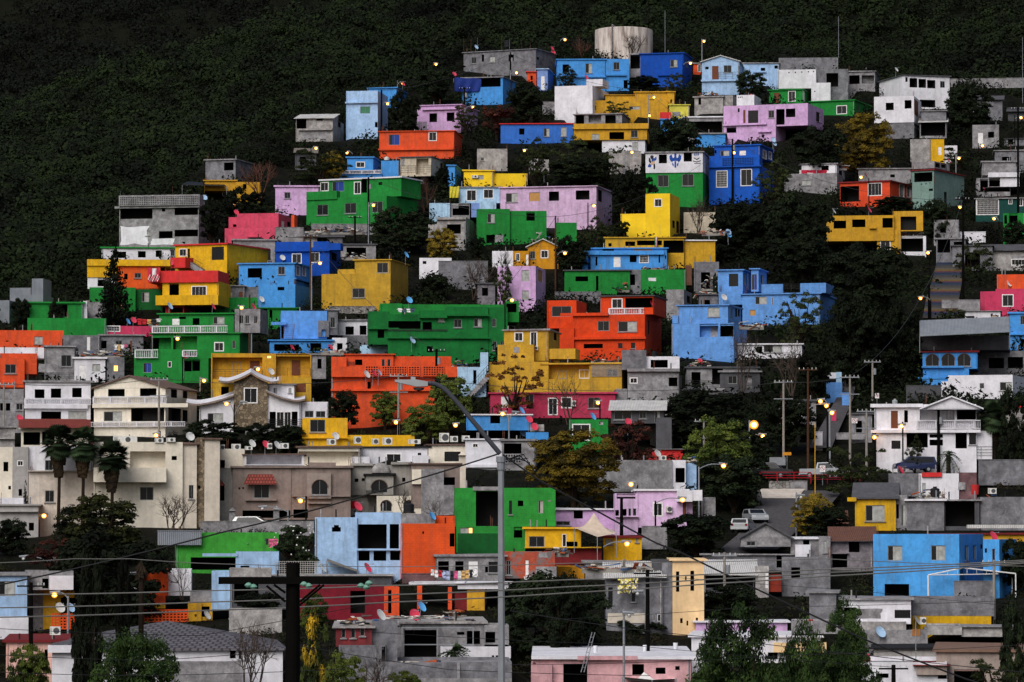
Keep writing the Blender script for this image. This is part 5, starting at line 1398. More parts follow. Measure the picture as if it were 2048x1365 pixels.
P dense|1530 380 1670 540|545|large dark tree mass left of the mustard open roof house
P dense|1640 475 1832 660|665|very large black-green tree below the mustard open roof house
P loose|1500 320 1592 410|416|leafy tree against the right end of the vivid blue house
P dense|1745 392 1832 425|428|dark rounded bush in front of the red-orange corner house
P loose|1898 480 1990 600|520|yellow green shrub beside the painted lane stairs
P barered|465 318 570 402|408|tangle of leafless brown trees right of the grey block ruin
P dense|440 372 545 465|470|dark shrub thicket in front of the mustard yellow house
P bare|398 430 462 502|508|grey leafless bush beside the hot pink house
P loose|575 290 705 365|372|ragged thicket around the brown utility pole on the left slope
P autumn|640 300 690 360|366|small yellowing palm-like bush left of the blue balustrade
P pine|192 500 264 645|650|tall dark tiered pine before the yellow and orange house
P dense|18 592 64 660|664|dark bush left of the wide green house
P dense|868 332 902 395|392|slim dark tree right of the patched balcony house
P barered|818 350 880 430|432|brown twiggy bush under the patched balcony house
P dense|738 412 872 510|505|broad dark bush at the right end of the big green house
P autumn|852 455 918 520|522|yellow leafed bush before the crumbling white house
P dense|938 470 972 522|524|slim dark bush at the foot of the green ruin
P dense|835 545 902 608|600|rounded green hedge tree right of the mustard stepped house
P bare|898 515 1002 608|604|wide grey leafless bush left of the torn window pink house
P bare|985 480 1035 560|562|thin leafless tree before the ochre pyramid roof house
P dense|1108 470 1182 548|540|dark tree right of the ochre pyramid roof house
P loose|1150 432 1225 520|522|bright leafed tree under the right end of the long pink house
P dense|1228 440 1262 475|476|small dark bush left of the yellow tower base
P loose|1548 575 1652 700|700|loose grey green tree before the wide cornflower house
P dense|1688 610 1802 770|775|black-green tree right of the lane top
P dense|1765 600 1850 760|765|dark tree between the stairs and the metal roof
P dense|1590 690 1672 810|812|dark tree behind the brown lane pole
P dense|1515 790 1640 900|902|dark tree bank above the parked dark pickup
P dense|1425 545 1440 590|592|small dark shrub beside the cornflower house
P dense|1560 470 1660 570|572|dark tree behind the wide cornflower house
P dense|1835 395 1905 480|482|dark shrub right of the mustard open roof house
P dense|1470 860 1560 940|942|dark bushes left of the grey sign back
P dense|290 1090 352 1180|1184|dark tree right of the ivy covered trunks
P bare|330 1100 400 1200|1202|dark leafless tree before the lime green wall
P dense|1655 590 1772 790|778|dark tree column along the lane left of the metal roof
P bare|1438 655 1525 790|792|leafless tree left before the white flat house
P bare|1515 650 1650 800|802|spreading leafless tree right before the white flat house
P dense|1325 775 1510 880|884|wide dark shrub bank under the grey balcony house
P olive|1365 830 1505 960|965|mid green tree under the glowing orange lamp
P dense|1390 900 1545 1030|1020|massive dark tree left of the sloping street
P red|1198 838 1312 940|938|dark red leafed bush right of the small green house
P autumn|1048 855 1246 1010|1012|large golden autumn tree in the middle
P redleaf|968 705 1090 830|834|rust leafed tree before the mustard upper house
P bare|1082 735 1195 850|850|leafless double trunk tree before the raspberry house
P dense|655 778 722 862|862|dark tree before the bright orange terraced house
P olive|738 778 802 845|848|yellow green tree left before the orange terraced house
P olive|800 805 902 888|890|olive tree by the pale concrete pole
P olive|848 745 945 862|866|tall olive tree behind the lamp arm
P dense|365 838 492 895|896|dark hedge left under the pagoda roofed house
P dense|484 842 560 900|897|dark hedge in the middle under the pagoda roofed house
P dense|540 848 618 905|898|dark hedge right under the pagoda roofed house
P palm|76 848 158 1000|1010|fan palm, leftmost of the three before the beige house
P palm|125 852 205 1000|1012|fan palm, middle of the three before the beige house
P palm|182 878 264 1020|1014|fan palm, rightmost of the three before the cream house
P tip|108 985 282 1110|1120|big rounded yellow-tipped tree below the three palms
P dense|95 1055 345 1290|1235|huge black tree mass in the lower left
P vine|142 1085 214 1285|D168|ivy covered black trunk, the thicker one before the orange lattice fence
P vine|228 1090 266 1285|D168|ivy covered black trunk, the thinner one left of the palm trunk
P bare|282 985 405 1075|1078|bushy leafless shrub below the cream modern house
P blossom|538 1040 652 1150|1140|dark bush dotted with white blossoms by the pale blue brick house
P bare|775 958 842 1040|1042|fan of bare branches before the cream porch house
P bare|842 985 905 1050|1054|bare shrub between black tank and green block house
P dense|1316 1022 1470 1118|1112|jagged black bush left of the parked cars
P autumn|1580 985 1672 1075|1078|orange lit bush around the street lamp by the sloping street
P loose|1638 880 1782 1000|1004|airy olive tree left of the white balcony house
P dense|1600 1010 1705 1080|1082|dark bush left of the yellow cottage
P loose|1808 870 1852 935|938|small rounded yard tree before the white balcony house
P palmtuft|1872 890 1922 940|942|short bushy palm before the white balcony house
P palm|1950 800 2025 930|940|dark drooping palm at the right edge beside the white balcony house
P dense|1992 770 2060 935|942|dark tree at the right edge behind the palm
P dense|1990 1070 2070 1180|1186|dark round tree right of the big light blue house
P dense|-20 1035 62 1110|1112|dark bush at the left edge below the grey modern house
P red|52 1075 165 1165|1160|dull red bush left of the huge black tree mass
P column|45 950 58 1010|1012|small pointed cypress before the beige flat house
P fore|172 1250 372 1400|D150|leafy green tree in front of the dark tiled roof
P olive|12 1275 102 1400|D150|yellow green bamboo clump at the bottom left
P fore|1365 1205 1590 1420|D130|large leafy tree, left and widest of the bottom right group
P forecol|1632 1190 1752 1420|D130|tall slim leafy tree at the bottom right
P fore|1530 1225 1680 1430|D134|leafy tree between the widest and the slim one
P fore|1590 1290 1780 1440|D128|low leafy shrub tree at the foot of the slim tree
P dense|1000 1140 1225 1340|D222|huge black thicket right of the lamp pole
P dense|1185 1235 1345 1310|D232|rounded dark bush behind the curved street lamp
P olive|598 1182 660 1250|D196|dull green shrub before the crimson fronted house
P yellowleaf|596 1205 690 1400|D160|dark bush with yellow leaves right of the black pole
P olive|640 1300 735 1400|D140|pale green shrub at the bottom right of the black pole
P bare|430 1235 565 1420|D140|leafless tree before the white walled house
P bare|690 1275 815 1420|D135|leaning bare branches at the bottom centre left
P olive|768 1335 845 1400|D150|small green shrub at the bottom before the grey block front
P dense|1400 1165 1525 1250|1245|dark green yard tree right of the peach tower
P loose|1672 1165 1752 1205|1207|dark bush left of the big light blue house garage
P dense|2000 1180 2075 1380|D180|dark tree at the bottom right edge
P loose|1925 1305 2070 1400|D150|thin shrub in the bottom right corner
P dense|462 1180 572 1225|1225|dark hedge left of the black utility pole
P palmtuft|860 1265 955 1335|1322|arching palm inside the steel trellis
P palmtrunk|265 1120 300 1275|D170|ragged palm trunk before the vivid orange house
P dense|1085 1138 1178 1262|D218|dark rounded bush left of the rippled white sheets
P dense|95 600 130 640|648|small dark bush before the corrugated containers
P dense|395 395 450 440|520|dark creeper shrub at the right end of the lattice terrace
P loose|985 520 1030 600|606|scrubby brown bush left of the torn window house
P olive|1800 690 1850 735|740|green bush below the painted lane stairs
P loose|1870 615 1935 645|648|yellow green bush above the big metal roof
P dense|2000 440 2060 510|505|dark bush on the right edge beside the green house
P dense|1890 165 1990 260|262|dark tree right of the white ridge house
P loose|1880 290 1950 345|338|dark shrub below the slim yellow house
P dense|1690 1175 1730 1215|1222|dark bush right of the grey tank tower
L 1130 80 1120 150
L 872 129 866 200
L 1408 83 1404 125
L 1381 127 1366 215
L 1033 146 1021 190
L 805 167 795 180
L 775 208 763 262
L 946 215 930 262
L 632 297 622 368
L 694 306 706 330
L 714 360 712 372
L 1049 302 1052 345
L 1308 195 1297 272
L 1299 232 1299 280
L 1264 305 1250 355
L 1468 306 1464 402
L 467 412 458 470
L 747 411 737 500
L 1188 412 1176 472
L 1722 355 1738 428
L 1920 415 1926 440
L 1988 438 1998 470
L 1918 317 1912 360
L 1965 292 1957 330
L 2042 236 2030 330
L 1856 506 1860 560
L 1841 597 1862 660
L 1130 507 1114 600
L 640 527 623 620
L 1024 601 1010 700
L 246 613 240 650
L 516 739 503 790
L 355 678 350 690
L 483 616 480 625
L 516 645 503 700
L 408 762 400 800
L 890 752 880 800
L 1704 708 1745 770
L 1733 699 1748 772
L 1641 803 1655 935
L 1653 812 1617 935
L 1664 826 1660 950
L 1749 875 1751 940
L 1803 853 1806 945
L 1508 850 1499 930
L 1526 873 1490 930
L 1447 932 1398 1030
L 1262 969 1275 1030
L 1365 1000 1311 1085
L 1254 1088 1205 1130
L 792 845 797 890
L 911 851 917 890
L 312 871 320 885
L 601 1002 612 1035
L 109 1190 136 1270
L 88 1032 78 1062
L 1196 806 1200 850
G 468 808 890 453 488
G 1018 828 876 1005 1032
g 185 1075 215 1110
g 525 1018 576 1048
g 1258 1232 1248 1400
g 47 1118 98 1150
g 1602 995 1593 1075
g 115 1122 98 1150
g 1275 1188 1292 1235
U 929 175 240 dark
U 1021 105 180 dark
U 763 180 256 dark
U 1465 278 400 dark
U 737 355 495 dark
U 710 432 500 dark
U 1926 395 610 dark
U 1858 570 650 dark
U 2036 215 460 dark
U 621 470 615 brown
U 1111 432 592 brown
U 873 698 752 dark
U 797 748 880 pale
U 919 755 840 dark
U 1616 735 935 brown
U 1567 760 925 pale
U 1700 750 945 pale
U 1733 818 950 pale
U 1877 815 940 dark
U 1243 995 1072 dark
U 1295 1140 1350 dark
U 1449 1105 1240 pale
U 1988 1120 1240 pale
U 62 1165 1400 dark
U 318 755 880 pale
U 8 765 885 pale
U 1787 1330 1420 dark
U 499 590 705 brown
U 1408 838 950 pale
U 1745 720 800 pale
M 1330 25 103
M 1677 33 118
M 2045 75 165
M 1630 846 950
"""
# ------------------------------------------------------------------ read the survey
X0=Y0=0.0; SCL=1.0
def gx(a): return X0+float(a)/SCL
def gy(a): return Y0+float(a)/SCL
def gbox(s):
    a=[float(q) for q in s.split()]
    r=[gx(a[0]),gy(a[1]),gx(a[2]),gy(a[3])]
    r.append(gx(a[4]) if len(a)>4 else None)
    return r
def gwins(s):
    out=[]
    for q in s.split(';'):
        q=q.split()
        if not q: continue
        st=q[0]; c=[float(z) for z in q[1:]]
        if st=='o': c=[c[0]-9,c[1]-9,c[0]+9,c[1]+9]
        out.append((st,gx(c[0]),gy(c[1]),gx(c[2]),gy(c[3])))
    return out
def gopts(s):
    o={}
    for q in s.split():
        k,v=q.split('='); o[k]=v
    for k in ('d','o'):
        if k in o: o[k]=float(o[k])*(1.5 if k=='d' and float(o[k])>2.5 else 1.25)
    if 'peak' in o: o['peak']=gy(o['peak'])
    if 'roof' in o and o['roof']=='h' and o.get('rc')=='dgrey': o['gable']=1
    return o
ITEMS=[]; cur=None
for ln in DATA.strip().split('\n'):
    k,_,rest=ln.partition(' ')
    if k=='T': X0,Y0,SCL=[float(q) for q in rest.split()]; cur=None
    elif k=='H':
        short,extra,col,box,opt,win=rest.split('|')
        cur=dict(short=short,label=(short+' '+extra).strip(),vols=[(col,gbox(box),gopts(opt),gwins(win))]); HOUSES.append(cur)
    elif k=='V':
        col,box,opt,win=rest.split('|'); cur['vols'].append((col,gbox(box),gopts(opt),gwins(win)))
    else: ITEMS.append((k,rest,(X0,Y0,SCL)))
for h in HOUSES:
    low=max(q[1][3] for q in h['vols']); first=None; bx=[1e9,1e9,-1e9,-1e9]
    for i,(col,(L,T,R,B,S),o,w) in enumerate(h['vols']):
        if first is None: first=V=make_vol(L,T,R,B,S,o.get('d',10),o.get('o',0),None,max(q[1][3] for q in h['vols'])); root=empty('house',(at((L+R)/2,B,V.O.y))); h['root']=root
        else: V=make_vol(L,T,R,B,S,o.get('d',7.5),o.get('o',0),first)
        build_vol(root,V,col,o,w,B>=low-6)
        bx=[min(bx[0],L),min(bx[1],T),max(bx[2],R,S or R),max(bx[3],B)]
    h['box']=bx; h['V']=first; h['D']=first.O.y
    c=at((bx[0]+bx[2])/2,bx[3],first.O.y)
    tag(root,h['label'],'house','houses crowded on the hillside')
def host(x,y,lo=14):
    best=None
    for h in HOUSES:
        b=h['box']
        dx=max(b[0]-x,0,x-b[2]); dy=max(b[1]-y,0,(y-b[3])*1.5)
        s=math.hypot(dx,dy)+h['D']*.02
        if best is None or s<best[0]: best=(s,h)
    return best[1]
def front_of(D,x0,y0,x1,y1,gap=1.5):
    """bring a thing in front of every wall its visible middle is seen against"""
    cx,cy=(x0+x1)/2,(y0+y1)/2
    for h in HOUSES:
        for (col,(L,T,R,B,S),o,w) in h['vols']:
            l,r=min(L,S or L),max(R,S or R)
            ov=max(0,min(r,x1)-max(l,x0))*max(0,min(B,y1)-max(T,y0))
            if (l<=cx<=r and T<=cy<=B) or ov>.6*(x1-x0)*(y1-y0):
                D=min(D,h['D']+o.get('o',0)-gap)
    return D
def near(x,y): return host(x,y)['short']
def on_depth(h,x,y):
    """distance for a thing fixed at pixel x,y: on the wall if inside it, else on the roof"""
    for (col,(L,T,R,B,S),o,w) in h['vols']:
        if L<=x<=R and T+4<=y<=B: return h['D']+o.get('o',0)-.45,False
    return h['D']+1.6,True
def dish(x,y,col):
    h=host(x,y+8); D,roof_=on_depth(h,x,y)
    p=at(x,y,D); r=.42*(1+.2*random.random()); az=random.uniform(-.5,.35); el=.55
    ax=Vector((math.sin(az+.9)*math.cos(el),-math.cos(az+.9)*math.cos(el),math.sin(el)))
    a=ax.cross(UP).normalized(); b=ax.cross(a)
    root=empty('satellite_dish',p-UP*.5)
    m=MB(); pr=[(0,0),(.5,.04),(.85,.11),(1,.17)]
    for (r0,z0),(r1,z1) in zip(pr,pr[1:]):
        for i in range(16):
            t0,t1=2*math.pi*i/16,2*math.pi*(i+1)/16
            Q=[p+(a*math.cos(t)+b*1.1*math.sin(t))*rr*r+ax*z*r*1.3 for rr,z,t in ((r0,z0,t0),(r0,z0,t1),(r1,z1,t1),(r1,z1,t0))]
            m.poly(Q if r0>0 else [Q[0],Q[2],Q[3]])
    hexs={'pale':'a9c8e6','red':'d8405a','pink':'d84a66','white':'cfcfce','sky':'62b0ec','green':'5fa58a'}[col]
    m.build('reflector',mat(hexs),root)
    m=MB(); m.tube(p-b*r*.9,p+ax*r*1.5,.02,.015,4); m.tube(p+ax*r*1.4,p+ax*r*1.65,.05,.05,5); m.build('feed_arm',mat('steel'),root)
    m=MB(); m.tube(p-ax*.06,p-UP*.55-ax*.15,.03,.03,5); m.tube(p-UP*.55-ax*.15,p-UP*1.5-ax*.15,.03,.03,5); m.build('mount',mat('steel'),root)
    w={'pale':'pale blue','red':'red','pink':'pinkish red','white':'white','sky':'bright blue','green':'pale green'}[col]
    want(root,'%s satellite dish %s the %s'%(w,'on top of' if roof_ else 'fixed to',h['short']),'satellite dish','satellite dishes on roofs and walls',x)
def laundry(label,x0,y0,x1,y1,D):
    root=empty('clothes_line',at((x0+x1)/2,y1,D)); rr=random.Random(int(x0)); n=max(4,int((x1-x0)/7))
    a=at(x0-3,y0,D); b=at(x1+3,y0,D); sag=lambda t:a.lerp(b,t)-UP*(b-a).length*.05*4*t*(1-t)
    m=MB(); m.path([sag(i/12) for i in range(13)],.015,4); m.build('rope',mat('iron2'),root)
    H=(y1-y0)*D/F
    for i in range(n):
        t=(i+.5)/n; w=(b-a).length/n*.42; c=sag(t); h=H*rr.uniform(.5,1); top=[c-Vector((w,0,0)),c+Vector((w,0,0))]
        m=MB(); k=5; prev=top
        for j in range(1,k+1):
            q=[p-UP*h*j/k+Vector((rr.uniform(-.04,.04),rr.uniform(-.1,.1),0)) for p in top]; m.poly((prev[0],prev[1],q[1],q[0])); prev=q
        if rr.random()<.5:
            for sg in (0,1): p=top[sg]; d=Vector((w*.7*(1 if sg else -1),0,-h*.3)); m.poly((p,p+d,p+d-UP*h*.12,p-UP*h*.25))
        m.build('garment',mat(rr.choice(['22242a','a9b4d6','1c1e24','b8262e','d8d8d8','d05a8a','40506a','e6e6e6','c8a060'])),root)
    want(root,label,'laundry',None,x0)
def cloth(key,label,x0,y0,x1,y1):
    h=host((x0+x1)/2,(y0+y1)/2); D=min(h['D'],Dof(y1+6))-1.0
    for g in HOUSES:                             # hang in front of whatever wall is there
        b=g['box']
        if b[0]<(x0+x1)/2<b[2] and b[1]<(y0+y1)/2<b[3]: D=min(D,g['D']-.8) if g['D']>D-12 else D
    if key=='laundry': return laundry(label,x0,y0,x1,y1,D)
    m=MB(); nx,nz=14,8; rr=random.Random(int(x0)); pts={}
    torn = 'foam' in label or 'tarpaulin' in label
    for i in range(nx+1):
        for j in range(nz+1):
            s,t=i/nx,j/nz
            sag=math.sin(math.pi*s)*(.08 if 'laundry' not in key else 0)*(y1-y0)
            if key=='crimson': ye=y0+(y1-y0)*(t*(.35+.65*math.sin(math.pi*min(1,s*1.05))**.6)); 
            else: ye=y0+sag+(y1-y0-sag)*t
            if torn: ye+=rr.uniform(-1,1)*(y1-y0)*.08
            p=at(x0+(x1-x0)*s,ye,D); p.y+=.12*math.sin(s*17+t*3)*(.3+t)+ (rr.uniform(-.2,.2) if torn else 0)
            pts[i,j]=p
    cols={'blue':['16307e'],'yelcloth':['cfc23e'],'crimson':['b01838','b01838','b01838','e8dcdc'],'redwhite':['c02a44','e6e0e0','c02a44'],'flag':['1e6a3c','e6e6e6','c23048'],'redflag':['c02030','3a6ab0'],
          'laundry':['22242a','a9b4d6','1c1e24','b8262e','d8d8d8','d05a8a','40506a','e6e6e6']}.get(key,['d8d6d2','e6e4e0','a8a29a'] if 'foam' not in label else ['d8c83a','e6e2d8'])
    for i in range(nx):
        for j in range(nz):
            if key=='laundry' and (i%2==1 and rr.random()<.8): continue
            if key=='laundry' and j>=3+((i*7)%5): continue
            if torn and rr.random()<.12: continue
            if key=='crimson': mi=3 if ((i-5)**2/9+(j-4)**2/5<1 and (i-5)**2/9+(j-4)**2/5>.45) or i==0 else 0
            elif key=='redwhite': mi=[0,1,0][(i*3//nx)] if j<4 else [1,0,0][(j+i)%3]
            elif key=='flag': mi=min(2,i*3//nx)
            elif key=='redflag': mi=1 if i<4 else 0
            else: mi=(i//2*5+3)%len(cols) if key=='laundry' else (i*3+j*5)%len(cols) if torn else 0
            m.poly((pts[i,j],pts[i+1,j],pts[i+1,j+1],pts[i,j+1]),mi)
    nm={'blue':'tarp','yelcloth':'cloth','crimson':'cloth','redwhite':'banner','flag':'flag','redflag':'pennant','laundry':'laundry'}.get(key,'tarp')
    base=at((x0+x1)/2,y1,D)
    o=m.build(nm,[mat(c) for c in cols],None,base)
    want(o,label,nm,None,x0)
    return o
def sheet(label,x0,y0,x1,y1):
    l=label; h=host((x0+x1)/2,(y0+y1)/2+4); D=h['D']
    if 'foam' in l or 'tarpaulin' in l: return cloth('n',l,x0,y0,x1,y1)
    base=at((x0+x1)/2,y1,D-1)
    if 'tent' in l or 'hip canopy' in l:
        root=empty('canopy',base); m=MB(); D0=D-2.2
        ap=at(x0+(x1-x0)*(.47 if 'tent' in l else .4),y0,D0+1.8)
        c=[at(x0,y1-(y1-y0)*.38,D0),at(x0+(x1-x0)*.55,y1,D0-.8),at(x1,y1-(y1-y0)*.15,D0),at(x1-8,y1-(y1-y0)*.3,D0+4),at(x0+8,y1-(y1-y0)*.4,D0+4)]
        for i in range(5):
            a_,b_=c[i],c[(i+1)%5]
            prev=[a_,b_]
            for s in (.25,.5,.75,1):              # fabric sagging between apex and rim
                na=a_.lerp(ap,s)-UP*.5*math.sin(math.pi*s); nb=b_.lerp(ap,s)-UP*.5*math.sin(math.pi*s)
                m.poly((prev[0],prev[1],nb,na)); prev=[na,nb]
        m.build('fabric',mat('c8b6a4' if 'tent' in l else 'e2e0de'),root)
        m=MB()
        for p in c: m=MB(); m.tube(p,p-UP*2.4,.04,.04,5); m.build('post',mat('steel'),root)
        pass; want(root,l,'canopy',None,x0); return
    if 'frame canopy' in l:
        root=empty('canopy',base); m=MB(); D0=D-3
        a_=at(x0,y1,D0); b_=at(x0+(x1-x0)*.4,y0+2,D0); c_=at(x1,y1-3,D0)
        for o_ in (0,2.5):
            v=Vector((0,o_,0)); m.tube(a_+v,b_+v,.06,.06,5); m.tube(b_+v,c_+v,.06,.06,5); m.tube(a_+v,a_+v-UP*3.2,.08,.08,6); m.tube(c_+v,c_+v-UP*3,.06,.06,6); m.tube(a_+v,a_.lerp(c_,.8)+v,.04,.04,4)
            for i in range(1,8):
                q=a_.lerp(c_,i/9); t=b_ if i>3 else a_
                top=a_.lerp(b_,min(1,i/3.6)) if i<4 else b_.lerp(c_,(i-3.6)/5.4)
                m.tube(q+v,top+v,.02,.02,4)
        m.build('frame',mat('frame_white'),root); m=MB()
        m.poly((b_,c_,c_+Vector((0,2.5,0)),b_+Vector((0,2.5,0)))); m.build('sheet',mat('white'),root); want(root,l,'canopy',None,x0); return
    root=empty('canopy' if 'canopy' in l else 'sheet_roof',base); m=MB(); Df=D-1.8; Db=D+1.5
    lean='lean' in l or 'shed' in l
    sl=(y1-y0)
    if lean: q=[at(x0,y0+sl*.25,Df),at(x1,y1,Df),at(x1,y1-sl*.2,Db),at(x0+2,y0,Db)]
    elif 'shade' in l: q=[at(x0,y0+6,Df),at(x1,y0+9,Df),at(x1-8,y0+4,Db),at(x0+10,y0,Db)]
    else: q=[at(x0,y1,Df-1.5),at(x1,y1-sl*.22,Df-1.5),at(x1,y0,Db),at(x0,y0+sl*.2,Db)]
    m.poly(q); m.poly([p-UP*.06 for p in q])
    for i in range(4): m.poly((q[i],q[(i+1)%4],q[(i+1)%4]-UP*.06,q[i]-UP*.06))
    mk='frame_dark' if 'black' in l else 'white' if 'white' in l else 'metal' if 'grey corr' in l else 'rustsheet'
    m.build('sheet',mat(mk),root)
    m=MB()
    for i,p in enumerate(q):
        hgt=(y1-y0)*D/F if 'shade' in l else 2.2
        m=MB(); m.tube(p-UP*.05,p-UP*hgt,.05,.05,5); m.build('post',mat('steel'),root)
    want(root,l,'canopy' if 'canopy' in l else 'sheet roof',None,x0)
def wallx(short,extra,col,x0,y0,x1,y1):
    D=front_of(Dof(y1)-.3,x0,y0,x1,y1,.7); th=math.atan(ray((x0+x1)/2,y1)[0])
    fx=Vector((math.cos(th),-math.sin(th),0)); n=Vector((-math.sin(th),-math.cos(th),0))
    p0=at(x0,y1,D); p1=at(x1,y1,D); w=(p1-p0).dot(fx); zt=at((x0+x1)/2,y0,D).z; zb=p0.z
    m=MB(); words=short.split()
    nm='railing' if 'railing' in short or 'trellis' in short else 'fence' if 'fence' in short and 'pier' not in short else 'gate_pier' if 'pier' in short or 'column' in short else 'wall'
    if col in ('iron','iron2','perf') or 'lattice' in short or 'pierced' in short:
        s_=.32 if col not in ('iron','iron2') else (.22 if col=='iron' else 2.4); t_=.13 if col not in ('iron','iron2') else .03 if col=='iron' else .09
        nx=max(2,round(w/s_)); nz=max(2,round((zt-zb)/(s_*.9)))
        P=Vector((p0.x,p0.y,0))
        for i in range(nx+1): m.box(P+fx*((w-t_)*i/nx)+UP*zb,fx*t_,-n*.12,UP*(zt-zb))
        for i in range(nz+1): m.box(P+fx*.0+UP*(zb+(zt-zb-t_)*i/nz)-n*.01,fx*w,-n*.1,UP*t_)
        mk={'perf':'conc','iron':'iron','iron2':'steel'}.get(col,col)
    else:
        m.box(Vector((p0.x,p0.y,zb-.4)),fx*w,-n*.28,UP*(zt-zb+.4)); mk=col
        if nm=='gate_pier':
            c=Vector((p0.x,p0.y,zt))+fx*w/2-n*.14; k=w*.62
            q=[c+fx*k+n*k,c+fx*k-n*k,c-fx*k-n*k,c-fx*k+n*k]
            for i in range(4): m.poly((q[i],q[(i+1)%4],c+UP*.4))
            m.poly(q)
        else: m.box(Vector((p0.x,p0.y,zt))-fx*.04+n*.05,fx*(w+.08),-n*.38,UP*.07)
    o=m.build(nm,mat(mk),None,Vector((p0.x,p0.y,zb))); want(o,(short+' '+extra),nm.replace('_',' '),None,x0)
def drum(x,yb,yt,wpx,kind,lab=None,big=False):
    h=host(x,yb+3); D,_=on_depth(h,x,yb); D=h['D']+2.0
    if big: D=Dof(yb)+4
    p=at(x,yb,D); H=(yb-yt)*D/F; r=wpx*D/F/2
    root=empty('water_tank',p); m=MB()
    if big:
        m.lathe(p-UP*2,[(r,0),(r,H+2),(r*.93,H+2.15),(0,H+2.6)],48); m.build('drum',tankmat(),root)
        m=MB()
        for t in (0.2,2.4): m.tube(p+Vector((-r*.42+.9*t*.0,-r*.92,-1)),p+Vector((-r*.42,-r*.92,H+.5)),.18,.18,6)
        m.tube(p+Vector((-r*.42,-r*.92,H+.45)),p+Vector((-r*.3,-r*.3,H+.5)),.18,.18,6); m.build('pipe',mat('dirty'),root)
        want(root,lab,'water tank',None,x); return
    c={'black':'1b1c20','white':'d8d6d4','grey':'9aa0a2','none':None,'red':'b82a2a','bucket':'e4e6ec'}[kind]
    if kind in ('bucket','red'):
        m.lathe(p,[(0,0),(r*.85,0),(r,H)],14); m.build('bucket_body',mat(c),root)
        m=MB(); m.tube(p+Vector((-r,0,H)),p+Vector((0,-r*.6,H*.7)),.02,.02,4); m.tube(p+Vector((0,-r*.6,H*.7)),p+Vector((r,0,H)),.02,.02,4); m.build('handle',mat('steel'),root)
        root.name='bucket'; want(root,('white bucket standing on the ' if kind=='bucket' else 'red bucket standing on the ')+h['short'],'bucket','buckets on roofs',x); return
    m.lathe(p,[(0,0),(r,0),(r*1.02,H*.12),(r*.97,H*.15),(r*1.02,H*.45),(r*.97,H*.48),(r*1.02,H*.75),(r*.8,H*.85),(r*.42,H*.9),(r*.42,H),(0,H)],18); m.build('barrel',mat(c),root)
    m=MB(); m.lathe(p,[(r*.46,H),(r*.46,H*1.04),(0,H*1.05)],14); m.build('lid',mat(c),root)
    want(root,'%s water tank on top of the %s'%(kind,h['short']),'water tank','water tanks on roofs',x)
def tankmat():
    m,t,b=nt('stained_tank'); v,oi,tc=objvec(t,(1,1,.12)); n=N(t,'ShaderNodeTexNoise',Scale=1.1,Detail=6,Roughness=.7); t.links.new(v,n.inputs['Vector'])
    c=mix(t,ramp(t,n.outputs[0],.42,.62),lin('dcd3cc'),lin('96887f')); c=mix(t,ramp(t,n.outputs[0],.6,.72),c,lin('5b4238'))
    t.links.new(c,b.inputs['Base Color']); return m
def heap(x0,y0,x1,y1,word):
    h=host((x0+x1)/2,y1+3); D,roof_=on_depth(h,(x0+x1)/2,(y0+y1)/2); D=D if not roof_ else h['D']+1.5
    if not roof_ and y1<h['box'][3]-10: return
    rr=random.Random(int(x0*3+y0)); w=(x1-x0)*D/F; H=(y1-y0)*D/F; c=at((x0+x1)/2,y1,D); m=MB()
    cols=['8a8680','55504c','d2cfca','6a4632','3d5a86','a8522e','2a2a2c','b9b2a4']
    for i in range(int(16+w*5)):
        x=rr.uniform(-.5,.5); z=rr.random()**1.6*H*(1-abs(x)*1.2)*.8; L=rr.uniform(.25,1.1)*max(.5,min(1.6,w*.25)); t=rr.uniform(.03,.16)
        d=Vector((rr.uniform(-1,1),rr.uniform(-.5,.5),rr.uniform(-.15,.55 if i%4==0 else .12))).normalized(); e=d.cross(UP).normalized(); u=e.cross(d)
        p=c+Vector((x*w,rr.uniform(-.5,1.2),z))
        m.box(p-d*L/2,d*L,e*rr.uniform(.08,.5),u*t,rr.randrange(len(cols)))
    m.box(c+Vector((-w*.45,-.3,-.3)),Vector((w*.9,0,0)),Vector((0,1.2,0)),UP*.34,0)
    o=m.build('scrap_heap',[mat(k) for k in cols],None,c); want(o,word+' on the '+h['short'],'scrap heap','heaps of scrap on roofs and terraces',x0)
BUILD_LATER=[]
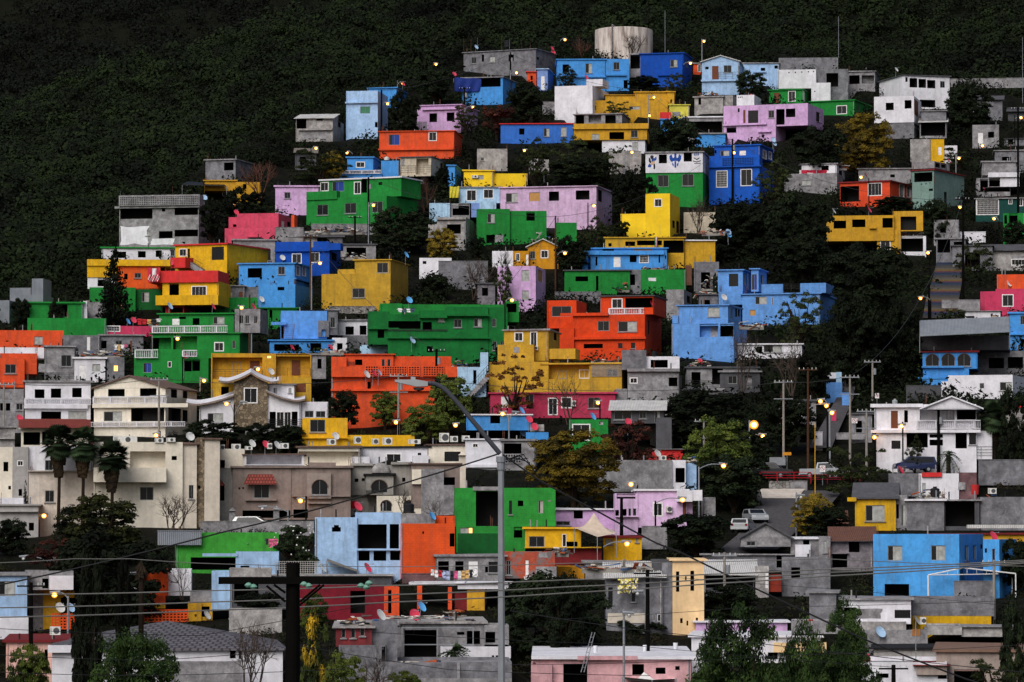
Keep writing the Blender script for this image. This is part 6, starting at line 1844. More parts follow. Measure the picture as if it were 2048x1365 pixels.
for k,rest,(X0,Y0,SCL) in ITEMS:
    q=rest.split('|'); a=rest.split()
    if k=='D': dish(gx(a[0]),gy(a[1]),a[2])
    elif k=='C':
        b=[float(z) for z in q[-1].split()]
        key=q[0]
        lab=q[1]; cloth(key,lab,gx(b[0]),gy(b[1]),gx(b[2]),gy(b[3]))
    elif k=='N': b=[float(z) for z in q[-1].split()]; sheet(' '.join(q[:-1]),gx(b[0]),gy(b[1]),gx(b[2]),gy(b[3]))
    elif k=='X' or k=='W':
        b=[float(z) for z in q[-1].split()]; col=q[2] if k=='X' else 'conc'; wallx(q[0],q[1],col,gx(b[0]),gy(b[1]),gx(b[2]),gy(b[3]))
    elif k=='J':
        if a[4]!='none': drum(gx(a[0]),gy(a[1]),gy(a[2]),float(a[3])/SCL,a[4])
    elif k=='K':
        b=[float(z) for z in q[-1].split()]; drum((gx(b[0])+gx(b[2]))/2,gy(b[3])+4,gy(b[1]),gx(b[2])-gx(b[0]),'white',q[1],True)
    elif k=='Q':
        x0,y0,x1,y1=gx(a[0]),gy(a[1]),gx(a[2]),gy(a[3]); h=host((x0+x1)/2,y1+4); D=h['D']+.9; p=at((x0+x1)/2,y1,D)
        root=empty('air_conditioner',p); ac_unit(root,p,Vector((1,0,0)),Vector((0,-1,0)),(x1-x0)*D/F,(y1-y0)*D/F)
        want(root,'white air conditioner on the '+h['short'],'air conditioner','rooftop air conditioners',x0)
    elif k=='R': heap(gx(a[0]),gy(a[1]),gx(a[2]),gy(a[3]),' '.join(a[4:]))
    elif k=='Y':
        b=[float(z) for z in a[:4]]; x0,x1,yt,yb=gx(b[0]),gx(b[1]),gy(b[2]),gy(b[3]); h=host((x0+x1)/2,yb+4); D=h['D']-.6
        p=at((x0+x1)/2,yb,D); r=(x1-x0)*D/F/2; H=(yb-yt)*D/F
        m=MB(); m.lathe(p+Vector((0,.3,0)),[(r*math.cos(t*math.pi/16),H*math.sin(t*math.pi/16)) for t in range(9)],28)
        m.build('dome',mat('dirty'),h['root'])
    elif k=='M':
        x,yt,yb=gx(a[0]),gy(a[1]),gy(a[2]); h=host(x,yb+3); D=h['D']+1.2; tall=yb-yt>50
        r=.05 if tall else .025
        m=MB(); p=at(x,yb,D); t=at(x,yt,D)
        if tall: p=p-UP*4
        m.tube(p,t,r,r*.7,5)
        yel = abs(x-1630)<1
        o=m.build('mast',mat('d6a030' if yel else 'steel' if tall else 'rust' if int(x)%2 else 'steel'),None,p)
        want(o,('yellow traffic mast' if yel else 'tall thin aerial mast' if tall else 'thin metal rod')+(' behind the ' if tall else ' standing on the ')+h['short'],'mast','rods and masts on roofs',x)
# ------------------------------------------------------------------ plants
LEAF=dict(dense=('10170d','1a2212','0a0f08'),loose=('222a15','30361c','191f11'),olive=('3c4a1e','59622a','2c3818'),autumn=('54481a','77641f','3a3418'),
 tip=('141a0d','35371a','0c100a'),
 vine=('0a0d08','10140b',None),
 red=('3a1f1c','4a2a20','281614'),redleaf=('5a3a1c','6d4722','3a2416'),pine=('0a0f0a','10160d',None),fore=('1f3016','3a4c24','141f0e'),forecol=('1f3016','3a4c24','141f0e'),
 yellowleaf=('1f2713','2f3718','9a7a1c'),blossom=('1a2214','26301c',None),column=('141b12','1d2416',None),palm=('1b2718','33412a',None),deadpalm=('1e1812','32281c',None),
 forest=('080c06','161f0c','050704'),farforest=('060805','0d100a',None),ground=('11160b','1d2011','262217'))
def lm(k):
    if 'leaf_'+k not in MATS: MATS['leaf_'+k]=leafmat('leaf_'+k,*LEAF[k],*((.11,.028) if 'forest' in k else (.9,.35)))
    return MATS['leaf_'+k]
def quads(cent, nrm, size, asp, rng):
    """leaf-sized faces: centres (n,3), facing nrm, random twist"""
    n=len(cent); t=rng.normal(size=(n,3)); nrm=nrm/np.maximum(np.linalg.norm(nrm,axis=1,keepdims=True),1e-6)
    a=np.cross(nrm,t); a/=np.maximum(np.linalg.norm(a,axis=1,keepdims=True),1e-6); b=np.cross(nrm,a)
    s=size[:,None] if hasattr(size,'__len__') else size
    a=a*s; b=b*s*asp
    return np.stack([cent-a,cent-b*.9,cent+a,cent+b*.9],1).reshape(-1,3)
def quadmesh(name, V):
    n=len(V)//4; me=bpy.data.meshes.new(name)
    me.vertices.add(len(V)); me.vertices.foreach_set('co',V.astype(np.float32).ravel())
    me.loops.add(4*n); me.loops.foreach_set('vertex_index',np.arange(4*n,dtype=np.int32))
    me.polygons.add(n); me.polygons.foreach_set('loop_start',np.arange(0,4*n,4,dtype=np.int32))
    try: me.polygons.foreach_set('loop_total',np.full(n,4,dtype=np.int32))
    except Exception: pass
    me.update(calc_edges=True); return me
def lobes(rng, n, lobe_n, r0, r1, leaf, asp=.7, up=.35, shape='round', sparse=0):
    """crown in a unit box: x,y in [-.5,.5], z in [0,1]"""
    L=[]
    while len(L)<lobe_n:
        p=rng.uniform(-1,1,3)
        if shape=='col': ok=(p[0]**2+p[1]**2)<(.85-.55*max(0,p[2]))**2
        elif shape=='cone': ok=(p[0]**2+p[1]**2)**.5<.5*(1-p[2])*.95
        else: ok=abs(p[0])**2.6+abs(p[1])**2.6+abs(p[2])**(2.3 if p[2]>0 else 3.2)<1
        if ok: L.append(p)
    L=np.array(L); R=rng.uniform(r0,r1,lobe_n)
    L*= (1-.75*R)[:,None]
    idx=rng.integers(0,lobe_n,n); d=rng.normal(size=(n,3)); d/=np.linalg.norm(d,axis=1,keepdims=True); d[:,2]=np.abs(d[:,2])*.8+d[:,2]*.2
    rr=R[idx]*rng.uniform(.55,1.08,n)
    c=L[idx]+d*rr[:,None]
    c=np.clip(c,-1.08,1.08)
    c=np.stack([c[:,0]*.5,c[:,1]*.5,c[:,2]*.5+.5],1)
    nr=d+np.array([0,0,up])+rng.normal(size=(n,3))*.55
    return quads(c,nr,leaf*rng.uniform(.6,1.3,n),asp,rng)
def branches(rng, depth, mb, p, d, L, r, tips, spread=.6, mi=0):
    q=p+d*L; mb.tube(p,q,r,r*.62,4 if depth>1 else 3,mi,cap=False)
    if depth==0: tips.append(q); return
    for i in range(3 if depth>1 else 2+int(rng.integers(0,2))):
        dd=(d+Vector(tuple(rng.normal(size=3)*spread))+Vector((0,0,.18))).normalized()
        branches(rng,depth-1,mb,p.lerp(q,rng.uniform(.55,1)),dd,L*rng.uniform(.62,.85),r*.58,tips,spread,mi)
PROTO={}
def proto(kind, i):
    key=(kind,i)
    if key in PROTO: return PROTO[key]
    rng=np.random.default_rng(abs(hash(kind))%1000 if False else sum(map(ord,kind))*7+i)
    P={}
    spec=dict(dense=(14000,80,.13,.28,.022,.75),loose=(9000,60,.09,.21,.017,.6),olive=(22000,130,.11,.23,.0175,.65),autumn=(26000,150,.11,.22,.0165,.65),red=(7000,48,.1,.26,.025,.7),
              redleaf=(3400,50,.06,.16,.02,.7),tip=(26000,150,.14,.26,.019,.7),fore=(36000,130,.14,.28,.0165,.42),yellowleaf=(8000,48,.1,.26,.024,.5),blossom=(8000,44,.1,.28,.025,.6),vine=(12000,90,.12,.22,.03,.7))
    if kind in spec:
        n,ln,a,b,lf,asp=spec[kind]; P['crown']=quadmesh(kind+'_crown',lobes(rng,n,ln,a,b,lf,asp))
    elif kind=='forecol': P['crown']=quadmesh(kind+'_crown',lobes(rng,28000,110,.15,.28,.0185,.42,shape='col'))
    elif kind=='column': P['crown']=quadmesh(kind+'_crown',lobes(rng,900,30,.12,.2,.05,.4,shape='cone'))
    elif kind=='pine':
        C=[];NR=[]
        for t in range(15):
            z=t/15; rad=.5*(1-z)**.75+.03
            for k in range(max(5,int(11*(1-z)+4))):
                az=rng.uniform(0,2*math.pi); dirv=np.array([math.cos(az),math.sin(az),.12])
                L=rad*rng.uniform(.75,1.05); m=int(10+26*(1-z))
                s=rng.uniform(.1,1,m); p=dirv*(s*L)[:,None]; p[:,2]+=z+.03+.02*s+rng.normal(size=m)*.014; p[:,:2]+=rng.normal(size=(m,2))*.022
                C.append(p); NR.append(np.tile([0,0,1.],(m,1))+rng.normal(size=(m,3))*.5)
        P['crown']=quadmesh('pine_crown',quads(np.concatenate(C),np.concatenate(NR),.042,.6,rng))
    mb=MB(); tips=[]
    if kind in ('bare','barered'):
        for k in range(4):
            branches(rng,4,mb,Vector((rng.uniform(-.05,.05),rng.uniform(-.05,.05),0)),Vector((rng.uniform(-.5,.5),rng.uniform(-.5,.5),1)).normalized(),.34,.016,tips,.5)
        A=np.array([tuple(v) for v in mb.v]); mx=np.abs(A[:,:2]).max(); s=.5/mx; h=1/A[:,2].max()
        mb.v=[Vector((v.x*s,v.y*s,v.z*h)) for v in mb.v]
        me=bpy.data.meshes.new(kind+'_branches'); me.from_pydata(mb.v,[],mb.f); P['crown']=me
    else:
        # trunk: from -1 (ground) into the crown, unit = crown height
        mb.tube((0,0,-1),(0,0,.25),.06,.045,7,cap=False); 
        for k in range(9):
            az=rng.uniform(0,6.28); p=Vector((0,0,rng.uniform(.0,.3))); q=Vector((math.cos(az)*.3,math.sin(az)*.3,rng.uniform(.4,.8)))
            mid=p.lerp(q,.5)+Vector((0,0,-.04)); mb.tube(p,mid,.03,.02,5,cap=False); mb.tube(mid,q,.02,.007,4,cap=False)
        me=bpy.data.meshes.new(kind+'_trunk'); me.from_pydata(mb.v,[],mb.f); P['trunk']=me
    for m_ in P.values():
        pass
    PROTO[key]=P; return P
def link(name, me, m, root, scale):
    o=bpy.data.objects.new(name,me)
    if not me.materials: me.materials.append(m)
    COL.objects.link(o); o.parent=root; o.scale=scale; return o
cnt={}
def plant(kind, box, base, label):
    x0,y0,x1,y1=box
    if base[0]=='D':
        D=float(base[1:])*KS*.93; zb=gz(at((x0+x1)/2,y1,D).x,D)
    else:
        D=Dof(float(base)); D=front_of(D,x0,y0,x1,y1,2.5); zb=min(at((x0+x1)/2,float(base),D).z,gz(at((x0+x1)/2,y1,D).x,D))
    # stay in front of whatever house is directly behind
    zc=at((x0+x1)/2,y1,D).z; zt=at((x0+x1)/2,y0,D).z; w=(x1-x0)*D/F; x=at((x0+x1)/2,(y0+y1)/2,D).x
    h=zt-zc
    if kind in ('dense','red','yellowleaf','blossom','olive','fore','vine','tip','autumn','loose'):   # foliage down to the ground
        zn=max(zb-.2,zc-(1.2 if kind not in ('olive','autumn','loose') else .45)*h); zc=min(zc,zn); h=zt-zc
    small = h<4.5
    nm={'palm':'palm_tree','palmtrunk':'palm_tree','palmtuft':'palm_tree','pine':'pine_tree','bare':'bare_tree','barered':'bare_tree','column':'cypress'}.get(kind,'bush' if small and 'tree' not in label else 'tree')
    root=empty(nm,Vector((x,D,min(zb,zc)))); cat=nm.replace('_',' ').replace('bare ','')
    if 'bush' in label or 'shrub' in label or 'hedge' in label or 'thicket' in label: cat='shrub'; root.name='shrub' if kind not in ('bare','barered') else 'bare_shrub'
    i=cnt.get(kind,0); cnt[kind]=i+1
    if kind in ('palm','palmtuft','palmtrunk'): palm(root,kind,x,D,zb,zt,zc,w,i)
    else:
        P=proto(kind,i%3); off=zc-root.location.z
        rot=random.uniform(0,6.28) if kind not in ('fore','forecol') else random.uniform(-.5,.5)
        if kind in ('bare','barered'):
            root.location.z=zc
            o=link('branches',P['crown'],mat('barkpale' if kind=='bare' else '5a382c'),root,(w,min(w,6),h)); o.rotation_euler.z=0
        else:
            dp=min(w,8)
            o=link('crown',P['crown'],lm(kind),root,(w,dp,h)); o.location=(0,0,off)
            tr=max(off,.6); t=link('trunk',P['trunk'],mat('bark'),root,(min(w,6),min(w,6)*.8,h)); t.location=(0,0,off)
            if kind=='blossom':
                rng=np.random.default_rng(i); n=60; d=rng.normal(size=(n,3)); d/=np.linalg.norm(d,axis=1,keepdims=True); d[:,1]=-np.abs(d[:,1])
                c=d*np.array([w*.48,dp*.48,h*.48])+np.array([0,0,h*.5+off])
                me=quadmesh('blossoms',quads(c,d,.09,1,rng)); b=link('blossoms',me,mat('e4e0e0'),root,(1,1,1))
    tag(root,None,cat,'trees and shrubs between the houses'); want(root,label,cat,'trees and shrubs between the houses',x0)
def palm(root,kind,x,D,zb,zt,zc,w,i):
    rng=random.Random(i*5+len(kind)); b=root.location; r=w/2
    ctr=Vector((x,D,zt-r*.85)) if kind!='palmtrunk' else Vector((x,D,zt))
    m=MB(); 
    zlow=min(zb,zc)
    if kind=='palm': m.tube((x,D,zlow-1),(x+.15,D,ctr.z),.2,.15,8)
    elif kind=='palmtrunk': m.tube((x,D,zlow-1),(x,D,zt-.3),.2,.17,8)
    else: m.tube((x,D,zlow-.5),(x,D,ctr.z),.28,.22,8)
    m.build('trunk',mat('bark'),root)
    if kind=='palmtrunk':
        m=MB()
        for k in range(40):
            az=rng.uniform(0,6.28); p=Vector((x,D,zt-rng.uniform(0,.5))); q=p+Vector((math.cos(az)*.35,math.sin(az)*.35,-rng.uniform(.5,1.1)))
            m.poly((p,q+Vector((.06,0,0)),q-Vector((.06,0,0))))
        m.build('dead_fronds',lm('deadpalm'),root); return
    m=MB()
    for k in range(96 if kind=='palm' else 34):
        az=rng.uniform(0,6.28); el=rng.uniform(-1.05,1.35); dv=Vector((math.cos(az)*math.cos(el),math.sin(az)*math.cos(el),math.sin(el)))
        L=r*rng.uniform(.35,.62); p=ctr+dv*L; m.tube(ctr,p,.025,.015,3,cap=False)
        a=dv.cross(UP); a=a.normalized() if a.length>.01 else Vector((1,0,0)); nn=a.cross(dv)
        if kind=='palm':
            for j in range(11):                   # fan blades
                t=(j-5)/5*1.25; q=p+(dv*math.cos(t)+a*math.sin(t))*r*.5-UP*abs(.14*r)
                side=(a*math.cos(t)-dv*math.sin(t))*.055*r
                m.poly((p,q*.5+p*.5+side,q,q*.5+p*.5-side))
        else:
            L2=r*1.0; prev=ctr
            for j in range(1,8):
                s=j/7; c=ctr+dv*L2*s-UP*(r*.7*s*s); 
                for sg in (-1,1):
                    q=c+a*sg*r*.26*(1-s*.5)-UP*.1*r+dv*.1*r; m.poly((c,c+dv*.07*r,q))
                m.tube(prev,c,.02,.02,3,cap=False); prev=c
    m.build('fronds',lm('palm'),root)
    if kind=='palm':
        m=MB()
        for k in range(150):
            az=rng.uniform(0,6.28); z=rng.uniform(.2*r,1.15*r); rad=.34*r*(1-z/(1.7*r)); p=Vector((x+math.cos(az)*rad,D+math.sin(az)*rad,ctr.z-.1*r-z)); q=p+Vector((math.cos(az)*.12,math.sin(az)*.12,-r*.55))
            m.poly((p,q+Vector((.12,.05,0)),q-Vector((.12,.05,0))))
        m.build('dead_fronds',lm('deadpalm'),root)
# ------------------------------------------------------------------ poles and lamps
def lamp(x,y,px,base,lit=True,second=None):
    D=Dof(base); D=front_of(D,min(x,px)-2,y-2,max(x,px)+2,y+12,1.2); p0=at(px,base,D); z0=min(p0.z,gz(p0.x,D))-2
    h=near(x,y+10)
    lp=at(x,y,D); side=1 if x>=px else -1
    root=empty('street_lamp',Vector((p0.x,D,p0.z)))
    topz=lp.z+ (.15 if abs(x-px)>12 else .5)
    m=MB(); r=.11; m.tube((p0.x,D,z0),(p0.x,D,topz-.25 if abs(x-px)>12 else topz),r,r*.75,7)
    darkp = (int(x)*7+int(y))%3!=0 and lit
    m.build('pole',mat('pole_dark' if darkp else 'steel'),root)
    heads=[(lp,lit)]
    if second: heads.append((at(second,y,D),False))
    for q,on in heads:
        sd=1 if q.x>=p0.x else -1
        e=Vector((q.x-sd*.3,D-.05,q.z+.12)); s=Vector((p0.x,D,min(topz,q.z)-.35 if len(heads)==1 else q.z-1.3*abs(q.x-p0.x)))
        m=MB(); pts=[s.lerp(e,t/5)+UP*(.25*math.sin(math.pi*t/5)) for t in range(6)]; m.path(pts,.05,5); m.build('arm',mat('steel'),root)
        hm=MB(); hm.tube(q+Vector((-sd*.5,0,.24)),q+Vector((sd*.4,0,.2)),.15,.11,8); hm.build('lamp_head',mat('steel'),root)
        g=MB(); R=(.32 if abs(x-1508)<1 else .17) if on else .16
        g.lathe(q,[(0,-R),(R*.7,-R*.7),(R,0),(R*.7,R*.7),(0,R)],10); 
        o=g.build('bulb' if on else 'lamp_glass',mat('lamp' if on else 'lamp_off'),root)
        if on: g=MB(); R*=1.6; g.lathe(q,[(0,-R),(R*.5,-R*.87),(R*.87,-R*.5),(R,0),(R*.87,R*.5),(R*.5,R*.87),(0,R)],14); g.build('lamp_halo',mat('halo'),root)  # added shell imitates the orange rim of the lamp's glow
    if lit: lab='glowing yellow street lamp by the '+h
    else: lab='unlit grey street lamp by the '+h
    if second: lab='two armed street lamp with one lit head by the '+h
    want(root,lab,'street lamp','street lamps in the lanes',x)
def upole(x,t,base,kind):
    D=Dof(base); D=front_of(D,x-2,t,x+2,t+(base-t)*.6,1.2); p=at(x,base,D); top=at(x,t,D); p.z=min(p.z,gz(p.x,D))
    root=empty('utility_pole',p); r=.19 if kind=='dark' else .14
    m=MB(); m.tube(p-UP*2,top,r*1.15,r*.8,8); m.build('pole',mat('pole_'+kind),root)
    tall=top.z-p.z
    if (int(x)%3!=1) or kind=='pale':
        w=1.1; z=top.z-.35; am='pole_'+kind if kind!='pale' else 'steel'; m=MB(); m.box(Vector((p.x-w,D-.16,z)),Vector((2*w,0,0)),Vector((0,.1,0)),UP*.12)
        m.build('crossarm',mat(am),root)
        if kind=='pale' and tall>6: m=MB(); m.box(Vector((p.x-w,D-.16,z-1.9)),Vector((2*w,0,0)),Vector((0,.1,0)),UP*.1); m.build('crossarm',mat(am),root)
        for q in (-.95,-.45,.5,.95):
            m=MB(); m.tube(Vector((p.x+q,D-.1,z+.12)),Vector((p.x+q,D-.1,z+.32)),.05,.04,6); m.build('insulator',mat('lamp_off'),root)
    if int(x)%4==1:
        m=MB(); m.tube(Vector((p.x+.3,D-.1,top.z-1.9)),Vector((p.x+.3,D-.1,top.z-1.1)),.2,.2,9); m.build('transformer',mat('steel'),root)
    lab='%s utility pole by the %s'%({'dark':'dark wooden','brown':'weathered brown','pale':'pale concrete'}[kind],near(x,(t+base)/2))
    want(root,lab,'utility pole','utility poles among the houses',x)
for k,rest,(X0,Y0,SCL) in ITEMS:
    q=rest.split('|'); a=rest.split()
    if k=='P': plant(q[0].strip(),[float(z) for z in q[1].split()],q[2].strip(),q[3])
    elif k=='L': lamp(*[float(z) for z in a[:4]])
    elif k=='G': lamp(float(a[3]),float(a[1]),float(a[0]),float(a[2]),True,float(a[4]))
    elif k=='g': lamp(*[float(z) for z in a[:4]],lit=False)
    elif k=='U': upole(float(a[0]),float(a[1]),float(a[2]),a[3])
# ------------------------------------------------------------------ vehicles
def car(x,y,wpx,yaw,colr,style,label,Dforce=None):
    """x,y: pixel of the ground point under the middle; yaw 0 = nose towards the viewer"""
    D=Dof(y)-.5 if Dforce is None else Dforce; p=at(x,y,D)
    L,W=(4.7,1.8) if style!='pickup' else (5.2,1.85)
    f=Vector((math.sin(yaw),-math.cos(yaw),0)); s=Vector((math.cos(yaw),math.sin(yaw),0))
    root=empty('parked_car',p); pt=lambda a,b,z: p+f*a+s*b+UP*z
    if style=='pickup': prof=[(-2.6,.45),(-2.6,1.05),(-.75,1.08),(-.6,1.75),(.75,1.78),(1.45,1.1),(2.5,.98),(2.6,.45)]; gl=[(-.55,1.12),(-.48,1.66),(.72,1.68),(1.32,1.12)]
    elif style=='van': prof=[(-2.35,.4),(-2.4,1.05),(-2.15,1.75),(.6,1.8),(1.5,1.15),(2.3,.95),(2.35,.4)]; gl=[(-2.1,1.1),(-1.98,1.65),(.55,1.68),(1.35,1.12)]
    else: prof=[(-2.3,.4),(-2.35,.95),(-2.0,1.45),(.2,1.48),(1.05,1.0),(2.2,.85),(2.3,.4)]; gl=[(-1.9,1.0),(-1.75,1.38),(.15,1.4),(.85,1.0)]
    m=MB()
    for sg in (-1,1): m.poly([pt(a,sg*W/2*(1 if z<1.15 else .88),z) for a,z in prof])
    for (a0,z0),(a1,z1) in zip(prof,prof[1:]+prof[:1]):
        k0=W/2*(1 if z0<1.15 else .88); k1=W/2*(1 if z1<1.15 else .88)
        m.poly((pt(a0,-k0,z0),pt(a0,k0,z0),pt(a1,k1,z1),pt(a1,-k1,z1)))
    m.build('body',carpaint(colr),root)
    for sg in (-1,1):
        m=MB(); m.poly([pt(a,sg*(W/2*(.985 if z<1.15 else .9)+.012),z) for a,z in gl]); m.build('side_window',mat('glass'),root)
    i=[j for j,(a,z) in enumerate(prof) if z>1.4]; a0,z0=prof[i[-1]]; a1,z1=prof[i[-1]+1]
    m=MB(); nrm=Vector(f*(z0-z1)+UP*(a1-a0)).normalized()*.015
    m.poly([q+nrm for q in (pt(a0+(a1-a0)*.1,-W*.38,z0+(z1-z0)*.1),pt(a0+(a1-a0)*.1,W*.38,z0+(z1-z0)*.1),pt(a0+(a1-a0)*.92,W*.42,z0+(z1-z0)*.92),pt(a0+(a1-a0)*.92,-W*.42,z0+(z1-z0)*.92))]); m.build('windscreen',mat('glass'),root)
    a0,z0=prof[i[0]]; a1,z1=prof[i[0]-1]
    m=MB(); m.poly([q-f*.015 for q in (pt(a0+(a1-a0)*.15,-W*.38,z0+(z1-z0)*.15),pt(a0+(a1-a0)*.15,W*.38,z0+(z1-z0)*.15),pt(a0+(a1-a0)*.85,W*.4,z0+(z1-z0)*.85),pt(a0+(a1-a0)*.85,-W*.4,z0+(z1-z0)*.85))]); m.build('rear_window',mat('glass'),root)
    for a in (-1.45,1.5):
        for sg in (-1,1):
            c=pt(a,sg*W*.46,.33); m=MB(); m.tube(c-s*.1*1,c+s*.1*1,.33,.33,14); t=m.build('wheel',mat('frame_dark'),root)
            m=MB(); m.tube(c+s*sg*.1,c+s*sg*.13,.19,.17,10); m.build('rim',mat('steel'),t)
    e=prof[-2][0]
    for sg in (-1,1):
        m=MB(); m.box(pt(e-.08,sg*W*.36-.17,.68),s*.34,f*.12,UP*.16); m.build('headlight',mat('lamp_off'),root)
        m=MB(); m.box(pt(prof[0][0]-.06,sg*W*.4-.12,.72),s*.24,f*.08,UP*.2); m.build('tail_light',mat('8a1418'),root)
    m=MB(); m.box(pt(e+.02,-W*.48,.36),s*W*.96,f*.12,UP*.2); m.build('bumper',carpaint(colr),root); m=MB(); m.box(pt(prof[0][0]-.1,-W*.48,.36),s*W*.96,f*.12,UP*.2); m.build('bumper',carpaint(colr),root)
    tag(root,label,'car','cars parked in the street')
def carpaint(c):
    k='car_'+c
    if k not in MATS: MATS[k]=plain(k,c,.3,.5,.1,.08)
    return MATS[k]
car(1487,1066,50,math.pi-.25,'aeb1b4','wagon','pale grey hatchback seen from behind on the sloping street')
car(1511,1047,55,.16,'9da1a6','wagon','silver car facing downhill on the sloping street')
car(1538,957,70,1.3,'22252b','pickup','dark pickup truck behind the red railing')
car(1513,953,50,1.2,'d4d4d4','wagon','white car half hidden behind the dark pickup truck')
car(1648,957,50,1.3,'9aa0a6','pickup','silver grey pickup beside the yellow traffic mast')
car(1829,945,70,-1.5,'17244a','van','dark blue van in front of the white balcony house')
car(512,1062,40,1.4,'d8d8d8','wagon','white car with only its roof above the street wall',Dof(1066)+4)
# red railing over the retaining wall
def railing(x0,x1,yt,yb,colr,label):
    D=Dof(962)-1.2; m=MB(); p=at(x0,yb,D); e=at(x1,yb,D); hgt=(yb-yt)*D/F; k=max(3,int((e-p).length/1.6))
    for i in range(k+1): q=p.lerp(e,i/k); m.tube(q-UP*.3,q+UP*hgt,.05 if i in(0,k) else .035,.04,5)
    for t in (.3,.6,1): m.tube(p+UP*hgt*t,e+UP*hgt*t,.035,.035,5)
    o=m.build('railing',mat(colr),None,p.copy()); tag(o,label,'railing')
railing(1520,1622,945,961,'b01828','red tube railing along the edge above the stone retaining wall')
railing(1622,1720,950,963,'7a1824','dark red railing continuing right of the concrete pole')
def sign(x,y,w,h,base,kind,label):
    D=Dof(base); p=at(x,base,D); c=at(x,y,D); W=w*D/F; H=h*D/F; root=empty('road_sign',p)
    m=MB(); m.tube(p-UP*.5,c+UP*H*.4,.035,.035,6); m.build('post',mat('steel'),root)
    m=MB(); f=c-Vector((0,.06,0))
    if kind=='noturn':
        m.box(f+Vector((-W/2,0,-H/2)),Vector((W,0,0)),Vector((0,.03,0)),UP*H); m.build('panel',mat('frame_white'),root)
        m=MB(); r=W*.4
        for i in range(20):
            t0,t1=6.2832*i/20,6.2832*(i+1)/20
            P=lambda t,rr:f+Vector((rr*math.cos(t),-.01,rr*math.sin(t)+H*.06)); m.poly((P(t0,r),P(t1,r),P(t1,r*.82),P(t0,r*.82)))
        P=lambda a,b:f+Vector((a*r,-.012,b*r+H*.06)); m.poly((P(-.62,.5),P(-.5,.62),P(.62,-.5),P(.5,-.62))); m.build('red_ring',mat('a8283a'),root)
        m=MB(); m.poly((P(.1,-.5),P(.28,-.5),P(.28,.2),P(.1,.2))); m.poly((P(.28,.2),P(.28,.36),P(-.2,.36),P(-.2,.2))); m.poly((P(-.2,.52),P(-.2,.04),P(-.5,.28))); m.build('arrow',mat('frame_dark'),root)
    else:
        m.box(f+Vector((-W/2,0,-H/2)),Vector((W,0,0)),Vector((0,.03,0)),UP*H); m.build('panel',mat('steel'if kind=='grey' else 'd08a20'),root)
    tag(root,label,'road sign')
sign(1645,938,11,13,962,'noturn','round no turn sign in front of the silver grey pickup')
sign(1754,792,8,10,830,'noturn','small no turn sign left of the white balcony house roof')
sign(1821,704,10,11,760,'noturn','small no turn sign left of the blue arched house')
sign(1709,842,11,10,880,'noturn','square prohibition sign fixed low on the pale concrete pole')
sign(1555,923,32,16,960,'grey','grey rectangular sign back above the dark pickup truck')
sign(1574,908,17,6,958,'orange','small orange plate sign by the pale concrete pole')
# ladders
def ladder(x0,y0,x1,y1,wpx,D,mk,label):
    a=at(x0,y0,D); b=at(x1,y1,D+.9); w=wpx*D/F; m=MB(); s=Vector((w,0,0))
    m.tube(a,b,.035,.03,5); m.tube(a+s,b+s,.035,.03,5); n=8
    for i in range(1,n): q=a.lerp(b,i/n); m.tube(q,q+s,.022,.022,4)
    o=m.build('ladder',mat(mk),None,a.copy()); tag(o,label,'ladder')
for h in HOUSES:
    if h['short']=='cornflower blue brick house': ladder(566,679,571,646,19,h['D']-1.2,'door_brown','wooden ladder leaning on the cornflower blue brick house')
    if h['short']=='pale pink house with broad white roof': ladder(1162,1345,1184,1265,6,h['D']-.9,'steel','long aluminium ladder leaning on the broad white roof')
    if h['short']=='white club mural house':
        V=h['V']; S_=1/5.1125; r0=h['root']
        Pm=lambda tx,ty:rp(V,1120+tx*S_,200+ty*S_,-.02)
        def art(name,polys,cols):
            m=MB()
            for pl,ci in polys: m.poly([Pm(*q) for q in pl],ci)
            m.build(name,[mat(c) for c in cols],r0)
        art('painted_crest',[([(1118,575),(1140,558),(1152,590),(1150,640),(1130,625),(1120,605)],0),([(1240,572),(1218,556),(1206,590),(1208,640),(1228,625),(1238,605)],0),
          ([(1168,550),(1190,550),(1190,600),(1168,600)],0),([(1140,600),(1168,590),(1190,590),(1218,600),(1228,630),(1190,625),(1168,625),(1130,630)],0),
          ([(1145,640),(1162,655),(1162,685),(1150,670)],0),([(1213,640),(1196,655),(1196,685),(1208,670)],0),([(1170,628),(1188,628),(1188,690),(1179,696),(1170,690)],0)],['1c4aa0'])
        art('painted_figure',[([(922,575),(940,566),(958,575),(955,600),(945,612),(925,600)],0),([(908,590),(922,600),(935,640),(920,650),(906,625)],0),([(935,605),(968,595),(978,620),(950,640),(936,632)],1),
          ([(925,640),(965,620),(972,648),(945,668),(928,665)],2),([(900,672),(915,650),(935,670),(930,690),(898,690)],1),([(955,660),(972,655),(974,690),(970,710),(956,708)],0),([(972,585),(986,585),(986,618),(972,615)],1)],['20242c','1c4a98','c9a88c'])
        art('painted_stripes',[([(1374,535),(1384,535),(1386,572),(1374,574)],0),([(1394,535),(1404,535),(1406,570),(1395,571)],0),([(1410,533),(1420,533),(1420,570),(1412,570)],0),
          ([(1370,590),(1398,606),(1422,590),(1430,594),(1400,618),(1366,596)],1),([(1358,620),(1395,632),(1440,618),(1442,626),(1396,641),(1358,630)],1),([(1372,648),(1440,646),(1440,652),(1372,655)],1)],['1c4a98','3a3c42'])
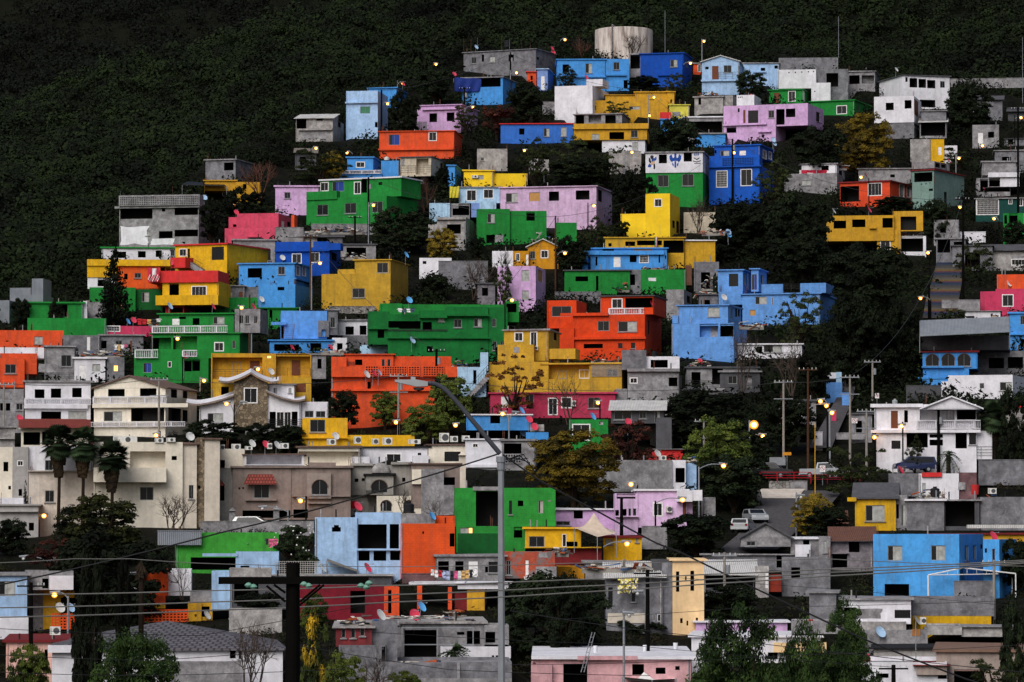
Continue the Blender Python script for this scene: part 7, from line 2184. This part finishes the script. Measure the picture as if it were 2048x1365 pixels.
# ------------------------------------------------------------------ near street furniture
def near_lamp():
    D=92.0; base=at(1006,1365,D); gzv=-16; root=empty('street_lamp',Vector((base.x,D,gzv)))
    m=MB(); top=at(1002,915,D)
    w0,w1=.095,.062
    def ring(c,r): return [c+Vector((r*math.cos(a),r*math.sin(a),0)) for a in [math.pi/8+math.pi/4*i for i in range(8)]]
    A=ring(Vector((base.x,D,gzv)),.13); B=ring(top,.075)
    for i in range(8): m.poly((A[i],A[(i+1)%8],B[(i+1)%8],B[i]))
    m.poly(B); m.build('pole',mat('steel'),root)
    m=MB(); m.tube(top-UP*.12,top+UP*.02,.12,.12,10); m.tube(top-UP*.3,top-UP*.1,.1,.1,10); m.build('collar',mat('7c8087'),root)
    pts=[at(x,y,D-.25*i/9) for i,(x,y) in enumerate([(1000,908),(985,890),(962,862),(938,833),(915,806),(897,786),(884,775),(872,769),(862,767),(850,768)])]
    m=MB(); m.path(pts,.058,10); m.build('arm',mat('454850'),root)
    a=at(856,769,D-.28); b=at(790,762,D-.3)
    m=MB(); ex=b-a; up=Vector((0,0,1)); fy=Vector((0,.34,0))
    q=[(0,.05,.06),(0.35,.09,.08),(1,.03,.02)]
    for (s0,d0,u0),(s1,d1,u1) in zip(q,q[1:]):
        p0=a+ex*s0; p1=a+ex*s1
        for z0,z1 in ((u0,u1),(-d0,-d1)):
            m.poly((p0+up*z0-fy*.5,p1+up*z1-fy*.5,p1+up*z1+fy*.5,p0+up*z0+fy*.5))
        for sg in (-.5,.5): m.poly((p0+up*u0+fy*sg,p1+up*u1+fy*sg,p1-up*d1+fy*sg,p0-up*d0+fy*sg))
    m.poly((b+up*.02-fy*.5,b+up*.02+fy*.5,b-up*.03+fy*.5,b-up*.03-fy*.5)); m.box(a+ex*.38+up*.07-fy*.15,ex*.14,fy*.3,up*.07)
    m.build('lamp_head',mat('9a9da1'),root)
    m=MB(); m.lathe(a+ex*.28-up*.1,[(.14,0),(.11,-.06),(0,-.09)],12); m.build('lamp_glass',mat('55585c'),root)
    tag(root,'large near grey street lamp with long curved arm in front of the hillside','street lamp')
    m=MB(); c=top+Vector((.35,.05,-.2))
    for k in range(5):
        P=[top+Vector((.05,.08,-.02*k)),top+Vector((.25+.07*k,.1,.05*k-.12)),at(1050+5*k,908+9*k,D+1)]; m.path(P,.012,4)
    o=m.build('cable_bundle',mat('frame_dark'),None,top.copy()); tag(o,'loose black cables hooked on top of the near lamp pole','cable')
near_lamp()
def black_pole():
    D=70.0; c=at(586,1365,D); root=empty('utility_pole',Vector((c.x,D,-16)))
    m=MB(); top=at(586,1126,D); m.tube((c.x-.02,D,-16),top,.19,.125,14); m.build('pole',mat('pole_dark'),root)
    a=at(437,1161,D-.2); b=at(737,1161,D-.2)
    m=MB(); m.box(a+Vector((0,0,-.07)),b-a,Vector((0,.14,0)),UP*.13); m.build('crossarm',mat('pole_dark'),root)
    for (x0,y0,x1,y1) in ((533,1172,571,1204),(548,1170,571,1186),(640,1170,600,1204),(648,1170,598,1212)):
        m=MB(); p=at(x0,y0,D-.22); q=at(x1,y1,D-.2); m.tube(p,q,.022,.022,4); m.build('brace',mat('pole_dark'),root)
    for x,y in ((497,1170),(507,1173),(608,1168),(617,1171),(722,1171),(732,1174),(738,1166)):
        m=MB(); p=at(x,y,D-.25); m.lathe(p,[(0,-.05),(.05,-.045),(.075,-.01),(.04,.03),(0,.045)],12); m.build('insulator',mat('6f9c8c'),root)
    tag(root,'near black wooden utility pole with wide crossarm and green glass insulators','utility pole')
black_pole()
def wire(pts,D,r,label,mk='6a6a68'):
    P=[at(x,y,D) for x,y in pts]; Q=[]
    for a,b in zip(P,P[1:]):
        n=10
        for i in range(n): Q.append(a.lerp(b,i/n)-UP*((b-a).length*.004*4*(i/n)*(1-i/n)))
    Q.append(P[-1]); m=MB(); m.path(Q,r,5)
    o=m.build('power_line',mat(mk),None,Q[0].copy()); tag(o,label,'power line','power lines crossing the bottom')
E1=-220; E2=2270
wire([(E1,1192),(0,1190),(400,1182),(760,1172),(1140,1160),(1420,1149),(1648,1139),(2048,1121),(E2,1112)],78,.013,'pale power line, topmost of the three long lines over the lower roofs')
wire([(E1,1222),(0,1216),(400,1205),(780,1190),(1140,1174),(1420,1159),(1648,1146),(2048,1124),(E2,1114)],78.3,.014,'pale power line, middle of the three long lines over the lower roofs')
wire([(E1,1242),(0,1235),(400,1222),(780,1205),(1140,1186),(1420,1168),(1648,1153),(2048,1127),(E2,1116)],78.6,.014,'pale power line, lowest of the three long lines over the lower roofs')
wire([(E1,1128),(0,1126),(150,1118),(260,1118),(400,1127),(780,1134),(1140,1127),(1648,1118),(2048,1133),(E2,1138)],85,.009,'thin grey power line above the black crossarm')
wire([(1000,907),(840,957),(640,1017),(440,1066),(200,1126),(0,1170),(E1,1220)],91,.02,'thick black cable falling left from the near lamp pole','17181a')
wire([(1006,910),(1080,962),(1200,1026),(1313,1087),(1360,1105),(1740,1284),(1930,1358),(2200,1440)],91,.022,'thick black cable falling right from the near lamp pole','202124')
wire([(E1,1262),(0,1258),(400,1272),(800,1196),(900,1206)],120,.01,'thin dark wire sagging over the dark tiled roof','17181a')
wire([(1020,1222),(1260,1258),(1420,1275),(1740,1312),(2100,1350)],118,.012,'slack dark wire across the broad white roof','25262a')
wire([(1020,1330),(1300,1325),(1600,1310),(2048,1290)],119,.008,'fine dark wire low above the bottom right trees','25262a')
for i,(pts,D) in enumerate([([(0,1310),(300,1322),(585,1300)],130),([(0,1345),(280,1352),(700,1338)],132),([(585,1290),(900,1340),(1300,1352)],134),([(1100,1240),(1500,1215),(2060,1200)],170),([(700,1262),(1250,1290),(1790,1335)],160),([(1290,1150),(1700,1180),(2060,1215)],200)]):
    wire(pts,D,.011,['sagging wire in the bottom left corner before the tiled roof','lowest sagging wire along the bottom left edge','dark wire running from the black pole to the broad white roof','thin dark wire over the foreground leafy trees','slack wire from the cluttered rooftop to the black pole stump','fine dark wire before the peach tower and the block walls'][i],'1c1d20')
# cables strung between the poles of the hillside
def span(x0,y0,b0,x1,y1,b1,label):
    a=at(x0,y0,Dof(b0)); b=at(x1,y1,Dof(b1)); Q=[a.lerp(b,i/14)-UP*((b-a).length*.03*4*(i/14)*(1-i/14)) for i in range(15)]
    m=MB(); m.path(Q,.03,4); o=m.build('overhead_cable',mat('3b3c3e'),None,a.copy()); tag(o,label,'overhead cable','cables between the hillside poles')
span(1465,280,400,1926,400,610,'cable from the mural house pole to the tall dark pole on the right')
span(1297,182,272,1465,280,400,'cable from the mustard house lamp to the mural house pole')
span(1021,108,185,1297,182,272,'cable from the ridge pole to the mustard house lamp')
span(763,182,256,1021,108,185,'cable between the two upper left ridge poles')
span(737,357,495,1111,434,592,'cable from the green house pole to the brown pole at the centre')
span(621,472,615,873,700,752,'cable from the left brown pole down to the orange terraced house')
span(1111,434,592,1465,282,400,'cable climbing from the centre brown pole to the mural house')
span(873,700,752,1111,434,592,'cable climbing over the dark green rambling house')
span(797,750,880,1567,765,925,'long cable from the pale centre pole to the tall pale pole on the right')
span(318,757,880,797,752,880,'cable over the pagoda roofed house')
span(1567,765,925,1700,752,945,'short cable between the two pale poles by the lane')
span(1700,752,945,1926,400,610,'cable climbing the painted lane on the right')
span(8,767,885,318,757,880,'cable over the white balustrade house')
# ------------------------------------------------------------------ ground
def terrain():
    xs=np.arange(-220,220.1,2.0); ys=np.concatenate([np.arange(30,260,8),np.arange(260,845,1.6),np.arange(845,990,6)])
    X,Y=np.meshgrid(xs,ys); Z=ground0(X,Y)
    Z=Z+.35*np.sin(X*.31+Y*.17)*np.sin(Y*.23)-.25
    for P,fx,n,w,d,zb in TERR:
        a=(X-P.x)*fx.x+(Y-P.y)*fx.y; b=-((X-P.x)*n.x+(Y-P.y)*n.y)
        q=(a>-1.2)&(a<w+1.2)&(b>-1.0)&(b<d+1.2)
        Z[q]=np.minimum(Z[q],zb-.15)
    nx=len(xs); ny=len(ys)
    V=np.stack([X,Y,Z],-1).reshape(-1,3); idx=np.arange(nx*ny).reshape(ny,nx)
    Fq=np.stack([idx[:-1,:-1],idx[:-1,1:],idx[1:,1:],idx[1:,:-1]],-1).reshape(-1,4)
    me=bpy.data.meshes.new('hillside'); me.from_pydata(V.tolist(),[],Fq.tolist()); me.materials.append(mat('soil'))
    me.polygons.foreach_set('use_smooth',[True]*len(me.polygons))
    o=bpy.data.objects.new('hillside',me); COL.objects.link(o); tag(o,kind='structure')
    return xs,ys,Z
XS,YS,ZT=terrain()
def ht(x,y):
    i=np.clip(np.searchsorted(XS,x)-1,0,len(XS)-2); j=np.clip(np.searchsorted(YS,y)-1,0,len(YS)-2)
    return ZT[j,i]
# road and stairs laid on the slope
def strip(name,pts,wpx,mk,lift=.35,steps=False):
    m=MB(); prev=None
    for (x,y),w in zip(pts,wpx):
        D=Dof(y)-.6; c=at(x,y,D)+UP*(lift-.25); s=Vector((w*D/F/2,0,0))
        if prev:
            p,t=prev; n=14 if steps else 1
            for i in range(n):
                a0=p.lerp(c,i/n); a1=p.lerp(c,(i+1)/n); s0=t.lerp(s,i/n); s1=t.lerp(s,(i+1)/n)
                if steps:
                    a1f=Vector((a1.x,a1.y,a0.z)); m.poly((a0-s0,a0+s0,a1f+s1,a1f-s1),(i*3+len(m.f))%len(mk)); m.poly((a1f-s1,a1f+s1,a1+s1,a1-s1),(i*5+len(m.f)*2)%len(mk))
                else: m.poly((a0-s0,a0+s0,a1+s1,a1-s1))
        prev=(c,s)
    o=m.build(name,[mat(k) for k in mk] if isinstance(mk,list) else mat(mk),None,Vector((0,0,0))); tag(o,kind='structure'); return o
MATS['asphalt']=plain('asphalt','504e50',.9,.1,0,.3)
strip('road',[(1480,1120),(1530,1075),(1560,1040),(1590,1010),(1600,986)],[120,110,120,150,170],'asphalt',.5)
strip('pavement',[(1560,1003),(1565,984)],[70,90],'beige',.58)
strip('upper_road',[(1480,962),(1760,966)],[6,6],'asphalt',.3)
strip('lane',[(1640,900),(1660,860),(1690,800),(1700,760)],[46,40,34,26],'asphalt',.5)
strip('stairway',[(1880,640),(1885,600),(1895,560),(1900,520)],[70,66,60,50],['56524f','252f4a','484543','563943','3e3e40','66532a','2d3a4c'],.5,True)
MATS['kerb']=plain('yellow_kerb','c79a3c',.8)
def mountain(name,y0,y1,rows,amp,seed,matk):
    rng=np.random.default_rng(seed)
    xs=np.arange(-650,650.1,14); ys=np.arange(y0,y1+1,14.0); X,Y=np.meshgrid(xs,ys)
    U=CX+F*X/Y; v=rows(U,Y); t=(CY-v)/F; Z=Y*(SP+t*CP)/(CP-t*SP)
    Z=Z+amp*(np.sin(X*.032+seed)*np.sin(Y*.028)+.5*np.sin(X*.084+Y*.045+seed))
    nx,ny=len(xs),len(ys); idx=np.arange(nx*ny).reshape(ny,nx)
    Fq=np.stack([idx[:-1,:-1],idx[:-1,1:],idx[1:,1:],idx[1:,:-1]],-1).reshape(-1,4)
    me=bpy.data.meshes.new(name); me.from_pydata(np.stack([X,Y,Z],-1).reshape(-1,3).tolist(),[],Fq.tolist()); me.materials.append(mat(matk)); me.polygons.foreach_set('use_smooth',[True]*len(me.polygons))
    o=bpy.data.objects.new(name,me); COL.objects.link(o); tag(o,kind='structure')
    return xs,ys,Z
MATS['forestfloor']=plain('forest_floor','15170f',.95,.05)
CU=[-1500,-400,0,250,420,700,900,2100,4000]; CR=[420,260,215,165,112,5,-70,-190,-260]
def r1(U,Y):
    c=np.interp(U,CU,CR); s=np.clip((Y-870)/650,0,1.0); v=690*(1-s)+c*s
    return v+np.maximum(Y-1520,0)*.6
def r2(U,Y): return 330-(Y-1736)*.61+0*U
M1=mountain('mountain',868,1750,r1,3.4,3,'forestfloor'); M2=mountain('far_mountain',1705,2710,r2,8,5,'forestfloor')
def forest(name,M,n,yr,rad,seed,leafn,label,rowlim):
    rng=np.random.default_rng(seed); xs,ys,Z=M
    Y=rng.uniform(yr[0],yr[1],n*3); U=rng.uniform(-330,2380,n*3); X=(U-CX)/F*Y
    i=np.clip(((X-xs[0])/14).astype(int),0,len(xs)-2); j=np.clip(((Y-ys[0])/14).astype(int),0,len(ys)-2)
    fx=np.clip((X-xs[i])/14,0,1); fy=np.clip((Y-ys[j])/14,0,1)
    z=(Z[j,i]*(1-fx)+Z[j,i+1]*fx)*(1-fy)+(Z[j+1,i]*(1-fx)+Z[j+1,i+1]*fx)*fy
    k=z/Y; tt=(k*CP-SP)/(CP+k*SP); v=CY-tt*F                # row at which the crown stands
    ridge=np.interp(U,RU,RV)
    ok=(v<ridge+45)&(v>-70)&rowlim(U,Y)
    X,Y,z=X[ok][:n],Y[ok][:n],z[ok][:n]; n=len(X)
    R=rng.uniform(rad[0],rad[1],n)*(1+.5*(rng.random(n)<.12))
    idx=np.repeat(np.arange(n),leafn); N_=len(idx)
    d=rng.normal(size=(N_,3)); d/=np.linalg.norm(d,axis=1,keepdims=True); d[:,2]=np.abs(d[:,2])*.9-.15
    # three lobes per crown so the outline is uneven
    lob=rng.normal(size=(n,3,3))*.38; lob[:,:,2]=np.abs(lob[:,:,2])
    li=rng.integers(0,3,N_)
    c=np.stack([X[idx],Y[idx],z[idx]+R[idx]*.35],1)+(lob[idx,li]+d*rng.uniform(.5,.85,N_)[:,None])*R[idx][:,None]
    nr=d+np.array([0,-.2,.4])+rng.normal(size=(N_,3))*.28
    me=quadmesh(name,quads(c,nr,R[idx]*rng.uniform(.075,.14,N_),.8,rng)); me.materials.append(lm('farforest' if 'far' in name else 'forest'))
    o=bpy.data.objects.new(name,me); COL.objects.link(o); tag(o,label,'forest',None,'stuff')
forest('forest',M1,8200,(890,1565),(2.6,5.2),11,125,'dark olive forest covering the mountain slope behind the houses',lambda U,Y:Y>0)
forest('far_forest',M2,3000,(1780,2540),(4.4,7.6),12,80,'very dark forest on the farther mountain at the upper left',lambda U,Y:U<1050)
def undergrowth(nm,n,leafn,r0,r1,front,lim,lab,mk,seed):
    rng=np.random.default_rng(seed)
    U=rng.uniform(-560,2650,n*3); v=rng.uniform(40,1420,n*3); D=np.interp(v,KV,KD)+rng.uniform(-4,4,n*3); X=(U-CX)/F*D
    ok=lim(U,v)
    for P,fx,nn,w,d,zb in TERR:
        a=(X-P.x)*fx.x+(D-P.y)*fx.y; b=-((X-P.x)*nn.x+(D-P.y)*nn.y)
        ok&=~((a>-.3)&(a<w+.3)&(b>-front)&(b<d+.5))
    # keep lanes clear
    ok&=~((v>975)&(v<1125)&(np.abs(U-(1480+(1120-v)*.9))<75)); ok&=~((v>755)&(v<905)&(np.abs(U-1672)<36)); ok&=~((v>515)&(v<650)&(np.abs(U-1890)<38))
    X,D=X[ok][:n],D[ok][:n]; n=len(X); z=ht(X,D)
    R=r0+(r1-r0)*rng.random(n)**1.5; idx=np.repeat(np.arange(n),leafn); N_=len(idx)
    d=rng.normal(size=(N_,3)); d/=np.linalg.norm(d,axis=1,keepdims=True); d[:,2]=np.abs(d[:,2])
    c=np.stack([X[idx],D[idx],z[idx]],1)+d*(R[idx]*rng.uniform(.4,1.15,N_))[:,None]
    me=quadmesh(nm,quads(c,d+rng.normal(size=(N_,3))*.5,R[idx]*(rng.uniform(.12,.25,N_) if leafn<50 else rng.uniform(.07,.15,N_)),.6,rng)); me.materials.append(lm(mk))
    o=bpy.data.objects.new(nm,me); COL.objects.link(o); tag(o,lab,'undergrowth',None,'stuff')
undergrowth('undergrowth',10000,40,.4,1.0,3.5,lambda U,v:v>np.interp(U,RU,RV)+2,'dark weeds and low scrub between the houses','ground',21)
undergrowth('scrub',5200,110,1.4,3.2,5.0,lambda U,v:((v<840)|(U<-60)|(U>2110)|((U>1330)&(U<1480)&(v<1010)))&(v>np.interp(U,RU,RV)-4),'dark bushes filling the gaps between the houses','forest',22)
undergrowth('ridge_scrub',1500,110,1.9,3.7,5.0,lambda U,v:(v<np.interp(U,RU,RV)+75)&(v>np.interp(U,RU,RV)-30),'dark scrub along the edge of the settlement','forest',23)
settle()
# ------------------------------------------------------------------ light
w=bpy.data.worlds.new('World'); SC.world=w; w.use_nodes=True; t=w.node_tree
SUN_EL,SUN_AZ=42.0,205.0                         # overcast dusk: broad soft light from behind and left of the viewer
sky=t.nodes.new('ShaderNodeTexSky'); sky.sky_type='NISHITA'; sky.sun_disc=False; sky.sun_elevation=math.radians(SUN_EL); sky.sun_rotation=math.radians(SUN_AZ); sky.dust_density=4; sky.air_density=1
hs=t.nodes.new('ShaderNodeHueSaturation'); hs.inputs['Saturation'].default_value=.85
bg=t.nodes['Background']; t.links.new(sky.outputs[0],hs.inputs['Color']); t.links.new(hs.outputs[0],bg.inputs['Color']); bg.inputs['Strength'].default_value=.058
sd=bpy.data.lights.new('sun','SUN'); sd.energy=1.5; sd.angle=math.radians(45); sd.color=(1,.985,.975)
so=bpy.data.objects.new('sun',sd); COL.objects.link(so)
az=math.radians(SUN_AZ); dirv=Vector((math.sin(az)*math.cos(math.radians(SUN_EL)),math.cos(az)*math.cos(math.radians(SUN_EL)),math.sin(math.radians(SUN_EL))))
so.rotation_euler=(-dirv).to_track_quat('-Z','Y').to_euler()
SC.view_settings.view_transform='Standard'; SC.view_settings.look='None'; SC.view_settings.exposure=.5; SC.view_settings.gamma=1
SC.cycles.max_bounces=5; SC.cycles.diffuse_bounces=3; SC.cycles.sample_clamp_indirect=2.0
